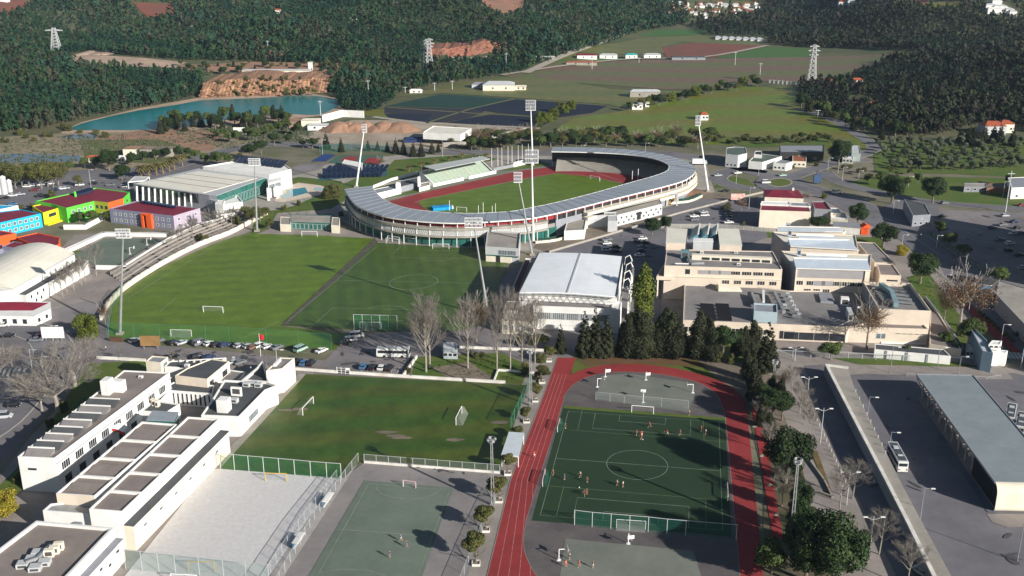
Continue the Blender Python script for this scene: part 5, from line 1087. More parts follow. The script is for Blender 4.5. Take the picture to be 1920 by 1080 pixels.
fence('green net curving round the lower left corner of the training pitch', [(203, 640), (205, 605), (214, 575), (228, 554)], 4.0, 8, n_green, MATS['green post'], pr=.05)
fence('tall green net with white posts behind the near goal of the synthetic pitch', [(664, 618), (680, 618.3), (697, 618.8), (713, 619.2), (729, 619.6), (745, 620)], 5.6, 30, n_green, m_lgrey, pr=.09)
fence('green net with pale posts between the lower pitch and the sand court', [(414, 880), (440, 882), (467, 884.5), (495, 887), (524, 889.5), (553, 892), (583, 895), (613, 897.5), (640, 899.5)], 4.6, 40, n_green, m_lgrey, pr=.1)
fence('chain link fence on a low white wall along the handball court end', [(683, 869), (937, 889)], 2.7, 3.4, n_grey, m_lgrey, pr=.06, base=.8)
fence('green net along the right edge of the lower pitch beside the planted trees', [(996, 722), (958, 806)], 4.0, 5, n_dkgreen, MATS['green post'], pr=.08)
fence('wire fence on the sand side of the substitutes strip', [(632, 898), (560, 992), (484, 1110)], 2.6, 3.6, n_grey, m_steel, pr=.06)
fence('wire fence on the court side of the substitutes strip', [(672, 866), (648, 897), (590, 976), (514, 1110)], 2.6, 3.6, n_grey, m_steel, pr=.06)
fence('tall net with thin posts closing the near end of the sand court', [(236, 1068), (330, 1077), (420, 1086), (505, 1096)], 5.0, 4.4, net_mat('pale green netting', (.25, .36, .33), .28), m_steel, pr=.07)
fence('tall green net with white posts behind the near goal inside the oval', [(1077, 986), (1110, 990), (1145, 993), (1180, 996), (1215, 999), (1250, 1003), (1285, 1006), (1380, 1014)], 4.2, 40, n_dkgreen, m_lgrey, pr=.09)
fence('faint wire fence behind the far goal inside the oval', [(1117, 752), (1170, 758), (1240, 764), (1290, 769)], 3.0, 5.4, n_grey, m_steel, pr=.05)
fence('grey fence with white posts between college garden and bus yard pavement', [(1590, 672), (1720, 678), (1857, 684)], 2.0, 4.5, n_grey, m_lgrey, pr=.12)
fence('grey gate and fence line at the top of the plaza', [(1452, 668), (1520, 671), (1590, 672)], 2.2, 5, n_grey, m_lgrey, pr=.1)
fence('long green-grey fence running beside the avenue and the parking lot', [(1746, 443), (1830, 503), (1902, 560)], 2.4, 6, net_mat('grey green mesh', (.12, .18, .16), .5), m_dark, pr=.07)
fence('white paling fence behind the flat pale roofed college boxes', [(1240, 428), (1345, 428), (1460, 437)], 2.0, 4, net_mat('paling', (.5, .48, .42), .5), m_lgrey, pr=.09)
fence('tall green tennis court fence among the pines', [(600, 288), (660, 284), (740, 286), (770, 290)], 5, 9, net_mat('tennis mesh', (.02, .12, .08), .22), MATS['green post'], pr=.1)
fence('steel railing on the raised kerb of the bus yard walkway', [(1700, 706), (1850, 712), (1876, 708)], 1.0, 3, n_grey, m_steel, pr=.05)
fence('low railing along the near right edge of the handball court', [(935, 930), (902, 1000), (862, 1100)], 2.4, 4, n_grey, m_steel, pr=.05)
wallrun('boundary_wall', 'long low white wall between the car park and the lower pitch', [(556, 694), (632, 699.5)], .9, m_whitewall, .5)
wallrun('boundary_wall', 'white wall right of the car park gate along the top of the lower pitch', [(656, 701), (770, 708.5), (946, 719)], .9, m_whitewall, .5)
wallrun('boundary_wall', 'short white wall slanting between car park and poplar lawn', [(757, 706), (781, 672)], 1.1, m_whitewall, .5)
wallrun('boundary_wall', 'pale wall round the small gravel plot beside the poplar lawn', [(927, 714), (934, 696), (1000, 701)], .8, m_whitewall, .4)
wallrun('boundary_wall', 'white wall along the street behind the school lawn', [(183, 673), (225, 675), (272, 678)], 1.0, m_whitewall, .4)
wallrun('boundary_wall', 'broken white wall behind the bare poplars in front of the sports hall', [(862, 653), (940, 656), (1018, 659)], .9, m_whitewall, .4)
wallrun('garden_wall', 'dark coping wall descending along the right side of the college', [(1735, 562), (1780, 620), (1806, 662)], 1.4, m_mgrey, .5)
wallrun('low_wall', 'pale low wall at the head of the concrete channel in the plaza', [(1494, 846), (1508, 852), (1545, 903), (1560, 934), (1534, 925)], .7, m_conc, .4)
sheet('channel', [(1520, 846), (1532, 846), (1562, 930), (1556, 934)], Z3, mat('muddy water', (.16, .11, .04), var=.2, rough=.3))
wallrun('yard_wall', 'dark brown timber wall beside the foot of the left corner mast', [(208, 640), (228, 641)], 1.6, mat('brown timber', (.10, .05, .03)), .6)
# raised edge of the bus yard
mb = MB(); HRW = 3.3
L_ = [P(*p, HRW) for p in [(1546, 685), (1570, 732), (1600, 790), (1660, 906), (1700, 985), (1760, 1110)]]; R_ = [P(*p, HRW) for p in [(1590, 690), (1600, 722), (1630, 785), (1690, 906), (1732, 985), (1800, 1110)]]
t = thing('retaining_wall', 'long raised concrete walkway whose wall shades the lane beside the bus yard', 'wall', (L_[2].x, L_[2].y, 0))
mb.add([(v.x, v.y, z) for v in L_ for z in (0, HRW)], [(2*i, 2*i+1, 2*i+3, 2*i+2) for i in range(5)]); mb.add([(v.x, v.y, z) for v in R_ for z in (0, HRW)], [(2*i+2, 2*i+3, 2*i+1, 2*i) for i in range(5)])
mb.add([(L_[0].x, L_[0].y, 0), (R_[0].x, R_[0].y, 0), (R_[0].x, R_[0].y, HRW), (L_[0].x, L_[0].y, HRW)], [(0, 3, 2, 1)])
obj('wall', mb, m_mgrey, t); mb = MB(); mb.add([tuple(v) for v in L_]+[tuple(v) for v in R_], [(i, 6+i, 7+i, i+1) for i in range(5)]); obj('walkway', mb, m_conc, t)
mb = MB()
for a, b in zip(L_[:-1], L_[1:]): mb.bar((a.x+.5, a.y, HRW+.25), (b.x+.5, b.y, HRW+.25), .9, .5)
mb.bar((L_[0].x+1, L_[0].y-.4, HRW+.25), (R_[0].x, R_[0].y-.4, HRW+.25), .8, .5); obj('parapet', mb, m_whitewall, t)
def bollards(n, a, b, lab, z=0):
    proto = None
    for k in range(n):
        p = P(*lerp(a, b, k/(n-1)), z); l = 'small metal bollard, '+ordw(k, n, 'far')+' of the row '+lab
        mb = MB(); mb.tube([(p.x, p.y, z), (p.x, p.y, z+.85)], .12, 6); mb.tube([(p.x, p.y, z+.85), (p.x, p.y, z+.95)], [.14, .05], 6)
        props(obj('bollard', mb, m_lgrey, loc=p), l, 'bollard', 'bollards '+lab)
bollards(14, (1527, 780), (1585, 905), 'along the plaza trees')
bollards(9, (1604, 735), (1660, 850), 'on the raised walkway', HRW)
# ================================================================== goals and courts
def goal(a, b, label, h=2.44, r=.09, m=None, depth=1.5, net=n_white, cat='goal', side=1, w=None):
    p, q = P(*a), P(*b); d = (q-p).normalized(); n = Vector((-d.y, d.x, 0))*side; t = thing('goal', label, cat, tuple(p)); m = m or m_white
    for v in (p, q): mb = MB(); mb.tube([(v.x, v.y, 0), (v.x, v.y, h)], r, 6); obj('post', mb, m, t)
    mb = MB(); mb.tube([(p.x, p.y, h), (q.x, q.y, h)], r, 6); obj('crossbar', mb, m, t)
    P_, Q_ = p+n*depth, q+n*depth; u = .3; pt, qt = p+n*depth*u, q+n*depth*u; mb = MB()
    mb.add([(p.x, p.y, h), (q.x, q.y, h), (qt.x, qt.y, h), (pt.x, pt.y, h), (Q_.x, Q_.y, .02), (P_.x, P_.y, .02), (p.x, p.y, .02), (q.x, q.y, .02)], [(0, 1, 2, 3), (3, 2, 4, 5), (0, 3, 5, 6), (1, 7, 4, 2)])
    obj('net', mb, net, t)
    mb = MB(); mb.bar((P_.x, P_.y, .05), (Q_.x, Q_.y, .05), .06); mb.bar((p.x, p.y, .05), (P_.x, P_.y, .05), .05); mb.bar((q.x, q.y, .05), (Q_.x, Q_.y, .05), .05); obj('base_frame', mb, m, t)
    return t
m_goal = mat('goal white', (.78, .78, .76), var=.03, rough=.5); m_yel = mat('yellow goal paint', (.60, .36, .03), var=.05); m_rw = stripe_mat('red and white goal tape', (.75, .72, .70), (.5, .03, .03), 2.6, .6, var=.02, noise=0)
for a, b, l, kw in (
 ((381.5, 586), (418.5, 587.5), 'white football goal standing alone inside the left training pitch', {}),
 ((321, 630.5), (359.5, 631.5), 'white football goal near the street net of the left training pitch', {'side': -1}),
 ((675, 616), (715, 616.5), 'white goal of the synthetic pitch in front of the tall green net', {'side': -1}),
 ((811, 467.5), (842, 468), 'white goal at the far end of the synthetic pitch', {}),
 ((724, 456), (748, 459), 'leftmost spare goal parked under the stadium wall', {}),
 ((757, 455), (781, 458), 'second spare goal parked under the stadium wall', {}),
 ((727, 452), (749, 455), 'spare goal standing just behind the leftmost one under the stadium', {}),
 ((566, 443.5), (595, 444), 'white goal at the far end of the left natural training pitch', {}),
 ((568, 780), (588, 758), 'white goal with sagging net at the left end of the lower pitch', {'side': 1, 'depth': 2}),
 ((855, 798), (866, 776), 'white netted goal at the right end of the lower pitch', {'side': -1, 'depth': 2}),
 ((756, 913.5), (779.5, 917), 'red and white handball goal at the far end of the green court', {'m': m_rw, 'h': 2.0, 'depth': 1}),
 ((498, 903), (538, 904), 'yellow beach soccer goal at the far end of the sand court', {'m': m_yel, 'depth': .9, 'net': n_grey}),
 ((354, 1071), (403, 1072), 'yellow beach soccer goal at the near end of the sand court', {'m': m_yel, 'depth': .9, 'side': -1, 'net': n_grey}),
 ((322, 1094), (370, 1097), 'white goal cut by the bottom edge near the sand court', {'side': -1}),
 ((1184, 774.5), (1225, 778), 'white goal at the far end of the dark pitch inside the oval', {}),
 ((1155.5, 991), (1210, 994.5), 'white goal at the near end of the dark pitch inside the oval', {'side': -1}),
 ((1106, 337), (1124, 340.5), 'white goal at the right end of the stadium field', {}),
 ((856, 397), (875, 398.5), 'goal half hidden by the stadium canopy at the left end', {}),
 ((1045, 812), (1049.5, 796), 'far striped small goal on the left touchline inside the oval', {'m': m_rw, 'h': 2, 'depth': 1.2, 'side': -1, 'net': n_dkgreen}),
 ((1017, 914), (1022, 892), 'near striped small goal on the left touchline inside the oval', {'m': m_rw, 'h': 2, 'depth': 1.2, 'side': -1, 'net': n_dkgreen}),
 ((1364, 941), (1363, 917), 'striped small goal on the right touchline inside the oval', {'m': m_rw, 'h': 2, 'depth': 1.2, 'net': n_dkgreen})):
    kw.setdefault('m', m_goal); goal(a, b, l, **kw)
def hoop(x, y, ang, label, h=3.4):
    p = P(x, y); t = thing('basketball_hoop', label, 'basketball hoop', tuple(p), 'basketball hoops'); d = Vector((math.cos(ang), math.sin(ang), 0)); mb = MB()
    mb.bar((p.x, p.y, 0), (p.x, p.y, h-.4), .16); mb.bar((p.x, p.y, h-.4), (p.x+d.x*1.8, p.y+d.y*1.8, h-.4), .14); mb.box((p.x, p.y, .15), (.9, .9, .3)); obj('post', mb, m_goal, t)
    c = p+d*1.9; mb = MB(); mb.box((c.x, c.y, h-.3), (.06, 1.5, .9), ang); obj('backboard', mb, m_white, t)
    mb = MB(); c = c+d*.35; ring = [(c.x+.23*math.cos(a), c.y+.23*math.sin(a), h-.8) for a in np.linspace(0, 2*math.pi, 11)]; mb.tube(ring, .025, 4, cap=False); obj('rim', mb, m_rw, t)
for x, y, a, l in ((1048, 1052, .1, 'white basketball hoop on the grey court at the near end of the oval'), (1178, 1021, -1.4, 'basketball hoop in the tree shade behind the near oval goal'), (1120, 727, .1, 'basketball hoop at the left of the far oval court'), (1135, 708, -1.2, 'thin basketball hoop at the far edge of the far oval court'), (1211, 714, -1.4, 'basketball hoop in the middle of the far edge of the far oval court'), (1299, 738, math.pi, 'white basketball hoop at the right of the far oval court'), (1206, 756, 1.5, 'basketball hoop just behind the far goal inside the oval'), (244, 477, 0, 'hoop with white board in the middle of the sunken green court'), (276, 460, 0, 'hoop with white board near the far corner of the sunken green court')): hoop(x, y, a, l)
# high jump / pole vault frames seen over the canopy
for i, (x, y) in enumerate([(843, 396), (897, 400), (906, 400), (923, 401), (929, 402)]):
    p = P(x, y); mb = MB(); mb.tube([(p.x, p.y, 0), (p.x, p.y, 5.4-(i % 2)*1.4)], .12, 5); mb.box((p.x, p.y, .1), (.8, .8, .2)); props(obj('vault_stand', mb, m_goal, loc=p), 'thin white upright above the canopy edge, '+ordw(i, 5)+' on the stadium field', 'upright', 'uprights on the stadium field')
for i, (x, y) in enumerate([(1185, 344), (1196, 340)]):
    p = P(x, y); mb = MB(); mb.tube([(p.x, p.y, 0), (p.x, p.y, 7)], .16, 6); mb.box((p.x, p.y, .2), (.8, .8, .4)); props(obj('scoreboard_post', mb, m_goal, loc=p), ('left', 'right')[i]+' white post on the red area at the right stadium end', 'post')
# dugouts in the fenced strip, benches
for i, (x, y) in enumerate([(616, 945), (561, 1022)]):
    p = P(x, y); t = thing('dugout', ('upper', 'lower')[i]+' white roofed dugout between sand court and handball court', 'dugout', tuple(p), 'dugouts'); mb = MB(); rz = 1.03+math.pi/2*0
    u = (P(640, 899)-P(500, 1100)).normalized(); rz = math.atan2(u.y, u.x); mb.box((p.x, p.y, 1.9), (4.6, 1.5, .12), rz); obj('roof', mb, m_white, t)
    mb = MB(); n = Vector((-u.y, u.x, 0)); c = p+n*.7; mb.box((c.x, c.y, 1), (4.5, .08, 1.8), rz); obj('back_panel', mb, mat('blue dugout panel', (.02, .10, .18)), t)
    mb = MB(); c = p+n*.35; mb.box((c.x, c.y, .45), (4.2, .4, .08), rz)
    for k in (-2, 0, 2): c2 = c+u*k; mb.box((c2.x, c2.y, .22), (.1, .35, .42), rz)
    obj('bench', mb, m_white, t)
sheet('substitutes_strip', [(645, 898), (672, 868), (514, 1110), (486, 1110), (630, 900)], Z4, mat('pale strip', (.34, .32, .31), var=.1))
p = P(642, 699); mb = MB()
t = thing('gate', 'white barred gate with small sign in the wall above the lower pitch', 'gate', tuple(p)); a, b = P(632, 700), P(656, 702); 
for z in (.3, 1.1, 1.9): mb.bar((a.x, a.y, z), (b.x, b.y, z), .08)
for k in range(4): v = a.lerp(b, k/3); mb.bar((v.x, v.y, 0), (v.x, v.y, 2.2), .12)
obj('bars', mb, m_goal, t); mb = MB(); v = a.lerp(b, .82); mb.box((v.x, v.y-.1, 1.8), (1.1, .05, .7)); obj('sign', mb, m_white, t)
# ================================================================== floodlight masts
def topof(b, tx, ty):
    q = P(*b); a_, dy, dz = ray(tx, ty); k = q.y/dy; return Vector((a_*k, q.y, HC+dz*k))
def bigmast(b, tp, label, head=(6, 3.2), rows=3, cols=4, r=(.55, .22), frame=False, mid=None):
    p = P(*b); q = topof(b, *tp); t = thing('floodlight_mast', label, 'floodlight mast', tuple(p)); mb = MB(); mb.tube([tuple(p), tuple(p.lerp(q, .5)), tuple(q)], [r[0], (r[0]+r[1])/2, r[1]], 8); obj('pole', mb, m_goal if frame != 'grey' else m_galv, t)
    mb = MB(); mb.box((p.x, p.y, .4), (2.2, 2.2, .8)); obj('footing', mb, m_conc, t)
    w, h = head; mb = MB(); cx, cz = q.x, q.z
    for i in range(rows+1): z = cz-h/2+h*i/rows; mb.bar((cx-w/2, q.y-.3, z), (cx+w/2, q.y-.3, z), .16)
    for s in (-1, 1): mb.bar((cx+s*w/2, q.y-.3, cz-h/2), (cx+s*w/2, q.y-.3, cz+h/2), .16)
    mb.box((cx, q.y+.3, cz-h/2-.15), (w*1.04, 1.3, .14)); obj('lamp_frame', mb, m_goal, t)
    for i in range(rows):
        for j in range(cols): lx = cx-w/2+w*(j+.5)/cols; lz = cz-h/2+h*(i+.5)/rows; mb = MB(); mb.box((lx, q.y-.35, lz), (w/cols*.72, .4, h/rows*.62)); mb.cur = 1; mb.box((lx, q.y-.57, lz), (w/cols*.6, .05, h/rows*.5)); obj('floodlight', mb, [m_lgrey, m_mgrey], t)
    return t
bigmast((225, 627), (231, 437), 'tall floodlight mast at the lower left corner of the left training pitch', (4.8, 3.0), frame='grey')
bigmast((482, 434), (477, 303), 'floodlight mast at the far left corner of the natural training pitch', (5.2, 3.0), frame='grey')
bigmast((916, 596), (888, 417), 'leaning floodlight mast between synthetic pitch and bare poplars', (6.0, 3.4), frame='grey')
bigmast((998, 478), (971, 332), 'dark leaning floodlight mast behind the sports hall roof', (3.4, 4.2), frame='grey')
bigmast((1000, 454), (997, 293), 'white floodlight mast with square lamp grid near the stadium front', (5.6, 5.6), 3, 6)
bigmast((999, 311), (995, 197), 'farther white floodlight mast whose lamp grid stands highest above the stadium', (5.6, 5.6), 3, 6)
bigmast((1328, 359), (1309, 226), 'white leaning floodlight mast right of the stadium', (2.6, 5.0), 3, 2)
bigmast((668, 351), (683, 240), 'white leaning floodlight mast left of the stadium by the solar field', (2.4, 4.2), 3, 2)
def smallmast(b, ty, label, tx=None):
    p = P(*b); q = topof(b, tx or b[0], ty); t = thing('lighting_mast', label, 'lighting mast', tuple(p), 'lattice lighting masts'); mb = MB()
    for s in (-.35, .35): mb.bar((p.x+s, p.y, 0), (q.x+s*.5, q.y, q.z), .22)
    n = int(q.z/1.6)
    for k in range(n): a = p.lerp(q, k/n); c = p.lerp(q, (k+1)/n); s = .35 if k % 2 else -.35; mb.bar((a.x+s, a.y, a.z), (c.x-s, c.y, c.z), .09)
    obj('lattice_pole', mb, m_galv, t); mb = MB(); ring = [(q.x+.8*math.cos(a), q.y+.8*math.sin(a), q.z) for a in np.linspace(0, 2*math.pi, 13)]; mb.tube(ring, .08, 4, cap=False); mb.tube([(x, y, z+1) for x, y, z in ring], .06, 4, cap=False); mb.box((q.x, q.y, q.z), (1.4, 1.4, .1)); obj('platform', mb, m_galv, t)
    for k in range(4): a = k*math.pi/2+.4; mb = MB(); mb.box((q.x+.95*math.cos(a), q.y+.95*math.sin(a), q.z+.6), (.35, .6, .55), a); obj('floodlight', mb, m_galv, t)
smallmast((924.5, 949), 828, 'grey lattice lighting mast among the planted trees left of the track', 921.5)
smallmast((996, 762), 662, 'grey lattice lighting mast beside the green net at the top of the track', 994)
smallmast((1483, 1012), 868, 'grey lattice lighting mast rising from the dark trees right of the track', 1496)
smallmast((1449, 730), 682, 'grey lattice lighting mast at the top of the plaza trees', 1453)
def lamppost(b, ty, label, tx=None, double=False, m=None, z=0, name='street_lamp', grp=None):
    p = P(*b, z); q = topof(b, tx or b[0], ty); h = max(3.5, q.z); 
    if z: q = Vector((p.x, p.y, z+7)); h = q.z
    t = thing(name, label, 'street lamp', tuple(p), grp); m = m or m_lgrey; mb = MB(); mb.tube([(p.x, p.y, z), (p.x, p.y, h)], [.12, .07], 6); 
    for s in ((-1, 1) if double else (1,)): mb.bar((p.x, p.y, h-.9 if double else h), (p.x+s*1.7, p.y-.2, h-.1), .09)
    obj('pole', mb, m, t)
    for s in ((-1, 1) if double else (1,)): mb = MB(); mb.box((p.x+s*1.9, p.y-.2, h-.05), (1.0, .4, .16)); obj('lamp_head', mb, m_white, t)
for i, (x, y, tx, ty) in enumerate([(1490, 677, 1493, 651), (1512, 760, 1516, 706), (1538, 831, 1544, 765), (1587, 947, 1592, 884), (1629, 1045, 1637, 968)]): lamppost((x, y), ty, 'white double armed lamp post in the plaza, '+ordw(i, 5, 'far'), tx, True, grp='plaza lamp posts')
for i, (x, y, ty) in enumerate([(1669, 700, 650), (1757, 692, 651), (1797, 703, 668), (1624, 803, 744), (1668, 838, 810), (1725, 976, 915), (1907, 1054, 980)]): lamppost((x, y), ty, 'thin grey bus yard lamp post, '+ORD[i]+' counted from the college fence', m=m_mgrey, grp='bus yard lamp posts')
for i, (x, y, ty) in enumerate([(1579, 340, 313), (1571, 325, 305), (1609, 344, 320), (1613, 412, 386), (1674, 402, 376), (1717, 436, 410), (1755, 466, 441), (1691, 462, 440), (1798, 505, 480), (1770, 545, 515), (1845, 560, 535), (1872, 540, 517), (1816, 585, 555), (1877, 640, 608), (1914, 690, 653), (1380, 345, 322), (1422, 330, 309), (1552, 320, 296), (1703, 350, 331), (1880, 370, 340), (1404, 392, 352), (1090, 290, 272), (1210, 285, 268), (830, 294, 262), (605, 290, 262), (170, 345, 318), (172, 360, 338), (100, 640, 610), (60, 690, 655), (80, 690, 668), (428, 688, 676), (520, 690, 655)]): lamppost((x, y), ty, 'thin street lamp '+('beside the avenue' if x > 1590 else 'near the roundabout' if x > 1370 else 'along the road behind the stadium' if x > 700 else 'in the left hand streets')+', '+ORD[i % 40]+' in the row', grp='street lamps')
# billboard, bin, billboard by the road, kiosk sign
for x, y, w_, h_, l, c in ((1383, 379, 7, 3.2, 'pink and white billboard beside the stadium road', mat('pink poster', (.62, .28, .22), col2=(.7, .6, .55), scale=.8, var=.1)), (454, 255, 11, 4.5, 'white roadside billboard near the quarry lake trees', m_white), (283, 655, 6.5, 3.6, 'brown framed target board beside the parked cars', mat('brown board', (.25, .15, .06))), (101, 640, 7.5, 4.0, 'white board with brown arch behind the red parked cars', m_white)):
    p = P(x, y); t = thing('billboard', l, 'billboard', tuple(p)); mb = MB(); mb.box((p.x, p.y, h_*.5+1.2), (w_, .25, h_)); obj('panel', mb, c, t)
    for s in (-.35, .35): pillar((p.x+s*w_, p.y+.2), 0, h_+1, .2, t, m_mgrey, 'leg')
p = P(1532, 345); t = thing('sign_tower', 'blue advertising block at the roundabout exit', 'sign', tuple(p)); mb = MB(); mb.box((p.x, p.y, 3.0), (4.2, 1.4, 4.4)); obj('panel', mb, mat('blue sign', (.05, .09, .18)), t)
for s in (-1.4, 1.4): pillar((p.x+s, p.y), 0, .85, .3, t, m_dark, 'leg')
p = P(489, 668); t = thing('flag', 'red flag on a pole beside the white school parapet', 'flag', tuple(p)); mb = MB(); mb.tube([(p.x, p.y, 0), (p.x, p.y, 8)], .07, 5); obj('pole', mb, m_goal, t); mb = MB(); mb.add([(p.x, p.y, 7.9), (p.x+.8, p.y-.2, 7.6), (p.x+1.5, p.y+.1, 7.2), (p.x+1.3, p.y, 5.6), (p.x+.6, p.y-.2, 5.9), (p.x, p.y, 6.2)], [(0, 5, 4, 1), (1, 4, 3, 2)]); obj('cloth', mb, mat('red flag cloth', (.55, .01, .02)), t)
# planters of the little trees are built with the trees
# ================================================================== vehicles
CARCOL = {'white': (.72, .72, .70), 'silver': (.42, .44, .46), 'grey': (.16, .17, .19), 'black': (.015, .015, .018), 'dark blue': (.02, .035, .10), 'blue': (.05, .16, .30), 'dark red': (.18, .02, .03), 'brown': (.20, .10, .06), 'pale green': (.30, .45, .38)}
m_tyre = mat('tyre rubber', (.02, .02, .02), var=.1); m_rim = mat('wheel rim', (.4, .4, .4), metal=.6, rough=.4); m_lamp = mat('headlight lens', (.7, .7, .68), rough=.2, var=.02); m_rear = mat('tail light lens', (.35, .01, .01), rough=.3, var=.02)
def carpaint(c): return mat(c+' car paint', CARCOL[c], var=.03, rough=.3, spec=.5, scale=2)
def prof(mb, pts, w, z=None, taper=1.0):
    n = len(pts); zc = min(p[1] for p in pts); zt = max(p[1] for p in pts)
    def hw(v): return w/2*(1-(1-taper)*(v-zc)/max(zt-zc, 1e-6))
    vs = [(x, -hw(v), v) for x, v in pts]+[(x, hw(v), v) for x, v in pts]
    mb.add(vs, [tuple(range(n)), tuple(range(2*n-1, n-1, -1))]+[((i+1) % n, i, n+i, n+(i+1) % n) for i in range(n)])
SHAPE = {'hatchback': (2.0, 1.45, -1.85, -1.35, .35, 1.05), 'estate car': (2.25, 1.48, -2.1, -1.8, .4, 1.15), 'saloon': (2.25, 1.42, -1.5, -.9, .35, 1.1), 'van': (2.5, 2.1, -2.45, -2.3, 1.1, 1.75), 'off-roader': (2.2, 1.75, -2.1, -1.85, .5, 1.1)}
protos = {}
def make_car(kind, colour):
    L, H, r0, r1, r2, r3 = SHAPE[kind]; w = 1.76 if kind != 'van' else 1.95; bz = .95 if kind != 'van' else 1.15; nm = kind.replace(' ', '_').replace('-', '_')
    t = thing(nm if nm != 'hatchback' else 'hatchback_car', 'x', 'car' if kind != 'van' else 'van'); cp = carpaint(colour)
    mb = MB(); prof(mb, [(-L, .32), (L-.1, .30), (L, .55), (L-.12, .74), (r3+.05, bz), (r0, bz+.02), (-L, bz-.1)], w); obj('body', mb, cp, t)
    mb = MB(); prof(mb, [(r0+.03, bz), (r3, bz-.02), (r2, H-.08), (r1, H-.08)], w*.93, taper=.86); obj('windows', mb, m_glass, t)
    mb = MB(); prof(mb, [(r1-.06, H-.09), (r2+.06, H-.09), (r2-.1, H), (r1+.1, H)], w*.84); 
    for x in ((r1+r2)/2,): mb.box((x, w*.425, (bz+H)/2), (.10, .04, H-bz)); mb.box((x, -w*.425, (bz+H)/2), (.10, .04, H-bz))
    obj('roof', mb, cp, t)
    for x in (-L+.75, L-.8):
        for s in (-1, 1): mb = MB(); mb.tube([(x, s*(w/2-.2), .32), (x, s*(w/2+.02), .32)], .32, 12); wv = obj('wheel', mb, m_tyre, t); mb = MB(); mb.tube([(x, s*(w/2+.0), .32), (x, s*(w/2+.035), .32)], .19, 8); obj('rim', mb, m_rim, wv)
    for s in (-1, 1):
        mb = MB(); mb.box((L-.04, s*(w/2-.25), .62), (.12, .34, .16)); obj('headlight', mb, m_lamp, t); mb = MB(); mb.box((-L+.0, s*(w/2-.18), bz-.22), (.08, .26, .18)); obj('tail_light', mb, m_rear, t)
    return t
def put_car(kind, colour, x, y, deg, label, group, z=Z4+.03):
    p = P(x, y); key = (kind, colour)
    if key not in protos:
        o = make_car(kind, colour); protos[key] = o; o.location = (p.x, p.y, z); o.rotation_euler.z = math.radians(deg); props(o, label, None, group)
    else: o = dup(protos[key], (p.x, p.y, z), math.radians(deg), 1.0, label, group)
    return o
Hh, Ee, Ss, Vv, Oo = 'hatchback', 'estate car', 'saloon', 'van', 'off-roader'
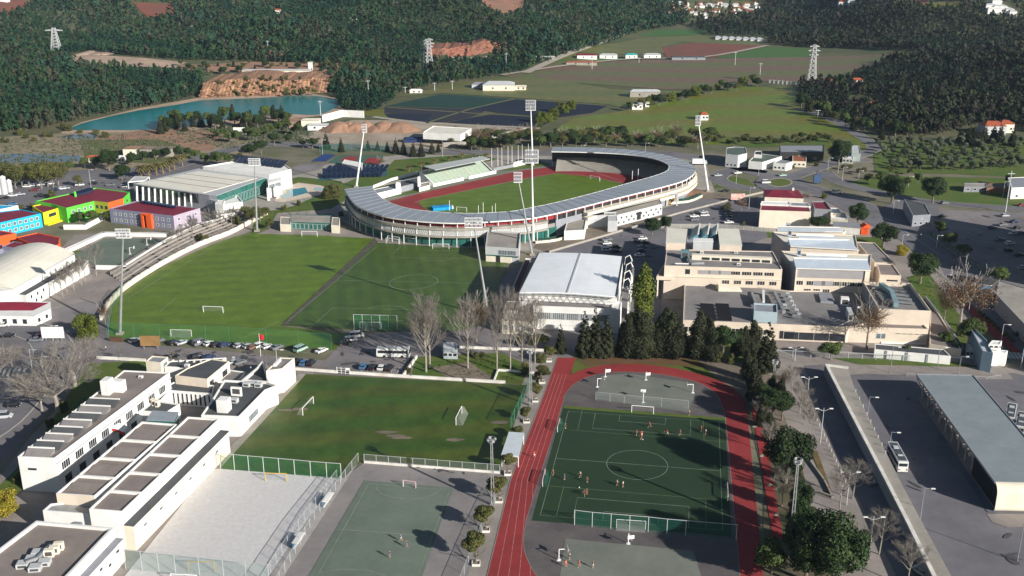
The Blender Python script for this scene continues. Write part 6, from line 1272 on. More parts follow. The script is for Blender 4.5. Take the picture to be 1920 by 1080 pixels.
rows = [
 ('parked along the left training pitch', 50, [(253, 642, Hh, 'silver'), (282, 643, Ss, 'black'), (297, 642.5, Hh, 'grey'), (327, 646, Hh, 'black'), (342, 646, Ss, 'silver'), (421, 650, Hh, 'dark blue'), (519, 655, Ss, 'grey'), (375, 647, Vv, 'grey'), (393, 648, Hh, 'white'), (406, 649.5, Hh, 'black'), (449, 651.5, Hh, 'silver'), (466, 652.5, Hh, 'silver'), (476, 654, Ee, 'brown'), (488, 651.5, Oo, 'white'), (502, 653.5, Hh, 'white'), (564, 658.5, Vv, 'pale green'), (603, 661, Ss, 'white')]),
 ('standing in the shade behind the white school', 40, [(324, 672.5, Ss, 'black'), (371, 673, Oo, 'black'), (392, 673.5, Ss, 'dark blue'), (440, 682, Hh, 'silver'), (450, 683, Hh, 'grey')]),
 ('beside the green net corner in the car park', 15, [(647, 646.5, Ss, 'black'), (658, 640.5, Oo, 'white'), (669, 633, Vv, 'white')]),
 ('parked against the wall of the lower pitch', 72, [(558, 681, Ss, 'black'), (570, 684.5, Hh, 'blue'), (584, 684.5, Oo, 'black'), (682, 691, Hh, 'blue'), (699, 692, Ss, 'black'), (716, 693, Hh, 'white'), (731, 694, Oo, 'black')]),
 ('in the left hand parking area', 10, [(7, 613, Ss, 'white'), (16, 633, Ss, 'black'), (69, 641, Ss, 'grey'), (80, 634.5, Ee, 'dark red'), (7, 785, Vv, 'silver'), (26, 764, Hh, 'black')]),
 ('in the open car park above the sports hall', 8, [(1138, 459, Hh, 'white'), (1136, 465.5, Ss, 'white'), (1138, 471.5, Oo, 'silver'), (1156, 467, Oo, 'black'), (1156, 474, Ee, 'black'), (1205, 450, Hh, 'white'), (1209, 458, Ss, 'black'), (1138, 452, Ss, 'grey'), (1204, 465.5, Ss, 'grey'), (1203, 473, Hh, 'dark blue'), (1199, 481.5, Ss, 'white'), (1196, 456, Hh, 'black')]),
 ('in the car park below the porthole building', 8, [(1302, 408, Ss, 'white'), (1302, 414.5, Hh, 'grey'), (1309, 402.5, Hh, 'black'), (1319, 400.5, Ss, 'silver'), (1321, 406, Oo, 'white'), (1363, 399, Ss, 'dark blue'), (1364, 404, Hh, 'black'), (1365, 409, Ss, 'black'), (1366, 414, Hh, 'dark blue'), (1366, 419.5, Ss, 'white'), (1357, 393, Hh, 'grey')]),
 ('near the roundabout', 12, [(1436, 344.5, Vv, 'white'), (1569, 363, Vv, 'white'), (1346, 331, Ss, 'silver'), (1383, 326.5, Ss, 'white'), (1362, 360, Ss, 'black'), (1467, 331, Ss, 'pale green')]),
 ('on the right hand parking lot', 15, [(1767, 408.5, Ss, 'black'), (1771, 383, Hh, 'grey'), (1893, 459, Ee, 'white'), (1910, 481, Ss, 'black'), (1916, 387, Ss, 'dark red'), (1903, 418, Ss, 'dark blue'), (1908, 430, Hh, 'black'), (1915, 440, Hh, 'blue'), (1884, 407, Hh, 'silver'), (1874, 452, Ss, 'grey'), (1890, 472, Hh, 'black'), (1900, 440, Ss, 'white'), (1860, 430, Hh, 'dark blue'), (1880, 424, Ss, 'grey'), (1917, 505, Hh, 'silver')]),
 ('in the row beside the dark grey warehouse', 12, [(1846, 543, Ss, 'blue'), (1852, 550, Hh, 'dark blue'), (1858, 556, Ss, 'silver'), (1867, 563, Oo, 'black'), (1877, 570.5, Ss, 'blue'), (1885, 577, Hh, 'silver'), (1893, 583, Ss, 'silver'), (1900, 590, Oo, 'black'), (1907, 599, Ss, 'silver'), (1912, 630, Ss, 'black')]),
 ('on the forecourt behind the colourful school', 12, [(12, 373, Ss, 'black'), (24, 369, Ss, 'white'), (39, 366.5, Ss, 'silver'), (51, 352, Hh, 'white'), (59, 350.5, Hh, 'silver'), (66, 358.5, Ss, 'dark red'), (68, 349.5, Hh, 'white'), (77, 348.5, Hh, 'silver'), (78, 370, Oo, 'black'), (86, 347.5, Hh, 'white'), (95, 346.5, Hh, 'white'), (116, 356, Hh, 'white'), (124, 355, Hh, 'silver'), (207, 349, Ss, 'grey'), (130, 372, Hh, 'white'), (104, 358, Ss, 'dark blue'), (24, 385, Hh, 'blue'), (150, 349, Ss, 'white'), (178, 346, Hh, 'black'), (232, 352, Hh, 'white')])]
for place, deg, cars in rows:
    cars = sorted(cars)
    for i, (x, y, k, c) in enumerate(cars): put_car(k, c, x, y, deg+R.uniform(-5, 5), f'{c} {k} {place}, {ordw(i, len(cars))}'.replace('saloon', 'car'), 'cars '+place)
put_car(Hh, 'silver', 1724, 1076, 115, 'silver hatchback in the shaded lane at the bottom edge', 'cars in the lane')
def make_bus(x, y, deg, label, name='bus', L=12.0, col_=(.62, .62, .60), z=Z4, roofm=None):
    p = P(x, y); t = thing(name, label, 'bus', (p.x, p.y, z)); OFF[t.name] = Vector(); t.rotation_euler.z = math.radians(deg); w = 2.5; H = 3.15; c = mat('bus paint', col_, var=.06, rough=.35)
    mb = MB(); prof(mb, [(-L/2, .35), (L/2-.1, .35), (L/2, 1.2), (L/2-.25, H), (-L/2+.15, H), (-L/2, 1.2)], w); obj('body', mb, c, t)
    for s in (-1, 1): mb = MB(); mb.box((-.1, s*(w/2+.01), 2.05), (L-1.2, .04, .95)); obj('side_windows', mb, m_glass, t)
    mb = MB(); mb.box((L/2-.02, 0, 2.0), (.22, w*.88, 1.4)); obj('windscreen', mb, m_glass, t); mb = MB(); mb.box((-L/2+.02, 0, 2.3), (.14, w*.8, .8)); obj('rear_window', mb, m_glass, t)
    mb = MB(); mb.box((0, 0, H+.03), (L-1.6, w*.82, .06)); obj('roof_panel', mb, roofm or mat('bus roof grey', (.06, .075, .09), var=.15), t)
    for xx, ll in ((L*.18, 2.0), (-L*.2, .9)): mb = MB(); mb.box((xx, 0, H+.16), (ll*.7, 1.3, .24)); obj('roof_hatch', mb, m_lgrey, t)
    for xx in (-L/2+2.6, L/2-2.4):
        for s in (-1, 1): mb = MB(); mb.tube([(xx, s*(w/2-.3), .5), (xx, s*(w/2+.03), .5)], .5, 14); obj('wheel', mb, m_tyre, t)
    for s in (-1, 1): mb = MB(); mb.box((-L/2-.02, s*.95, 1.0), (.1, .3, .35)); obj('tail_light', mb, m_rear, t); mb = MB(); mb.box((L/2+.0, s*.9, .8), (.1, .4, .25)); obj('headlight', mb, m_lamp, t)
    mb = MB(); mb.box((-L/2-.03, 0, .78), (.06, .9, .2)); obj('number_plate', mb, m_white, t)
    return t
a, b = P(1694, 892), P(1667, 842); make_bus(1681, 868, math.degrees(math.atan2(b.y-a.y, b.x-a.x)), 'white city bus with grey roof standing alone beside the walkway of the bus yard', L=11.5)
make_bus(738, 669.5, -3, 'white coach with dark side windows parked beside the bare poplars', 'coach', L=10.8, roofm=m_lgrey)
make_bus(1893, 789, 62, 'farther of two white buses behind the bus station canopy', L=11); make_bus(1912, 806, 62, 'nearer of two white buses behind the bus station canopy', L=11)
t = thing('lorry', 'white box lorry on the road at the right tip of the stadium', 'lorry', tuple(P(1308, 309))); OFF[t.name] = Vector(); mb = MB(); mb.box((0, 0, 2.2), (6.5, 2.5, 2.6)); obj('cargo_box', mb, m_white, t); mb = MB(); prof(mb, [(3.4, .6), (5.2, .6), (5.3, 1.6), (4.9, 2.6), (3.4, 2.6)], 2.3); obj('cab', mb, m_lgrey, t)
mb = MB(); mb.box((1, 0, .75), (8, 1, .3)); obj('chassis', mb, m_dark, t)
for xx in (-2, 4.2):
    for s in (-1, 1): mb = MB(); mb.tube([(xx, s*.85, .48), (xx, s*1.2, .48)], .48, 12); obj('wheel', mb, m_tyre, t)
# ================================================================== people
m_skin = mat('skin', (.42, .25, .17), var=.05, scale=4); m_hair = mat('dark hair', (.03, .02, .015), var=.1, scale=6)
def skinned(name, chains, mat_, lvl=1):
    """grow a smooth surface round connected joints: chains of (x,y,z,r)"""
    verts, edges, rad, key = [], [], [], {}
    for ch in chains:
        prev = None
        for (x, y, z, r) in ch:
            k = (round(x, 4), round(y, 4), round(z, 4))
            if k not in key: key[k] = len(verts); verts.append(k); rad.append(r)
            i = key[k]
            if prev is not None and prev != i: edges.append((prev, i))
            prev = i
    me = bpy.data.meshes.new(name+'_cage'); me.from_pydata(verts, edges, []); o = bpy.data.objects.new(name+'_cage', me); COL.objects.link(o)
    md = o.modifiers.new('s', 'SKIN'); sv = me.skin_vertices[0].data
    for i, r in enumerate(rad): sv[i].radius = (r, r); sv[i].use_root = (i == 0)
    if lvl: s = o.modifiers.new('u', 'SUBSURF'); s.levels = lvl; s.render_levels = lvl
    dg = bpy.context.evaluated_depsgraph_get(); ev = o.evaluated_get(dg); m2 = bpy.data.meshes.new_from_object(ev); bpy.data.objects.remove(o); bpy.data.meshes.remove(me)
    m2.name = name; m2.materials.clear(); m2.materials.append(mat_); return m2
def pose_chains(pose):
    """joints for a 1.76 m figure facing +X"""
    st = {'stand': (.06, -.04, .05, -.02, .18, .02), 'run': (.34, -.30, .30, -.22, .55, -.45), 'walk': (.20, -.18, .12, -.12, .30, -.25)}[pose]
    fL, fR, kL, kR, aL, aR = st; lean = .06 if pose == 'run' else .02
    hip = (0, 0, .94, .13); ch = [[hip, (lean*.5, 0, 1.12, .125), (lean, 0, 1.30, .15), (lean*1.3, 0, 1.44, .11), (lean*1.5, 0, 1.51, .055), (lean*1.7, 0, 1.60, .085), (lean*1.8+.01, 0, 1.70, .085)], [(lean*1.7, 0, 1.60, .085), (lean*1.7+.095, 0, 1.59, .018)]]
    for s, f, k in ((1, fL, kL), (-1, fR, kR)):
        kn = (f*.6+.04, s*.10, .50+abs(f)*.08, .06); an = (f-.10*(f < 0)-(.12 if pose == 'run' and f < 0 else 0), s*.10, .09+(.22 if pose == 'run' and f < 0 else 0), .038)
        ch.append([hip, (0.0, s*.095, .86, .09), kn, (kn[0]*.55+an[0]*.45-.015, s*.10, kn[2]*.6+an[2]*.4, .055), an, (an[0]+.17, s*.11, max(.035, an[2]-.05), .035)])
    for s, a in ((1, aR), (-1, aL)):
        sh = (lean*1.3, s*.19, 1.42, .055); el = (lean+a*.5-.03, s*.25, 1.16, .04); wr = (lean+a+(.12 if pose == 'run' else .04), s*.24, .94+(.18 if pose == 'run' else 0)+.05*abs(a), .027)
        ch.append([(lean*1.3, 0, 1.44, .11), sh, el, wr, (wr[0]+.01, s*.24, wr[2]-.07, .036)])
        hx, hz = wr[0]+.01, wr[2]-.07
        for j in range(4): ch.append([(hx, s*.24, hz, .036), (hx-.03+.02*j, s*.245, hz-.05-.008*(j in (1, 2)), .009), (hx-.028+.02*j, s*.235, hz-.095-.008*(j in (1, 2)), .008)])
        ch.append([(hx, s*.24, hz, .036), (hx+.04, s*.225, hz-.01, .010), (hx+.05, s*.22, hz-.045, .009)])
    return ch
PB = {}
def person(x, y, pose, shirt, shorts, deg, label, group=None, long_=False):
    if pose not in PB:
        ch = pose_chains(pose); body = skinned('body', ch, m_skin)
        tor = [(a, b, c, r*1.14+.008) for a, b, c, r in ch[0][:4]]; tor[0] = (tor[0][0], 0, 1.0, .145)
        arms = [[(tor[3][0], 0, 1.44, .115)]+[(a, b, c, r*1.3+.008) for a, b, c, r in (c_[1], tuple(np.array(c_[1])*.45+np.array(c_[2])*.55))] for c_ in ch[4::6][:1]+[ch[10]]] if len(ch) > 10 else []
        sh = skinned('shirt', [tor]+arms, m_white)
        legs = [[(0, 0, .94, .145)]+[(a, b, c, r*1.2+.012) for a, b, c, r in (c_[1], tuple(np.array(c_[1])*.35+np.array(c_[2])*.65))] for c_ in (ch[2], ch[3])]
        so_ = skinned('shorts', legs, m_white)
        tr = skinned('trousers', [[(0, 0, .94, .145)]+[(a, b, c, r*1.15+.012) for a, b, c, r in c_[1:5]] for c_ in (ch[2], ch[3])], m_white)
        sho = skinned('shoes', [[(c_[4][0]-.03, c_[4][1], c_[4][2]-.03, .05), (c_[5][0]+.02, c_[5][1], c_[5][2], .042)] for c_ in (ch[2], ch[3])], m_white)
        h = ch[0][-1]; ha = skinned('hair', [[(h[0]-.02, 0, h[2]-.06, .085), (h[0]-.015, 0, h[2]+.015, .09)]], m_hair)
        PB[pose] = (body, sh, so_, tr, sho, ha)
    p = P(x, y); t = thing('person', label, 'person', (p.x, p.y, Z5+.06), group); t.rotation_euler.z = math.radians(deg)
    body, sh, so_, tr, sho, ha = PB[pose]
    for nm, me, c in (('body', body, None), ('shirt', sh, shirt), ('trousers' if long_ else 'shorts', tr if long_ else so_, shorts), ('shoes', sho, (.6, .6, .6)), ('hair', ha, None)):
        o = bpy.data.objects.new(nm, me); COL.objects.link(o); o.parent = t
        if c is not None: o.material_slots[0].link = 'OBJECT'; o.material_slots[0].material = mat('cloth %.2f %.2f %.2f' % c, c, var=.06, scale=5)
    t.scale = (1.06,)*3
    return t
RED, WHT, BLK, BLU, ORG = (.60, .03, .02), (.75, .75, .72), (.02, .02, .025), (.03, .10, .35), (.65, .12, .05)
g1 = 'players on the dark pitch inside the oval'
PP = [(1218, 804, 'run', RED, BLK, 170, 'player in red running nearest the far goal inside the oval'), (1193, 819, 'stand', RED, BLK, 30, 'player in red at the left of the trio by the penalty box inside the oval'),
 (1202, 826, 'walk', RED, BLK, 200, 'player in red at the front of the trio near a white ball'), (1203, 821, 'stand', RED, WHT, 100, 'player in red shirt and white shorts within the trio'), (1251, 819, 'run', RED, WHT, 190, 'player in red running between the trio and the lone player'), (1275, 818, 'walk', RED, BLK, 180, 'player in red walking alone left of the round tree shadow'),
 (1315, 811, 'stand', RED, BLK, 180, 'player in red standing at the left rim of the round tree shadow'), (1323, 817, 'stand', WHT, BLK, 180, 'person in white inside the round tree shadow'), (1292, 781, 'stand', WHT, BLK, 220, 'goalkeeper in white beside the far goal line inside the oval'),
 (1088, 897, 'walk', WHT, BLK, 200, 'player in white in the left half of the dark pitch'), (1101, 908, 'stand', BLK, BLK, 90, 'player in black below the walking white player'), (1096, 932, 'run', BLK, BLK, 250, 'left player in black of the pair low on the dark pitch'), (1100, 930, 'stand', BLK, RED, 80, 'right player of the black pair low on the dark pitch'),
 (1157, 913, 'walk', WHT, BLK, 10, 'left player of the pair in white below the centre circle'), (1168, 916, 'stand', WHT, BLK, 160, 'right player of the pair in white below the centre circle'), (1037, 894, 'stand', RED, BLK, 0, 'player in red beside the near striped goal'), (1058, 902, 'stand', BLU, BLU, 0, 'player in blue right of the near striped goal'), (1060, 806, 'stand', BLU, BLK, 0, 'player in blue beside the far striped goal'),
 (1068, 1051, 'stand', WHT, BLK, 200, 'person in white under the basketball board on the near oval court'), (1061, 1066, 'walk', ORG, RED, 120, 'person in orange left on the near oval court'), (1086, 1066, 'walk', ORG, RED, 180, 'person in orange right of the hoop on the near oval court'), (1112, 1067, 'stand', BLK, WHT, 180, 'person in black standing right on the near oval court'),
 (1002, 860, 'run', RED, WHT, 100, 'runner in red on the running track beside the shelter'), (752, 1017, 'walk', BLU, WHT, 160, 'upper left figure of the pair on the green handball court'), (763, 1029, 'walk', BLK, BLU, 140, 'lower right figure of the pair on the green handball court'), (731, 1048, 'stand', BLK, BLU, 100, 'lone dark figure low on the green handball court'),
 (1788, 495, 'walk', RED, BLK, 130, 'walker in red on the avenue pavement'), (1726, 446, 'walk', WHT, BLK, 200, 'walker in white near the shaded car park'), (199, 660, 'walk', WHT, BLK, 0, 'walker in white on the street below the corner mast'), (163, 687, 'walk', WHT, BLK, 0, 'person in white beside the two big bare trees')]
for x, y, po, s, h_, d, l in PP: person(x, y, po, s, h_, d, l, g1 if 990 < x < 1330 and 770 < y < 940 else None, long_=(x > 1700 or x < 210))
def ball(x, y, label):
    p = P(x, y); bm = bmesh.new(); bmesh.ops.create_icosphere(bm, subdivisions=2, radius=.16); me = bpy.data.meshes.new('ball'); bm.to_mesh(me); bm.free(); me.materials.append(m_white); o = bpy.data.objects.new('ball', me); COL.objects.link(o); o.location = (p.x, p.y, Z5+.22); props(o, label, 'ball')
ball(1205, 827, 'white ball at the feet of the red trio'); ball(1086, 917, 'white ball between white and black players low left on the dark pitch'); ball(1524, 636, 'stray ball on the paving in front of the college')
# ================================================================== trees
RN = np.random.default_rng(11)
def rcol(*c): return [tuple(x) for x in c]
lf_dark = leaf_mat('dark pine needles', rcol((.008, .018, .007), (.015, .032, .010), (.028, .052, .014), (.042, .068, .020)))
lf_cyp = leaf_mat('cypress foliage', rcol((.010, .018, .008), (.024, .028, .012), (.040, .040, .018), (.018, .026, .010)))
lf_yel = leaf_mat('yellow green poplar leaves', rcol((.04, .07, .012), (.08, .11, .014), (.14, .15, .018), (.06, .085, .014)))
lf_bush = leaf_mat('mixed shrub leaves', rcol((.03, .045, .014), (.06, .08, .02), (.10, .095, .03), (.14, .11, .04)))
lf_olive = leaf_mat('olive leaves', rcol((.055, .065, .04), (.09, .105, .065), (.12, .13, .09), (.075, .085, .05)))
lf_brown = leaf_mat('russet winter leaves', rcol((.09, .05, .03), (.14, .08, .045), (.18, .11, .06), (.11, .09, .05)))
lf_gold = leaf_mat('golden leaves', rcol((.14, .13, .01), (.26, .22, .02), (.32, .24, .03)))
lf_mid = leaf_mat('broadleaf green', rcol((.025, .045, .012), (.045, .075, .018), (.07, .10, .025), (.09, .11, .03)))
m_bark = mat('grey bark', (.20, .165, .13), col2=(.12, .10, .08), var=.15, scale=1.5); m_pale = mat('pale winter bark', (.31, .28, .24), col2=(.21, .185, .16), var=.1, scale=1.2); m_twig = mat('fine twigs', (.19, .17, .15), var=.15, scale=.8)
def leaves(centres, radii, n, size, flat=1.0, shell=.55, squash=.75, droop=0.0):
    """n small bent leaf-clump cards spread through a cloud of lobes"""
    centres = np.array(centres, float); radii = np.array(radii, float); w = radii**2; w /= w.sum()
    k = RN.choice(len(centres), n, p=w); d = RN.normal(size=(n, 3)); d /= np.linalg.norm(d, axis=1)[:, None]
    r = radii[k]*(shell+(1.08-shell)*RN.random(n)**.6); d[:, 2] *= squash; c = centres[k]+d*r[:, None]
    c[:, 2] = np.maximum(c[:, 2], .15)
    a = RN.normal(size=(n, 3))*.8+d*2.0; a /= np.linalg.norm(a, axis=1)[:, None]; t = np.cross(a, RN.normal(size=(n, 3))); t /= np.linalg.norm(t, axis=1)[:, None]; b = np.cross(a, t)
    s = size*(.55+.9*RN.random(n))[:, None]; t = t*s; b = b*s*flat; nrm = a*s*.25
    V = np.stack([c-t-b*.6, c+t*.9-b-nrm, c+t+b*.7, c-t*.7+b-nrm], 1).reshape(-1, 3)
    return V, np.arange(n*4).reshape(-1, 4)
def branches(mb, p, d, L, r, lvl, spread=.5, up=.15, kids_=(3, 4), seg=2, minr=.012, n=4, keep=.72):
    pts = [p]; rs = [r]; q = Vector(p); dd = Vector(d)
    for i in range(seg): dd = (dd+Vector((R.gauss(0, .09), R.gauss(0, .09), up*.3))).normalized(); q = q+dd*L/seg; pts.append(tuple(q)); rs.append(max(minr, r*(1-.45*(i+1)/seg)))
    mb.tube(pts, rs, n if r > .05 else 3, cap=False)
    if lvl == 0: return
    for k in range(R.randint(*kids_)):
        f = .45+.55*(k+1)/(kids_[1]) if k else 1.0; a = Vector(pts[-1]) if k == 0 else Vector(pts[0]).lerp(Vector(pts[-1]), min(1, f*R.uniform(.75, 1)))
        ax = Vector((R.gauss(0, 1), R.gauss(0, 1), R.gauss(0, .4))); nd = (dd+ax.normalized()*spread*(.5 if k == 0 else 1)).normalized(); nd = (nd+Vector((0, 0, up))).normalized()
        branches(mb, tuple(a), nd, L*keep*R.uniform(.8, 1.1), rs[-1]*(.85 if k == 0 else .62), lvl-1, spread, up, kids_, seg, minr, n, keep)
PROT = {}
def tree_proto(kind):
    """trees are modelled 10 m tall at the origin, then scaled"""
    name, lv, wood = {'pine': ('stone_pine', lf_dark, m_bark), 'round': ('round_tree', lf_dark, m_bark), 'cypress': ('cypress_tree', lf_cyp, m_bark), 'conifer': ('conifer_tree', lf_cyp, m_bark), 'poplar': ('poplar_tree', lf_yel, m_bark), 'small': ('planted_tree', lf_bush, m_bark),
        'bush': ('bush', lf_bush, m_bark), 'olive': ('olive_tree', lf_olive, m_bark), 'brown': ('autumn_tree', lf_brown, m_pale), 'gold': ('golden_bush', lf_gold, m_bark), 'broad': ('broadleaf_tree', lf_mid, m_bark), 'bare': ('bare_tree', None, m_pale), 'bareplane': ('bare_plane_tree', None, m_pale), 'bareslim': ('bare_young_tree', None, m_pale), 'palm': ('palm_tree', lf_bush, m_bark), 'willow': ('willow_tree', lf_yel, m_bark), 'scrub': ('scrub_tree', lf_bush, m_twig)}[kind]
    t = thing(name, 'x', 'tree' if kind not in ('bush', 'gold') else 'bush'); mb = MB()
    if kind in ('bare', 'bareplane', 'bareslim'):
        if kind == 'bareplane':
            mb.tube([(0, 0, 0), (.05, 0, 1.5), (0, .1, 3.2)], [.26, .2, .18], 8)
            for k in range(9): a = k*2.4; branches(mb, (0, .1, 2.4+.10*k), (math.cos(a)*.85, math.sin(a)*.85, .75), 2.5, .085, 3, .62, .04, (4, 5), keep=.68, minr=.013)
        elif kind == 'bare':
            mb.tube([(0, 0, 0), (.03, 0, 2), (.0, .05, 4.2), (.05, 0, 6.5), (0, 0, 8.6)], [.14, .12, .09, .06, .02], 7)
            for k in range(34): a = k*2.4; z = 2.0+k*.19; branches(mb, (0, 0, z), (math.cos(a)*R.uniform(.4, .75), math.sin(a)*R.uniform(.4, .75), .9), (2.9-.05*k)*R.uniform(.7, 1.15), .045-.0008*k, 2, .34, .22, (3, 4), keep=.62, minr=.010)
        else:
            mb.tube([(0, 0, 0), (.1, 0, 3), (.15, .05, 6)], [.11, .09, .05], 6)
            for k in range(10): a = k*2.4; branches(mb, (.1, 0, 3+k*.4), (math.cos(a)*.6, math.sin(a)*.6, .8), 2.3-.08*k, .045, 2, .45, .15, (3, 4), keep=.65, minr=.012)
        tips = [v for v in mb.v if v[2] > (3.0 if kind != 'bareplane' else 2.6)]; o = obj('trunk_and_branches', mb, wood, t)
        tw = MB()                                                     # the haze of fine twigs round the limbs
        for v in R.choices(tips, k=1900):
            d = Vector((v[0], v[1], 1.2+.0*v[2])).normalized()+Vector((R.gauss(0, .5), R.gauss(0, .5), R.gauss(.3, .4))); d = d.normalized()*R.uniform(.5, 1.0); a = Vector(v); b = a+d; s = Vector((R.gauss(0, 1), R.gauss(0, 1), 0)).normalized()*.011; tw.add([a-s, a+s, b], [(0, 1, 2)]); e = a+d*.5; f = e+Vector((R.gauss(0, .3), R.gauss(0, .3), .35)); tw.add([e-s, e+s, f], [(0, 1, 2)])
        obj('twigs', tw, m_twig, t)
    elif kind == 'palm':
        mb.tube([(0, 0, 0), (.1, 0, 3), (.05, 0, 6.4)], [.5, .42, .45], 8); obj('trunk', mb, mat('palm trunk', (.20, .13, .07), var=.2, scale=2), t); fr = MB()
        for k in range(34):
            a = k*2.4; el = .9-1.5*k/34; L = 3.4; pts = [Vector((math.cos(a)*L*u*math.cos(el*(1-u*.3)), math.sin(a)*L*u*math.cos(el*(1-u*.3)), 6.4+L*u*math.sin(el)-1.6*u*u)) for u in (0, .3, .6, 1)]; s = Vector((-math.sin(a), math.cos(a), 0))
            for p, q, w0, w1 in zip(pts[:-1], pts[1:], (.1, .5, .45), (.5, .45, .05)): fr.add([p-s*w0+Vector((0, 0, -.15)), p, q, q-s*w1+Vector((0, 0, -.2))], [(0, 1, 2, 3)]); fr.add([p, p+s*w0+Vector((0, 0, -.15)), q+s*w1+Vector((0, 0, -.2)), q], [(0, 1, 2, 3)])
        obj('crown', fr, leaf_mat('palm fronds', rcol((.05, .055, .02), (.11, .10, .035), (.17, .13, .05))), t)
    else:
        th = {'pine': 4.6, 'round': 2.6, 'cypress': 1.0, 'conifer': 1.2, 'poplar': 1.5, 'small': 2.5, 'bush': .8, 'olive': 2.5, 'brown': 4.0, 'gold': .8, 'broad': 3.5, 'willow': 2, 'scrub': 2.0}[kind]
        rr_ = {'pine': .35, 'round': .4, 'cypress': .22, 'conifer': .25}.get(kind, .24)
        mb.tube([(0, 0, 0), (.08, .03, th*.6), (.03, 0, th*1.25)], [rr_, rr_*.8, rr_*.6], 7)
        for k in range(5 if kind != 'brown' else 12):
            a = k*2.4+.3; z = th*.75+(.0 if kind != 'brown' else k*.35); up = .9; branches(mb, (0, 0, z), (math.cos(a)*.8, math.sin(a)*.8, up), 3.0 if kind in ('pine', 'round', 'brown') else 2.0, rr_*.35, 1 if kind != 'brown' else 2, .4, .1, (3, 3), minr=.03)
        if kind in ('cypress', 'conifer', 'poplar'): mb.tube([(0, 0, th), (0, 0, 9.5)], [rr_*.6, .04], 5)
        obj('trunk', mb, wood, t); C_, Q_ = [], []
        if kind in ('cypress', 'poplar'):
            for z in np.arange(.9, 9.6, .55): r = {'cypress': 1.55, 'poplar': 1.5}[kind]*min(1, (z+.8)/2.4)*min(1, (10.2-z)/4.2)**.75; a = RN.random()*6; C_.append((r*.35*math.cos(a), r*.35*math.sin(a), z)); Q_.append(max(.35, r*RN.uniform(.75, 1.15)))
            n, sz, sh, sq = 7000, .12, .4, 1.1
        elif kind == 'conifer':
            for z in np.arange(.8, 9.8, .5):
                r = 2.4*(1-(z/10.2)**1.15)+.2; m = max(1, int(r*2.4))
                for j in range(m): a = j*6.28/m+z*2; C_.append((r*.62*math.cos(a), r*.62*math.sin(a), z-.2)); Q_.append(max(.28, r*.42*RN.uniform(.7, 1.2)))
            n, sz, sh, sq = 8000, .12, .4, .6
        else:
            R0, zc, hz, nl = {'pine': (4.6, 7.0, 2.4, 20), 'round': (4.6, 5.6, 3.7, 24), 'small': (2.9, 5.6, 3.5, 14), 'bush': (4.2, 4.2, 4.2, 14), 'olive': (3.8, 5.6, 3.2, 14), 'brown': (4.4, 6.2, 3.4, 20), 'gold': (4.5, 4.4, 4.6, 14), 'broad': (3.8, 6.0, 3.5, 18), 'willow': (4.3, 4.9, 4.3, 18), 'scrub': (3.6, 5.2, 4.2, 14)}[kind]
            for j in range(nl): d = RN.normal(size=3); d /= np.linalg.norm(d); f = RN.random()**.35; C_.append((d[0]*R0*.68*f, d[1]*R0*.68*f, zc+d[2]*hz*.66*f)); Q_.append(R0*RN.uniform(.26, .44))
            n, sz, sh, sq = {'pine': (11000, .115, .5, .7), 'round': (14000, .115, .5, .8), 'brown': (4200, .065, .1, .9), 'scrub': (4200, .10, .25, .9), 'small': (8000, .11, .4, .9), 'olive': (2600, .2, .3, .9)}.get(kind, (7500, .13, .4, .85))
            if kind in ('bush', 'gold', 'willow'): C_ += [(1.8*math.cos(a), 1.8*math.sin(a), 1.6) for a in (0, 1.3, 2.6, 3.9, 5.2)]; Q_ += [1.7]*5
        V, Fq = leaves(C_, Q_, n, sz, 1.0, sh, sq); npobj('crown', V, Fq, lv, t)
    return t
ALLT = []
def tree(kind, x, y, top, label, wid=1.0, group=None, H=None, z=0.0):
    p = PT(x, y) if y < 262 else P(x, y); h = H if H else max(1.2, hgt(x, y, top)); s = h/10; rz = R.uniform(0, 6.28)
    if kind not in PROT: PROT[kind] = tree_proto(kind); o = PROT[kind]; o.location = p; o.rotation_euler.z = rz; o.scale = (s*wid, s*wid, s); props(o, label, None, group)
    else: o = dup(PROT[kind], p, rz, (s*wid*R.uniform(.93, 1.07), s*wid*R.uniform(.93, 1.07), s), label, group)
    ALLT.append(o); return o
def rowt(kind, place, items, wid=1.0, desc=None, jit=None, side='left'):
    """several trees sharing a place; each label says which one in order"""
    desc = desc or {'pine': 'dark round pine', 'round': 'round dark evergreen tree', 'cypress': 'slim dark cypress', 'conifer': 'dark conical conifer', 'poplar': 'yellow green poplar', 'small': 'small bushy planted tree', 'bush': 'green shrub', 'olive': 'grey green olive tree', 'brown': 'russet bare tree', 'broad': 'green broadleaf tree', 'bare': 'tall bare poplar', 'bareplane': 'wide bare plane tree', 'bareslim': 'thin bare young tree', 'palm': 'shaggy palm', 'willow': 'yellow green willow', 'scrub': 'brownish scrub tree', 'gold': 'golden bush'}[kind]
    items = sorted(items, key=lambda q: q[0] if side == 'left' else q[1])
    for i, it in enumerate(items): tree(kind, *it[:3], f'{desc} {place}, {ordw(i, len(items), side if side == "left" else "far")}' if len(items) > 1 else f'{desc} {place}', it[3] if len(it) > 3 else wid, f'{desc} {place}' if len(items) > 1 else None)
rowt('round', 'with broad crown low in the picture right of the track', [(1550, 1108, 948, .92)]); rowt('round', 'between running track and plaza', [(1473, 906, 790, .86)]); rowt('pine', 'with visible trunks above the round tree', [(1448, 792, 728, 1.15), (1466, 790, 736, 1.0)])
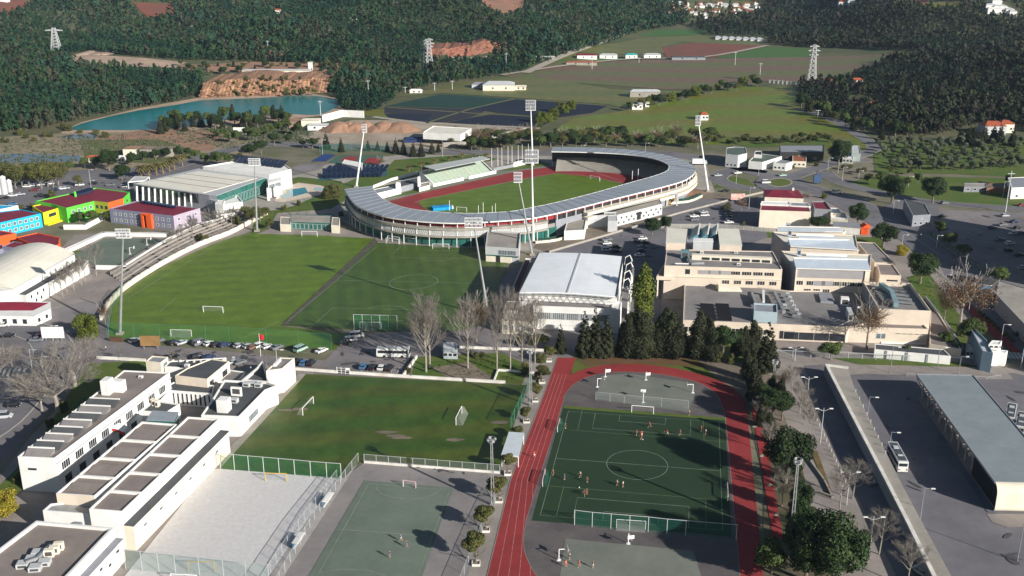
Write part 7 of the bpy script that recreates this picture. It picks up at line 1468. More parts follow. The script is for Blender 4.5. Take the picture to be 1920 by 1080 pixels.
rowt('broad', 'with brownish crown at the bottom edge beside the track', [(1443, 1098, 1006, 1.0)]); rowt('conifer', 'right of the track at the plaza corner', [(1437, 694, 598, .95), (1421, 735, 690, 1.1), (1412, 748, 700, 1.2), (1432, 765, 712, 1.2), (1455, 758, 712, 1.1)]); rowt('brown', 'at the corner of the plaza', [(1466, 735, 692, .9)]); rowt('round', 'in the dark gap right of the track', [(1432, 770, 715, .8), (1500, 965, 895, .7), (1512, 1045, 945, .8), (1496, 1005, 925, .7), (1508, 1102, 962, .75), (1600, 1075, 985, .8), (1485, 905, 862, .7)])
rowt('bareslim', 'in the shaded bed right of the track', [(1440, 850, 790, 1.3), (1452, 900, 838, 1.3), (1466, 950, 880, 1.3), (1425, 800, 745, 1.3)])
rowt('conifer', 'in front of the sports hall', [(1051, 662, 603, .75), (1096, 667, 577, .8), (1116, 667, 570, .85), (1137, 668, 584, .8)]); rowt('cypress', 'between sports hall and college', [(1175, 671, 585), (1186, 668, 592), (1197, 672, 575), (1213, 671, 588), (1230, 670, 600), (1247, 668, 571), (1264, 673, 586), (1280, 670, 612), (1168, 669, 600), (1206, 672, 582), (1239, 670, 590), (1256, 671, 580)], .98)
rowt('poplar', 'standing between hall and college', [(1204, 600, 490, 1.0), (1198, 640, 552, .9)]); rowt('cypress', 'in front of the low college block', [(1307, 673, 576), (1318, 671, 588), (1331, 678, 605), (1386, 670, 612), (1396, 669, 608), (1411, 669, 597), (1326, 674, 592), (1378, 671, 622)], .95); rowt('pine', 'in front of the low college block', [(1355, 676, 608, .9)]); rowt('bush', 'between the cypresses and the college', [(1225, 668, 645), (1160, 668, 645), (1345, 678, 650), (1370, 682, 655), (1290, 668, 640), (1402, 690, 668)])
rowt('small', 'in a white planter left of the track', [(892.6, 1057, 990, 1.3), (911, 994, 943, 1.5), (935, 939, 889, 1.5), (952, 888, 846, 1.2), (972, 822, 797, 1.9), (987, 791, 759, 1.3), (1003, 752, 712, 1.1), (1016, 717, 681, 1.5), (1029, 676, 645, 1.5)], side='far')
for i, (x, y) in enumerate([(892.6, 1059), (911, 996), (935, 941), (952, 890), (987, 792), (1003, 753), (1016, 718), (1029, 678)]):
    p = P(x, y); mb = MB(); w = 1.7
    for dx, dy, a, b in ((0, -w/2, w, .15), (0, w/2, w, .15), (-w/2, 0, .15, w-.16), (w/2, 0, .15, w-.16)): mb.box((p.x+dx, p.y+dy, .35), (a, b, .7))
    t = props(obj('planter', mb, m_whitewall, loc=p), 'white square concrete planter, '+ordw(i, 8, 'near')+' along the left of the track', 'planter', 'planters along the track'); mb = MB(); mb.box((p.x, p.y, .3), (w-.2, w-.2, .5)); obj('soil', mb, m_bare2, t)
rowt('bare', 'on the lawn below the synthetic pitch', [(799, 698, 560, 1.1), (806, 689, 563, 1.1), (877, 691, 560, 1.15), (931.6, 696, 550, .8), (957, 693, 546, .7), (978.5, 691, 556, .8), (1003, 682, 560, .7)]); rowt('brown', 'behind the bare poplars by the synthetic pitch', [(893, 640, 560, .9)]); rowt('bush', 'low beside the bare poplars', [(893, 672, 655), (905, 670, 656), (880, 668, 655), (985, 700, 672), (1008, 712, 690), (1015, 680, 655), (766, 700, 684)]); rowt('scrub', 'in front of the hall entrance', [(1000, 655, 620), (1020, 652, 618), (975, 650, 622)])
rowt('bareplane', 'over the left hand street', [(109, 774, 655, 1.55), (141, 724, 618, 1.45), (22, 686, 640, 1.3), (79, 772, 690, 1.1), (-6, 720, 640, 1.4)]); rowt('bareslim', 'beside the school street', [(228, 678, 652, 1.2), (350, 682, 655, 1.3), (322, 680, 655, 1.3), (430, 690, 664, 1.3), (500, 688, 662, 1.2)])
rowt('bareslim', 'in the plaza beside the bus yard lane', [(1484, 736, 682, 1.3), (1499, 775, 712, 1.3), (1508, 796, 738, 1.2), (1516, 817, 762, 1.2), (1574, 960, 872, 1.2), (1598, 935, 862, 1.7), (1648, 1040, 955, 1.5), (1700, 1100, 1010, 1.4), (1625, 1050, 985, 1.0)], side='far')
rowt('bareslim', 'beside the white barrel roofed hall', [(118, 557, 505), (126, 550, 498), (139, 545, 490), (153, 536, 482), (160, 529, 478), (181, 518, 455)], 1.2); rowt('bareslim', 'on the spectator terraces', [(336, 470, 418), (363, 455, 405), (410, 436, 392), (393, 432, 388), (436, 428, 385)], 1.2)
rowt('willow', 'at the lower left corner of the training pitch', [(165, 634, 580, 1.15)]); rowt('brown', 'inside the curved pitch wall', [(198, 608, 568, .7)]); rowt('gold', 'at the left edge beside the white school wing', [(8, 963, 905, 1.2)]); rowt('bush', 'in the school hedge along the left street', [(35, 905, 880), (60, 880, 858), (85, 850, 828), (95, 800, 778), (120, 770, 745)], 1.1)
rowt('broad', 'in front of the green school block', [(150, 420, 394, 1.3), (172, 420, 392, 1.4), (197, 418, 395, 1.0)]); rowt('scrub', 'between swimming hall and pitch wall', [(461, 408, 378), (474, 420, 376), (488, 415, 380), (500, 405, 383), (505, 430, 404)], 1.2); rowt('bush', 'around the swimming hall terrace', [(445, 420, 398), (385, 455, 436), (375, 450, 432), (533, 394, 380), (560, 385, 372), (612, 372, 342, 1.1), (628, 370, 334, 1.0), (650, 386, 372), (640, 405, 392)], 1.2)
rowt('round', 'between college and avenue', [(1607, 424, 375, .9), (1655, 464, 413, 1.15), (1725, 532, 466, 1.05)]); rowt('pine', 'behind the college bars', [(1534, 436, 404, 1.5)]); rowt('gold', 'with rusty leaves between the round avenue trees', [(1690, 478, 452, 1.2)]); rowt('brown', 'in front of the gymnasium block', [(1625, 654, 565, 1.05)]); rowt('brown', 'beside the avenue above the shop', [(1800, 612, 510, 1.35), (1770, 600, 545, 1.1)]); rowt('broad', 'beside the avenue above the shop', [(1815, 648, 590, 1.2), (1770, 655, 618, 1.1), (1838, 640, 600, .9), (1790, 665, 640)]); rowt('broad', 'in the college garden by the fence', [(1557, 675, 637, 1.6), (1700, 668, 645, .8)])
rowt('broad', 'on the strip between avenue and parking lot', [(1760, 444, 410, 1.1), (1780, 466, 432, 1.3), (1802, 484, 455, 1.4), (1872, 538, 498, 1.5)]); rowt('bush', 'in the clipped median hedge of the avenue', [(1836+k*7, 588+k*6, 578+k*6) for k in range(10)], 1.3)
rowt('round', 'beside the road near the right edge', [(1672, 382, 322, 1.05), (1748, 380, 325, 1.0), (1572, 310, 255, 1.0)]); rowt('broad', 'around the two big roadside evergreens', [(1650, 350, 320), (1700, 350, 330), (1720, 345, 322), (1625, 345, 325), (1890, 350, 325)], 1.2)
rowt('round', 'beside the porthole building', [(1222, 442, 404, .95), (1247, 434, 401, 1.0)]); rowt('brown', 'beside the crimson roofed centre', [(1390, 396, 372, 1.2), (1510, 378, 360, 1.2)]); rowt('bush', 'around the crimson roofed centre', [(1362, 396, 374, 1.2), (1392, 428, 410, .9), (1545, 372, 358), (1450, 298, 288), (1486, 316, 306), (1530, 312, 300)], 1.1)
rowt('scrub', 'in the row along the left forecourt', [(30, 354, 293), (42, 352, 290), (55, 352, 288), (68, 350, 290), (78, 354, 286), (90, 350, 288), (100, 352, 290), (110, 348, 287), (18, 348, 292), (8, 345, 288), (148, 350, 320)], 1.0, 'tall feathery tree'); rowt('bush', 'on the forecourt island', [(97, 371, 351, 1.4), (40, 392, 380, 1.4), (60, 390, 378, 1.4)])
rowt('palm', 'behind the swimming hall', [(266, 335, 300), (280, 332, 300), (294, 328, 297), (306, 326, 295), (318, 322, 292), (327, 318, 284), (342, 312, 281)], 1.1); rowt('palm', 'behind the grandstand', [(767, 322, 305), (790, 315, 298), (815, 310, 293), (842, 303, 290), (867, 297, 284), (912, 298, 283)], 1.3, 'small brown palm')
rowt('round', 'in the park left of the swimming hall', [(229, 338, 304), (205, 320, 275), (248, 310, 283), (270, 302, 280), (292, 298, 277), (312, 296, 274), (333, 292, 272), (352, 292, 275)], 1.05); rowt('broad', 'between the quarry road and swimming hall', [(410, 313, 280), (430, 312, 284), (385, 310, 285), (368, 300, 278), (450, 300, 285), (180, 318, 290), (160, 316, 292), (130, 322, 300)], 1.2)
rowt('pine', 'on the lawn behind the solar fields', [(490, 290, 262), (515, 275, 248), (540, 272, 250), (586, 280, 258), (568, 278, 262), (470, 300, 268)], 1.1); rowt('conifer', 'in the line behind the tennis courts', [(612, 280, 244), (640, 285, 255), (690, 282, 260), (708, 282, 262), (726, 284, 262), (742, 288, 256), (757, 290, 258), (775, 294, 262), (790, 294, 262), (810, 288, 262), (822, 286, 264)], .95); rowt('brown', 'beside the tennis courts', [(715, 312, 295, 1.3)])
# hedgerow belts: each tree its own object
def belt(kind, place, line, n, h, wid=1.0, spread=6, desc=None, mix=None):
    items = []
    for k in range(n):
        u = (k+R.uniform(-.3, .3))/(n-1)*(len(line)-1); u = min(max(u, 0), len(line)-1.001); i = int(u); x, y = lerp(line[i], line[i+1], u-i); y += R.uniform(-1, 1)*spread; items.append((x, y))
    items.sort(); dsc = desc or {'scrub': 'brownish scrub tree', 'broad': 'green broadleaf tree', 'olive': 'grey green olive tree', 'conifer': 'dark conifer', 'round': 'round dark tree', 'bush': 'green shrub', 'willow': 'yellow green willow'}[kind]
    for i, (x, y) in enumerate(items): tree(mix[i % len(mix)] if mix else kind, x, y, 0, f'{dsc} {place}, {ordw(i, n)}', wid, f'{dsc} {place}', H=h*R.uniform(.75, 1.25))
belt('scrub', 'in the thicket beyond the stadium', [(880, 274), (1000, 268), (1150, 266), (1330, 272)], 72, 8.5, 1.4, 10, 'bushy thicket tree', ['scrub', 'broad', 'scrub', 'brown', 'round']); belt('scrub', 'along the field edge right of the stadium mast', [(1330, 268), (1450, 266), (1560, 262)], 28, 4.8, 1.5, 6, 'low hedge tree', ['scrub', 'bush', 'broad'])
belt('willow', 'at the corner of the dark fields', [(1010, 238), (1035, 222), (1072, 205)], 8, 9, 1.1, 4, 'yellow green willow', ['willow', 'willow', 'scrub']); belt('broad', 'between the far green fields', [(1180, 205), (1240, 196), (1300, 182), (1350, 172), (1420, 160)], 22, 8, 1.2, 5, 'field hedge tree', ['broad', 'round', 'scrub', 'willow']); belt('scrub', 'behind the yellow white workshops', [(855, 250), (870, 262), (840, 272), (900, 262)], 7, 6, 1.3, 4)
belt('conifer', 'on the near shore of the lake', [(300, 246), (340, 240), (400, 236), (470, 232), (540, 228)], 30, 11, 1.0, 9, 'dark shore tree', ['conifer', 'broad', 'cypress', 'round']); belt('broad', 'round the quarry road junction', [(400, 262), (450, 268), (520, 250), (560, 250)], 14, 8, 1.2, 7); belt('bush', 'on the reedy ground left of the lake', [(0, 262), (60, 258), (120, 248), (200, 262)], 12, 5, 1.3, 8)
oi = []
for r_ in range(6):
    for c_ in range(15): oi.append((1650+c_*19+r_*4+R.uniform(-6, 6), 272+r_*9.5-c_*.2+R.uniform(-3, 3)))
oi = [q for q in oi if q[0] < 1930 and not (1808 < q[0] < 1850 and q[1] < 262)]
for i, (x, y) in enumerate(oi): tree('olive', x, y, 0, f'grey green olive tree, {ordw(i % 15, 15)} in the {ORD[i//15]} orchard row from the back', 1.15, 'olive trees in the orchard', H=R.uniform(4.6, 7.4))
belt('scrub', 'below the olive orchard', [(1580, 322), (1640, 335), (1720, 322)], 10, 5, 1.2, 5); belt('round', 'along the farm lane right of the green field', [(1500, 200), (1530, 212), (1560, 225), (1600, 240), (1640, 256), (1700, 262)], 18, 11, 1.0, 5, 'dark lane tree', ['round', 'broad', 'conifer', 'scrub']); belt('conifer', 'around the red roofed house at the right', [(1800, 262), (1830, 275), (1850, 262), (1900, 275)], 8, 11, 1.1, 6)
for i in range(40):
    x = 392+i*5.1; y = R.uniform(150, 179) if 10 < i < 33 else R.uniform(160, 180); p = P(x, 181); h = max(0, hgt(x, 181, y)); dup(PROT['bush'], (p.x, p.y+20*(h/10.5)**.8-2.5, min(h, 11)-.5), R.uniform(0, 6), (R.uniform(.35, .6),)*3, 'dark shrub clinging to the orange quarry cliff, '+ordw(i, 40), 'shrubs on the quarry cliff')
rowt('cypress', 'beside the right bend of the running track', [(1400, 712, 655), (1410, 728, 668), (1446, 752, 700), (1462, 760, 705), (1428, 800, 742), (1440, 830, 770)], 1.0)
rowt('broad', 'on the shore below the orange quarry cliff', [(535, 182, 170), (552, 180, 166), (568, 179, 168), (470, 183, 174)], 1.2)
belt('broad', 'on the plateau behind the orange quarry cliff', [(340, 132), (400, 134), (470, 128), (600, 128), (650, 132)], 34, 7, 1.1, 8, 'dark plateau tree', ['broad', 'conifer', 'round', 'scrub'])
mb = MB()                                                            # bay lines in the car parks
for a, b, n, d in (((1120, 455), (1120, 478), 9, (28, 0)), ((1190, 448), (1186, 486), 12, (24, 0)), ((1290, 400), (1288, 424), 9, (24, -1)), ((1352, 396), (1352, 424), 10, (26, 0)), ((676, 699), (744, 702), 7, (5, -13)), ((1840, 540), (1915, 600), 14, (20, 2)), ((1780, 470), (1850, 530), 12, (24, 4)), ((1850, 430), (1915, 470), 9, (24, 2))):
    for k in range(n): p = lerp(a, b, k/(n-1)); strip(mb, [p, (p[0]+d[0], p[1]+d[1])], .14, Z4+.035)
props(obj('bay_lines', mb, m_line), kind='structure')
mb = MB(); rp_ = random.Random(3)                                      # patched tar, drains and oil stains
for (x0, y0, x1, y1, n) in ((20, 600, 180, 660, 8), (240, 655, 560, 672, 10), (640, 650, 780, 690, 9), (1080, 440, 1230, 500, 10), (1270, 400, 1400, 425, 6), (1600, 720, 1720, 1060, 16), (1880, 720, 1915, 760, 3), (1880, 990, 1915, 1070, 4), (1770, 400, 1860, 540, 16), (1600, 395, 1690, 440, 5), (130, 330, 240, 350, 6), (1400, 345, 1440, 358, 3), (1180, 520, 1235, 600, 5), (690, 875, 900, 900, 6)):
    for k in range(n):
        c = P(rp_.uniform(x0, x1), rp_.uniform(y0, y1)); a, b, r = rp_.uniform(.4, 2.6), rp_.uniform(.3, 1.2), rp_.uniform(0, 3); N = rp_.choice((4, 4, 9))
        mb.poly([(c.x+a*math.cos(r)*math.cos(6.283*i/N)-b*math.sin(r)*math.sin(6.283*i/N), c.y+a*math.sin(r)*math.cos(6.283*i/N)+b*math.cos(r)*math.sin(6.283*i/N), Z4+.032+len(mb.f)*.00003) for i in range(N)])
props(obj('tar_patches', mb, mat('fresh tar', (.085, .08, .085), var=.2)), kind='structure')
# ================================================================== far country: lake, quarry, fields
m_field = lambda n, a, b, sc=.03: mat(n, a, col2=b, scale=sc, var=.12, detail=7)
f_green = stripe_mat('spring meadow', (.125, .17, .014), (.15, .145, .02), .006, 1.45, var=.15, noise=7, sharp=(.25, .75)); f_gr2 = m_field('bright crop', (.045, .13, .03), (.06, .12, .03)); f_brown = stripe_mat('ploughed brown field', (.165, .105, .065), (.13, .13, .045), .0045, 1.5, var=.15, noise=5, sharp=(.3, .8)); f_red = m_field('red ploughed field', (.21, .065, .045), (.14, .07, .05)); f_olive = stripe_mat('fallow field', (.12, .135, .035), (.15, .14, .04), .006, 1.5, var=.15, noise=5, sharp=(.2, .8)); f_dry = m_field('dry reed ground', (.30, .235, .16), (.19, .16, .10)); f_sandy = m_field('sandy quarry ground', (.48, .34, .25), (.32, .24, .18), .05)
f_pan = m_field('dark net covered field', (.006, .010, .028), (.010, .016, .036)); f_pan2 = m_field('dark green netted field', (.008, .042, .030), (.010, .045, .042)); f_pan3 = m_field('brown netted field', (.030, .026, .036), (.022, .024, .036)); m_pathp = mat('pale farm track', (.36, .32, .27), var=.1)
sheet('orchard_grass', [(1636, 266), (1720, 262), (1960, 262), (1960, 334), (1760, 326), (1640, 324)], Z2, m_green)
sheet('reed_ground', [(-80, 262), (120, 250), (330, 240), (420, 250), (470, 262), (470, 300), (300, 312), (-80, 330)], Z1+.02, f_dry)
sheet('waste_ground', [(170, 262), (300, 238), (420, 248), (400, 282), (220, 290)], Z2, m_bare); sheet('lake_margin', [(112, 250), (150, 230), (260, 203), (385, 181), (560, 172), (650, 186), (640, 212), (560, 222), (420, 240), (330, 246), (140, 250)], Z2, f_sandy)
sheet('lake', smoothc([(132, 244), (150, 233), (200, 220), (262, 207), (330, 197), (380, 188), (440, 186), (500, 183), (560, 179), (602, 181), (640, 191), (622, 206), (592, 216), (540, 214), (470, 218), (420, 226), (380, 234), (330, 241), (270, 244), (200, 244)], 2, True), Z3, m_water)
sheet('pond', [(110, 256), (140, 252), (182, 253), (178, 260), (130, 262)], Z3, m_pond); sheet('pond', [(-80, 290), (60, 288), (150, 292), (158, 302), (60, 306), (-80, 308)], Z2, m_pond); sheet('grass', [(150, 262), (300, 262), (420, 300), (300, 308), (160, 300)], Z3, m_verge)
sheet('yard', [(560, 255), (620, 238), (660, 225), (780, 226), (960, 240), (1000, 248), (900, 262), (830, 282), (700, 276), (600, 272)], Z1+.02, mat('pale works yard', (.42, .35, .28), col2=(.27, .22, .16), scale=.04, var=.15, detail=9))
sheet('waste_ground', [(880, 243), (1010, 244), (1010, 262), (880, 280), (830, 278)], Z2, m_bare2); sheet('grass', [(680, 205), (730, 206), (728, 220), (680, 216)], Z2, f_green)
# netted fields, meadows and ploughland
for pts, m in (([(722, 199), (826, 177), (962, 186), (930, 200), (880, 203)], f_pan2), ([(722, 200), (880, 204), (845, 214), (812, 215), (720, 212)], f_pan3), ([(720, 213), (812, 214), (838, 229), (800, 230), (728, 220)], f_pan), ([(812, 214), (846, 213), (882, 203), (930, 200), (878, 222), (838, 229), (800, 224)], f_pan3),
               ([(838, 230), (880, 222), (930, 213), (1040, 222), (1014, 239), (958, 237)], f_pan), ([(934, 212), (880, 204), (964, 186), (1140, 199), (1110, 212), (1042, 221)], f_pan)): sheet('netted_field', pts, Z2, m)
for pts in ([(725, 201), (880, 212), (1040, 221)], [(800, 231), (880, 205), (964, 186)]): road('field_path', pts, 2.6, Z3, f_olive, 2)
road('field_path', [(700, 219), (800, 231), (960, 238), (1012, 241)], 5, Z3, m_pathp, 2)
drape('meadow', [(1040, 244), (1075, 222), (1180, 206), (1300, 180), (1385, 163), (1490, 164), (1510, 200), (1570, 232), (1640, 285), (1560, 278), (1400, 272), (1180, 270), (1040, 262)], f_green, .05)
sheet('meadow', [(1240, 252), (1580, 254), (1610, 266), (1400, 266), (1240, 262)], Z2+.05, f_olive); sheet('meadow', [(1330, 256), (1560, 262), (1600, 275), (1400, 276)], Z3, m_green)
for pts, m in (([(740, 182), (860, 156), (985, 140), (1150, 168), (1290, 172), (1330, 165), (1180, 206), (1140, 196), (960, 183), (826, 175)], f_olive), ([(1060, 112), (1440, 108), (1500, 150), (1380, 165), (1250, 168), (1000, 150), (940, 142)], f_brown), ([(1000, 126), (1160, 108), (1070, 98), (1040, 112)], f_olive),
               ([(1430, 108), (1760, 96), (1650, 128), (1590, 150), (1490, 162), (1440, 150)], f_brown), ([(1060, 100), (1250, 108), (1100, 118), (1020, 118)], f_gr2), ([(1250, 108), (1340, 108), (1440, 86), (1300, 80), (1240, 90)], f_red), ([(1340, 108), (1440, 112), (1520, 108), (1520, 92), (1440, 88)], f_gr2), ([(1080, 98), (1250, 100), (1240, 88), (1290, 76), (1200, 72), (1120, 85)], f_olive), ([(1200, 68), (1310, 66), (1360, 54), (1230, 56)], f_gr2), ([(1310, 66), (1400, 76), (1440, 86), (1300, 80), (1200, 72)], f_olive)): drape('field', pts, m, .25)
for pts, m in (([(248, 5), (320, 8), (332, 30), (275, 33)], f_red), ([(885, -8), (985, -8), (977, 22), (945, 27), (915, 14)], mat('bare red hill', (.32, .15, .10), col2=(.2, .12, .08), scale=.03)), ([(640, 18), (745, 14), (742, 28), (630, 36)], f_gr2), ([(1480, 5), (1530, 6), (1528, 14), (1478, 13)], f_gr2), ([(1640, -2), (1682, 0), (1680, 7), (1640, 5)], f_olive), ([(1700, -3), (1740, 0), (1736, 10), (1712, 8)], f_red), ([(1728, 8), (1800, 8), (1800, 13), (1730, 16)], f_green), ([(0, -5), (60, 5), (20, 28), (-20, 25)], f_red), ([(385, 122), (460, 117), (645, 119), (640, 134), (500, 131), (390, 137)], m_bare), ([(335, 122), (372, 122), (368, 134), (338, 133)], m_bare), ([(120, 104), (270, 110), (350, 118), (330, 128), (200, 126), (130, 120)], f_sandy), ([(1250, 0), (1420, 0), (1425, 30), (1290, 32), (1240, 14)], f_olive), ([(800, 98), (870, 108), (950, 104), (945, 112), (870, 116), (800, 118)], f_sandy)): drape('clearing', pts, m, .6)
for pts, w in (([(940, 142), (1060, 124), (1180, 112), (1320, 108), (1440, 86)], 6), ([(1180, 60), (1120, 82), (1060, 104), (985, 138)], 9)):
    q = [PT(*p) for p in smoothc(pts, 5)]; mb = MB(); strip(mb, [(p.x, p.y) for p in q], w, 0, world=True); mb.v = [(v[0], v[1], T(v[0], v[1])+.9) for v in mb.v]; props(obj('farm_road', mb, m_pathp), kind='structure')
# quarry cliffs: real faces with runnels
def cliff(name, pts, h, depth, m, seed=1, lvl=0):
    q = [P(*p) for p in pts]; rs = np.random.default_rng(seed); pl = [];
    for a, b in zip(q[:-1], q[1:]):
        n = max(2, int((b-a).length/3)); pl += [a.lerp(b, k/n) for k in range(n)]
    pl.append(q[-1]); n = len(pl); rows_ = 15; V = []; F_ = []; gul = np.convolve(rs.normal(size=n+4), np.ones(3)/3, 'valid'); top = h*(1+.28*np.convolve(rs.normal(size=n+8), np.ones(7)/7, 'valid')[:n])
    for i, p in enumerate(pl):
        for j in range(rows_):
            t = j/(rows_-1); V.append((p.x+rs.normal()*.7, p.y+depth*t**1.2+(gul[i]*5+3*math.sin(i*1.3)*math.sin(i*.31))*math.sin(math.pi*t)+rs.normal()*.9, .1+top[i]*(t if j else 0)+(rs.normal()*.45 if 0 < j < rows_-1 else 0)))
        V.append((p.x, p.y+depth+55, max(.2, top[i]*.96)))
    r1 = rows_+1
    for i in range(n-1):
        for j in range(rows_): F_.append((i*r1+j, (i+1)*r1+j, (i+1)*r1+j+1, i*r1+j+1))
    mb = MB(); mb.add(V, F_); return props(obj(name, mb, m), kind='structure')
m_cliff = stripe_mat('eroded orange clay', (.35, .185, .11), (.20, .12, .07), .12, 0.0, rough=.95, var=.2, noise=6, sharp=(.2, .8))
cliff('quarry_cliff', [(372, 184), (400, 183), (440, 181), (480, 180), (520, 180), (560, 177), (590, 174), (612, 174)], 10.5, 20, m_cliff, 3)
cliff('quarry_cliff', [(800, 118), (830, 117), (870, 112), (910, 109), (950, 106)], 12, 24, mat('red quarry face', (.30, .12, .075), col2=(.18, .09, .06), scale=.05, var=.2, detail=9), 5)
cliff('earth_bank', [(120, 122), (150, 118), (200, 118)], 7, 12, f_sandy, 8); cliff('earth_bank', [(480, 120), (510, 121), (530, 122)], 10, 10, m_cliff, 9)
mb = MB(); a = P(625, 243); b = P(762, 243)                             # heap of orange sand
for k in range(14):
    c = a.lerp(b, k/13); rr = 9+4*math.sin(k*1.7); hh = 4.5+1.6*math.sin(k*2.3); N = 14; mb.add([(c.x+rr*1.1*math.cos(2*math.pi*i/N)*(1+.12*math.sin(i*5+k)), c.y+rr*math.sin(2*math.pi*i/N)*(1+.12*math.cos(i*3+k)), .05) for i in range(N)]+[(c.x+rr*.45*math.cos(2*math.pi*i/N), c.y+rr*.45*math.sin(2*math.pi*i/N), hh*.75) for i in range(N)]+[(c.x, c.y, hh)], [(i, (i+1) % N, N+(i+1) % N, N+i) for i in range(N)]+[(N+i, N+(i+1) % N, 2*N) for i in range(N)])
props(obj('sand_heap', mb, m_bare), 'long orange sand heap in the works yard beyond the stadium', 'sand heap')
# far buildings
def house(x, y, w, d, h, label, wall=None, roof=None, rh=1.6, rz=0.0, cat='house', group=None, name='house', wins=2):
    p = PT(x, y); t = thing(name, label, cat, tuple(p), group); c_, s_ = math.cos(rz), math.sin(rz); z = p.z
    def w_(u, v, zz): return (p.x+u*c_-v*s_, p.y+u*s_+v*c_, z+zz)
    mb = MB(); mb.add([w_(-w/2, -d/2, -1), w_(w/2, -d/2, -1), w_(w/2, d/2, -1), w_(-w/2, d/2, -1), w_(-w/2, -d/2, h), w_(w/2, -d/2, h), w_(w/2, d/2, h), w_(-w/2, d/2, h)], [(0, 1, 5, 4), (1, 2, 6, 5), (2, 3, 7, 6), (3, 0, 4, 7), (4, 5, 6, 7)]); obj('wall', mb, wall or m_white, t)
    e = .5; mb = MB(); mb.add([w_(-w/2-e, -d/2-e, h-.05), w_(w/2+e, -d/2-e, h-.05), w_(w/2+e, d/2+e, h-.05), w_(-w/2-e, d/2+e, h-.05), w_(-w/2+min(d, w)*.3, 0, h+rh), w_(w/2-min(d, w)*.3, 0, h+rh)], [(0, 1, 5, 4), (1, 2, 5), (2, 3, 4, 5), (3, 0, 4), (3, 2, 1, 0)]); obj('roof', mb, roof or m_tiles, t)
    for k in range(wins): a = w_(-w/2+w*(k+.7)/(wins+.4), -d/2, 0); b = w_(-w/2+w*(k+.7)/(wins+.4)+1.3, -d/2, 0); mb = MB(); mb.add([(a[0], a[1]-.05, z+h*.35), (b[0], b[1]-.05, z+h*.35), (b[0], b[1]-.05, z+h*.35+1.3), (a[0], a[1]-.05, z+h*.35+1.3)], [(0, 1, 2, 3)]); obj('window', mb, m_glass, t)
    return t
house(1622, 204, 17, 10, 4.5, 'white house with orange red roof half hidden in the right hand woods', rh=2.4); house(1603, 200, 9, 5, 3, 'small white shed left of the red roofed house in the woods', roof=m_white, rh=.8); house(1858, 250, 14, 12, 6, 'two storey house with red roof and shaded left side near the right edge', wall=m_lgrey, rh=2.4); house(1882, 247, 9, 9, 6, 'pale wing joined to the two storey red roofed house', rh=2.0, wall=m_cream2)
house(1319, 224, 5.5, 7, 4, 'tiny white barn with orange roof alone in the green meadow', rh=1.6); house(1194, 204, 8, 8, 4, 'small white shed with pale roof at the field hedge', roof=m_lgrey, rh=.6); house(1213, 200, 3, 3, 3.4, 'tiny white hut right of the shed at the field hedge', roof=m_lgrey, rh=.4); house(1208, 181, 24, 9, 4.5, 'low pale barn beside the field hedge trees', wall=m_conc, roof=m_lgrey, rh=1.4); house(935, 168, 26, 16, 5, 'grey roofed farm barns beyond the dark netted fields', wall=m_cream2, roof=m_lgrey, rh=2.2); house(975, 168, 10, 8, 3, 'small cream outbuilding right of the grey roofed farm barns', wall=m_cream2, roof=m_cream2, rh=.8); house(905, 164, 18, 10, 3.5, 'low grey shed left of the farm barns', wall=m_lgrey, roof=m_mgrey, rh=1.2)
t = house(780, 174, 10, 4, 2, 'white arched greenhouse beside the farm track', roof=m_white, rh=1.2); house(584, 240, 12, 8, 6, 'cream works building at the left end of the sand yard', wall=m_cream2, roof=m_cream2, rh=.6); house(598, 243, 14, 6, 3.5, 'low white shed beside the cream works building', roof=m_lgrey, rh=.8); house(560, 238, 12, 8, 5, 'half ruined brick building left of the works yard', wall=mat('ruin brick', (.30, .20, .16), var=.2), roof=m_bare, rh=.4)
wallrun('yard_wall', 'tall white wall slanting up behind the orange sand heap', [(605, 229), (642, 219), (682, 221)], 5, m_white, .6); wallrun('works_wall', 'long pale wall curving beyond the works yard to the thicket', [(865, 274), (900, 268), (960, 251), (985, 246)], 2.4, m_conc, .8); wallrun('works_wall', 'pale low wall in front of the works yard', [(832, 276), (868, 274)], 3.0, m_conc, .8)
house(258, 290, 14, 9, 4.5, 'abandoned white building with patchy roof left of the palms', wall=m_cream2, roof=m_bare, rh=.8); house(297, 292, 19, 8, 5, 'long pale ruined building beside the abandoned white one', wall=m_conc, roof=m_bare2, rh=.5); house(228, 304, 4, 4, 3, 'small white gabled hut in the scrub', roof=m_white, rh=1); house(176, 304, 7, 5, 3, 'small ruined hut with red roof in the scrub', roof=m_tiles, rh=1.2)
p = P(838, 262); t = Bld('open_shed', 'long white open sided shed with broken roof in the works yard', 'shed'); t.vol([(793, 248), (863, 252), (884, 240), (812, 236)], 7.5, z0=3.2, wall=m_white, roof=m_creamroof, par=.4)
for i in range(5):
    for dx, dy in ((0, -1), (19, -10)): a = lerp((795, 258), (863, 263), i/4); pillar(P(a[0]+dx, a[1]+dy), 0, 3.2, .5, t.root, m_conc, 'pillar')
house(776, 266, 12, 6, 2.4, 'dark blue covered heap beside the open sided shed', wall=mat('blue tarpaulin', (.02, .04, .12)), roof=MATS['blue tarpaulin'], rh=.8, wins=0, cat='covered heap', name='covered_heap')
# quarry works: long white hall on the plateau
house(520, 141, 62, 8, 5, 'long low white quarry works above the orange cliffs', wall=m_cream2, roof=m_lgrey, rh=.6, wins=8, cat='works'); house(583, 139, 3.5, 3.5, 11, 'narrow white tower at the right end of the quarry works', roof=m_white, rh=.3, wins=1, cat='tower', name='works_tower')
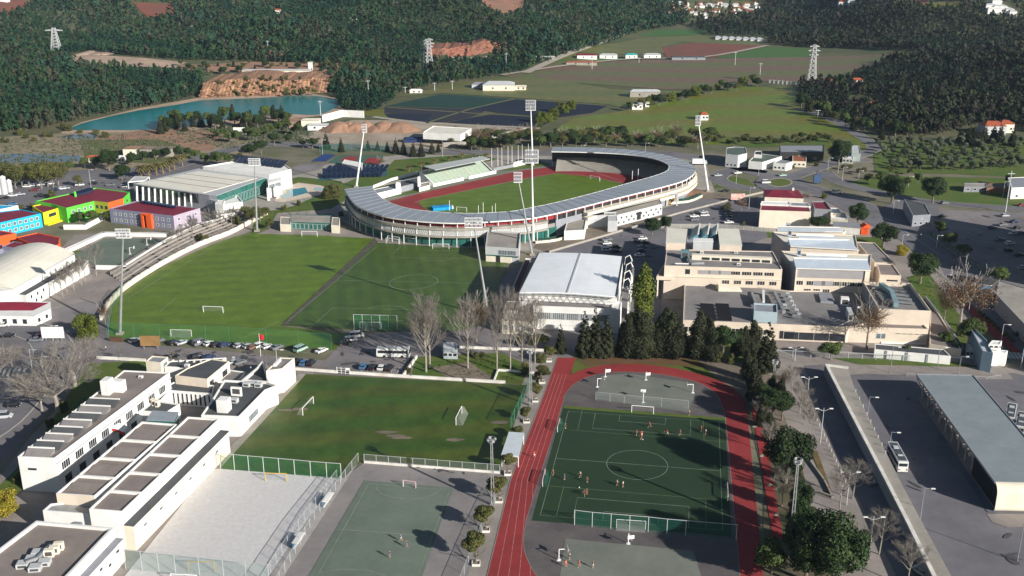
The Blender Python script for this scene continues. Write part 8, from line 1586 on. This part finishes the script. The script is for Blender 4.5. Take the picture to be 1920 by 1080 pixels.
# roadside storage yard and greenhouses in the valley
for i, (x, w, c, l) in enumerate([(1100, 40, 'red', 'red'), (1140, 36, 'white', 'pale'), (1183, 24, 'teal', 'turquoise'), (1222, 34, 'white', 'grey and white')]): house(x, 110-i*.3, w*.5, 10, 4.0, l+' roofed depot building, '+ORD[i]+' from the left in the valley depot', wall=m_white, roof={'red': m_redroof, 'teal': mat('turquoise roof', (.05, .40, .38)), 'white': m_lgrey}[c], rh=1.2, cat='depot', group='valley depot buildings')
house(1290, 112, 34, 8, 3, 'dark low sheds right of the valley depot', wall=m_mgrey, roof=m_darkroof, rh=.8); house(1012, 112, 30, 6, 3, 'pale low works at the foot of the forested hill', wall=m_conc, roof=m_lgrey, rh=.8); house(1090, 122, 30, 6, 3, 'scattered pale sheds in front of the valley depot', wall=m_conc, roof=m_tiles, rh=.8)
for i in range(7): house(1345+i*13, 73+i*.5, 8, 18, 2.2, 'white plastic greenhouse, '+ordw(i, 7)+' of the row beyond the red field', wall=m_lgrey, roof=m_lgrey, rh=1.4, cat='greenhouse', group='greenhouses beyond the red field', name='greenhouse', wins=0)
t = thing('estate_wall', 'long white wall at the far end of the green meadow', 'wall', tuple(PT(1470, 160))); a = PT(1442, 156); b = PT(1532, 163); mb = MB(); mb.bar((a.x, a.y, a.z+1.3), (b.x, b.y, b.z+1.3), .6, 3.2); obj('panel', mb, m_whitewall, t); mb = MB()
for k in range(12): v = a.lerp(b, k/11); mb.bar((v.x, v.y-.4, v.z), (v.x, v.y-.4, v.z+3.2), .5)
obj('piers', mb, m_conc, t)
for x, y, w, l in ((1553, 160, 9, 'left white gabled house at the edge of the right hand wood'), (1605, 158, 10, 'right white house with brown roof at the edge of the wood'), (1568, 158, 6, 'small pale house between the two at the wood edge')): house(x, y, w, 7, 4, l)
# villages on the hills: each house its own
vil = []
for i in range(52): vil.append((1255+R.random()*165, 6+R.random()*24))
vil.sort()
for i, (x, y) in enumerate(vil): house(x, y, R.uniform(7, 12), R.uniform(6, 9), R.uniform(3, 5.5), f'white village house with {"orange" if i % 3 else "pale"} roof on the far hillside, {ORD[i]} from the left', roof=m_tiles if i % 3 else m_lgrey, rz=R.uniform(-.5, .5), group='far village houses', wins=0)
for i, (x, y, w) in enumerate([(1855, 18, 14), (1866, 10, 12), (1872, 20, 16), (1880, 24, 14), (1890, 26, 10), (1862, 25, 18), (1896, 30, 9)]): house(x, y, w, 10, 6, 'white hillside villa near the top right corner, '+ordw(i, 7), roof=m_white if i % 2 else m_lgrey, group='hillside villas', wins=0)
for i, (x, y, w) in enumerate([(520, 26, 9), (664, 38, 10), (1582, 10, 16), (1596, 9, 12), (1444, 11, 5), (1323, 38, 4), (519, 60, 10), (8, 3, 12), (742, 4, 8)]): house(x, y, w, 7, 5, 'isolated white house on the wooded hills, '+ordw(i, 9)+' by position', roof=m_lgrey if i % 2 else m_tiles, group='isolated hill houses', wins=0)
# pylons and thin line poles
def pylon(x, y, top, w, label, head='T'):
    p = PT(x, y); b = (540-top)/F; H = HC+(-math.sin(TH)+b*math.cos(TH))*p.y/(math.cos(TH)+b*math.sin(TH))-p.z; t = thing('pylon', label, 'pylon', tuple(p)); mb = MB(); n = 9; q = lambda k, s, d: Vector((p.x+s*w*(1-.72*k/n), p.y+d*w*.6*(1-.72*k/n), p.z+H*k/n)); th = w*.085
    for s, d in ((-1, -1), (1, -1), (-1, 1), (1, 1)): mb.bar(q(0, s, d), q(n, s, d), th*1.5)
    for k in range(n):
        for d in (-1, 1): mb.bar(q(k, -1, d), q(k+1, 1, d), th); mb.bar(q(k, 1, d), q(k+1, -1, d), th)
    obj('lattice', mb, m_steel, t)
    for j, (zz, ww) in enumerate(((.96, 2.2), (.86, 2.8), (.76, 2.2)) if head == 'T' else ((.90, 3.6),)): mb = MB(); mb.bar((p.x-w*ww*.5, p.y, p.z+H*zz), (p.x+w*ww*.5, p.y, p.z+H*zz), th*2.0); mb.bar((p.x-w*ww*.5, p.y, p.z+H*zz), (p.x, p.y, p.z+H*(zz+.05)), th); mb.bar((p.x+w*ww*.5, p.y, p.z+H*zz), (p.x, p.y, p.z+H*(zz+.05)), th); obj('cross_arm', mb, m_steel, t)
pylon(107, 101, 52, 5.0, 'forked lattice pylon on the wooded hill at the left', 'Y'); pylon(806, 137, 72, 3.4, 'tall lattice pylon in front of the red quarry', 'T'); pylon(799, 135, 76, 3.0, 'second lattice pylon just left of the one by the red quarry', 'T'); pylon(1521, 162, 84, 3.6, 'tall lattice pylon at the end of the green meadow', 'T')
for i, (x, y, tp) in enumerate([(691, 180, 150), (760, 174, 163), (949, 130, 99), (602, 228, 188), (503, 98, 76), (848, 168, 151), (815, 170, 155), (361, 64, 48), (1378, 122, 97), (1425, 140, 118), (1198, 118, 108), (1533, 222, 206), (1885, 398, 320), (1110, 130, 110)]):
    p = PT(x, y); b = (540-tp)/F; H = min(30, HC+(-math.sin(TH)+b*math.cos(TH))*p.y/(math.cos(TH)+b*math.sin(TH))-p.z); mb = MB(); mb.tube([tuple(p), (p.x, p.y, p.z+H)], [.32, .2], 5); mb.box((p.x, p.y, p.z+H*.93), (3.4, .3, .3)); props(obj('utility_pole', mb, m_lgrey, loc=p), 'thin utility pole with short crossbar, '+ORD[i]+' in the valley', 'utility pole', 'utility poles')
# silos at the left edge
for i, (x, y, r_, h_) in enumerate([(1, 364, 1.6, 9), (9, 364, 1.6, 9), (19, 360, 1.4, 6)]): p = P(x, y); t = thing('silo', 'white cylindrical tank at the left edge, '+ordw(i, 3), 'tank', tuple(p), 'white tanks'); mb = MB(); mb.tube([(p.x, p.y, 0), (p.x, p.y, h_)], r_, 14); obj('tank', mb, m_lgrey, t, smooth=False); mb = MB(); mb.tube([(p.x, p.y, h_), (p.x, p.y, h_+.8)], [r_, .3], 14); obj('cap', mb, m_white, t)
# ------------------------------------------------------------------ forests
def inpoly(px, py, poly):
    ins = np.zeros(px.shape, bool); n = len(poly)
    for i in range(n):
        x1, y1 = poly[i]; x2, y2 = poly[(i+1) % n]
        if y1 == y2: continue
        c = ((y1 > py) != (y2 > py)) & (px < (x2-x1)*(py-y1)/(y2-y1)+x1); ins ^= c
    return ins
Tv = np.vectorize(T)
def forest(name, polys, excl, x0, x1, y0, y1, cols, h=(7, 12), gap=1.0, far=False, label=None, conif=.5):
    pts = []
    Y = y0
    while Y < y1:
        sp = (6.2 if Y < 900 else 7.0 if Y < 1200 else 8.5 if Y < 1700 else 11)*gap; n = int((x1-x0)/sp); xs_ = x0+(np.arange(n)+RN.uniform(-.42, .42, n))*sp; ys_ = Y+RN.uniform(-.42, .42, n)*sp; pts.append(np.stack([xs_, ys_], 1)); Y += sp
    q = np.concatenate(pts); q = q[np.abs(q[:, 0]) < q[:, 1]*.56+30]; Z = Tv(q[:, 0], q[:, 1]); dz = Z-HC
    zc = q[:, 1]*math.cos(TH)-dz*math.sin(TH); yc = q[:, 1]*math.sin(TH)+dz*math.cos(TH); px = 960+F*q[:, 0]/zc; py = 540-F*yc/zc
    ok = np.zeros(len(q), bool)
    for p in polys: ok |= inpoly(px, py, p)
    for p in excl: ok &= ~inpoly(px, py, p)
    q, Z = q[ok], Z[ok]; n = len(q); dist = q[:, 1]
    nz = np.sin(q[:, 0]/47+1)*np.cos(q[:, 1]/61)+.6*np.sin(q[:, 0]/19+q[:, 1]/23)                    # stands of different age and kind
    H = RN.uniform(*h, n)*(1+.22*nz)*RN.choice([.75, 1, 1, 1.25], n); W_ = H*RN.uniform(.22, .38, n); ci = np.clip(((nz+1.6)/3.2+RN.normal(0, .16, n))*(len(cols)), 0, len(cols)-1).astype(int)
    base = np.array(cols)[ci]*RN.uniform(.8, 1.2, n)[:, None]*.8
    VV, FF, CC = [], [], []; off = 0
    for lo, hi, nc in ((0, 1000, 34), (1000, 1400, 18), (1400, 9000, 9)):
        s = (dist >= lo) & (dist < hi); m = s.sum()
        if not m: continue
        k = nc; u = RN.random((m, k)); zz = .22+.78*u; con = RN.random(m) < conif; pr = np.where(con[:, None], (1-u)**.75+.10, np.sqrt(np.clip(1-(2*u-1)**2*.9, 0, 1))); a = RN.random((m, k))*6.283; rr = W_[s][:, None]*pr*(.55+.5*RN.random((m, k)))
        c = np.stack([q[s][:, 0][:, None]+rr*np.cos(a), q[s][:, 1][:, None]+rr*np.sin(a), Z[s][:, None]+H[s][:, None]*zz], 2).reshape(-1, 3)
        sz = (W_[s][:, None]*np.full((m, k), {34: .42, 18: .55, 9: .80}[nc])*(.7+.6*RN.random((m, k)))).reshape(-1)
        d = RN.normal(size=(m*k, 3))*.32+np.stack([np.cos(a), np.sin(a), .5+0*a], 2).reshape(-1, 3); d /= np.linalg.norm(d, axis=1)[:, None]; t_ = np.cross(d, RN.normal(size=(m*k, 3))); t_ /= np.linalg.norm(t_, axis=1)[:, None]; b_ = np.cross(d, t_)
        V = np.stack([c+t_*sz[:, None], c-t_*.6*sz[:, None]+b_*.9*sz[:, None], c-t_*.5*sz[:, None]-b_*sz[:, None]+np.array([0, 0, .3])*sz[:, None]], 1).reshape(-1, 3); VV.append(V); FF.append(np.arange(len(V)).reshape(-1, 3)+off); off += len(V)
        cc = np.repeat(base[s], k, 0)*(RN.uniform(.86, 1.14, m*k))[:, None]; CC.append(np.repeat(cc, 3, 0))
        # trunks, thin four sided
        if nc == 34:
            w = .16; tb = q[s]; zb = Z[s]; hb = H[s]*.8; V = np.stack([np.stack([tb[:, 0]-w, tb[:, 1], zb], 1), np.stack([tb[:, 0]+w, tb[:, 1], zb], 1), np.stack([tb[:, 0], tb[:, 1]+w*.3, zb+hb], 1)], 1).reshape(-1, 3); VV.append(V); FF.append(np.arange(len(V)).reshape(-1, 3)+off); off += len(V); CC.append(np.tile(np.array([[.16, .125, .10]]), (len(V), 1)))
    V = np.concatenate(VV); Fq = np.concatenate(FF); C_ = np.concatenate(CC); print(name, 'trees', n, 'faces', len(Fq))
    me = bpy.data.meshes.new(name); me.vertices.add(len(V)); me.vertices.foreach_set('co', V.astype(np.float32).ravel()); me.loops.add(Fq.size); me.loops.foreach_set('vertex_index', Fq.astype(np.int32).ravel()); me.polygons.add(len(Fq)); me.polygons.foreach_set('loop_start', np.arange(0, Fq.size, 3, dtype=np.int32))
    at = me.color_attributes.new('tint', 'FLOAT_COLOR', 'POINT'); at.data.foreach_set('color', np.concatenate([C_, np.ones((len(C_), 1))], 1).astype(np.float32).ravel()); me.update(calc_edges=True); me.materials.append(m_forest)
    o = bpy.data.objects.new(name, me); COL.objects.link(o); return props(o, label, 'forest', None, 'stuff')
m_forest = bpy.data.materials.new('forest foliage'); m_forest.use_nodes = True; nt = m_forest.node_tree; va = nt.nodes.new('ShaderNodeAttribute'); va.attribute_name = 'tint'; nt.links.new(va.outputs['Color'], nt.nodes['Principled BSDF'].inputs['Base Color']); nt.nodes['Principled BSDF'].inputs['Roughness'].default_value = .85; nt.nodes['Principled BSDF'].inputs['Specular IOR Level'].default_value = .15
PA = [(-200, -160), (1270, -160), (1290, 45), (1200, 62), (1130, 85), (1060, 105), (1000, 125), (985, 135), (870, 152), (760, 172), (716, 203), (690, 212), (640, 205), (628, 178), (612, 172), (600, 140), (380, 140), (380, 176), (330, 190), (200, 214), (130, 230), (60, 246), (-200, 262)]
XA = [[(118, 100), (170, 97), (275, 108), (350, 114), (470, 116), (640, 122), (640, 140), (380, 143), (250, 132), (130, 124)], [(246, 3), (322, 6), (334, 31), (273, 35)], [(884, -20), (990, -20), (980, 24), (945, 30), (912, 15)], [(800, 78), (880, 88), (955, 98), (955, 113), (870, 118), (798, 120)], [(-30, -10), (62, 3), (22, 30), (-30, 27)], [(515, 20), (530, 20), (530, 30), (515, 30)]]
PB_ = [(1500, 158), (1590, 150), (1640, 127), (1700, 108), (1745, 97), (1640, 93), (1520, 90), (1440, 84), (1440, 70), (1330, 66), (1290, 48), (1400, 36), (1430, 28), (1430, -160), (2150, -160), (2150, 262), (1930, 250), (1870, 232), (1830, 236), (1760, 256), (1690, 262), (1620, 236), (1580, 222), (1500, 196)]
XB = [[(1590, 178), (1660, 180), (1660, 208), (1590, 206)], [(1476, 3), (1534, 4), (1532, 16), (1474, 15)], [(1724, 4), (1806, 6), (1806, 15), (1726, 18)], [(1638, -8), (1745, -5), (1740, 11), (1640, 7)], [(1846, 4), (1900, 6), (1902, 32), (1846, 30)], [(1574, 3), (1604, 4), (1604, 12), (1574, 12)]]
forest('forest', [PA], XA, -1500, 420, 690, 3000, [(.008, .030, .020), (.012, .040, .022), (.018, .052, .024), (.030, .060, .022), (.048, .055, .032), (.022, .058, .034)], (5, 9), .72, label='dark wooded hills of pine and eucalyptus above the quarry lake at the left')
forest('forest', [PB_], XB, 220, 1500, 690, 3000, [(.010, .020, .012), (.016, .030, .015), (.022, .034, .016), (.034, .030, .024), (.028, .040, .016), (.038, .040, .022)], (5, 9), .74, label='dense dark mixed wood covering the right hand hills', conif=.35)
forest('far_scrub', [[(1240, -160), (1440, -160), (1440, 34), (1300, 44), (1240, 20)], [(330, 160), (380, 158), (380, 182), (330, 192)], [(610, 150), (720, 150), (720, 205), (640, 205)]], [], -800, 1000, 690, 3000, [(.03, .05, .02), (.06, .07, .03), (.09, .075, .04)], (5, 9), 1.9, label='loose scrub and trees between the village and the lower fields')
# reeds and rough scrub on the flats
def tufts(polys, n, h, name, label, m):
    mb = MB(); k = 0
    while k < n:
        pl = R.choice(polys); xs_ = [p[0] for p in pl]; ys_ = [p[1] for p in pl]; x, y = R.uniform(min(xs_), max(xs_)), R.uniform(min(ys_), max(ys_))
        if not inpoly(np.array([x]), np.array([y]), pl)[0]: continue
        p = P(x, y); k += 1; s = R.uniform(.5, 1.0)*h
        for j in range(7): a = R.uniform(0, 6.28); d = Vector((math.cos(a), math.sin(a), 0)); c = p+Vector((R.gauss(0, s*.6), R.gauss(0, s*.6), 0)); mb.add([c-d*.45*s, c+d*.45*s, c+Vector((R.gauss(0, .2), R.gauss(0, .2), s*R.uniform(.6, 1.2)))], [(0, 1, 2)])
    return props(obj(name, mb, m), label, 'scrub', None, 'stuff')
tufts([[(0, 262), (300, 250), (420, 262), (300, 300), (0, 310)], [(830, 240), (1010, 246), (1000, 262), (860, 282)], [(300, 240), (560, 230), (600, 262), (420, 280)]], 1500, 1.3, 'rough_scrub', 'patchy rough scrub and dry reeds on the waste ground', lf_olive)
tufts([[(120, 770), (235, 700), (270, 690), (120, 850), (30, 930), (0, 940)], [(440, 400), (520, 395), (620, 360), (640, 380), (520, 430)], [(800, 680), (940, 668), (980, 712), (800, 700)], [(1700, 520), (1740, 510), (1850, 650), (1790, 640)]], 700, .45, 'grass', 'short rough grass on the lawns and banks', lf_mid)
# ------------------------------------------------------------------ haze
mb = MB(); mb.box((0, 2450, 100), (10400, 6300, 210)); hz = props(obj('haze', mb, []), 'thin blue haze over the valley', 'haze', None, 'stuff')
hm = bpy.data.materials.new('haze air'); hm.use_nodes = True; nt = hm.node_tree; nt.nodes.remove(nt.nodes['Principled BSDF']); vo = nt.nodes.new('ShaderNodeVolumePrincipled'); vo.inputs['Color'].default_value = (.55, .76, 1.0, 1); vo.inputs['Density'].default_value = .000034; vo.inputs['Anisotropy'].default_value = .0
nt.links.new(vo.outputs[0], nt.nodes['Material Output'].inputs['Volume']); hz.data.materials.append(hm)
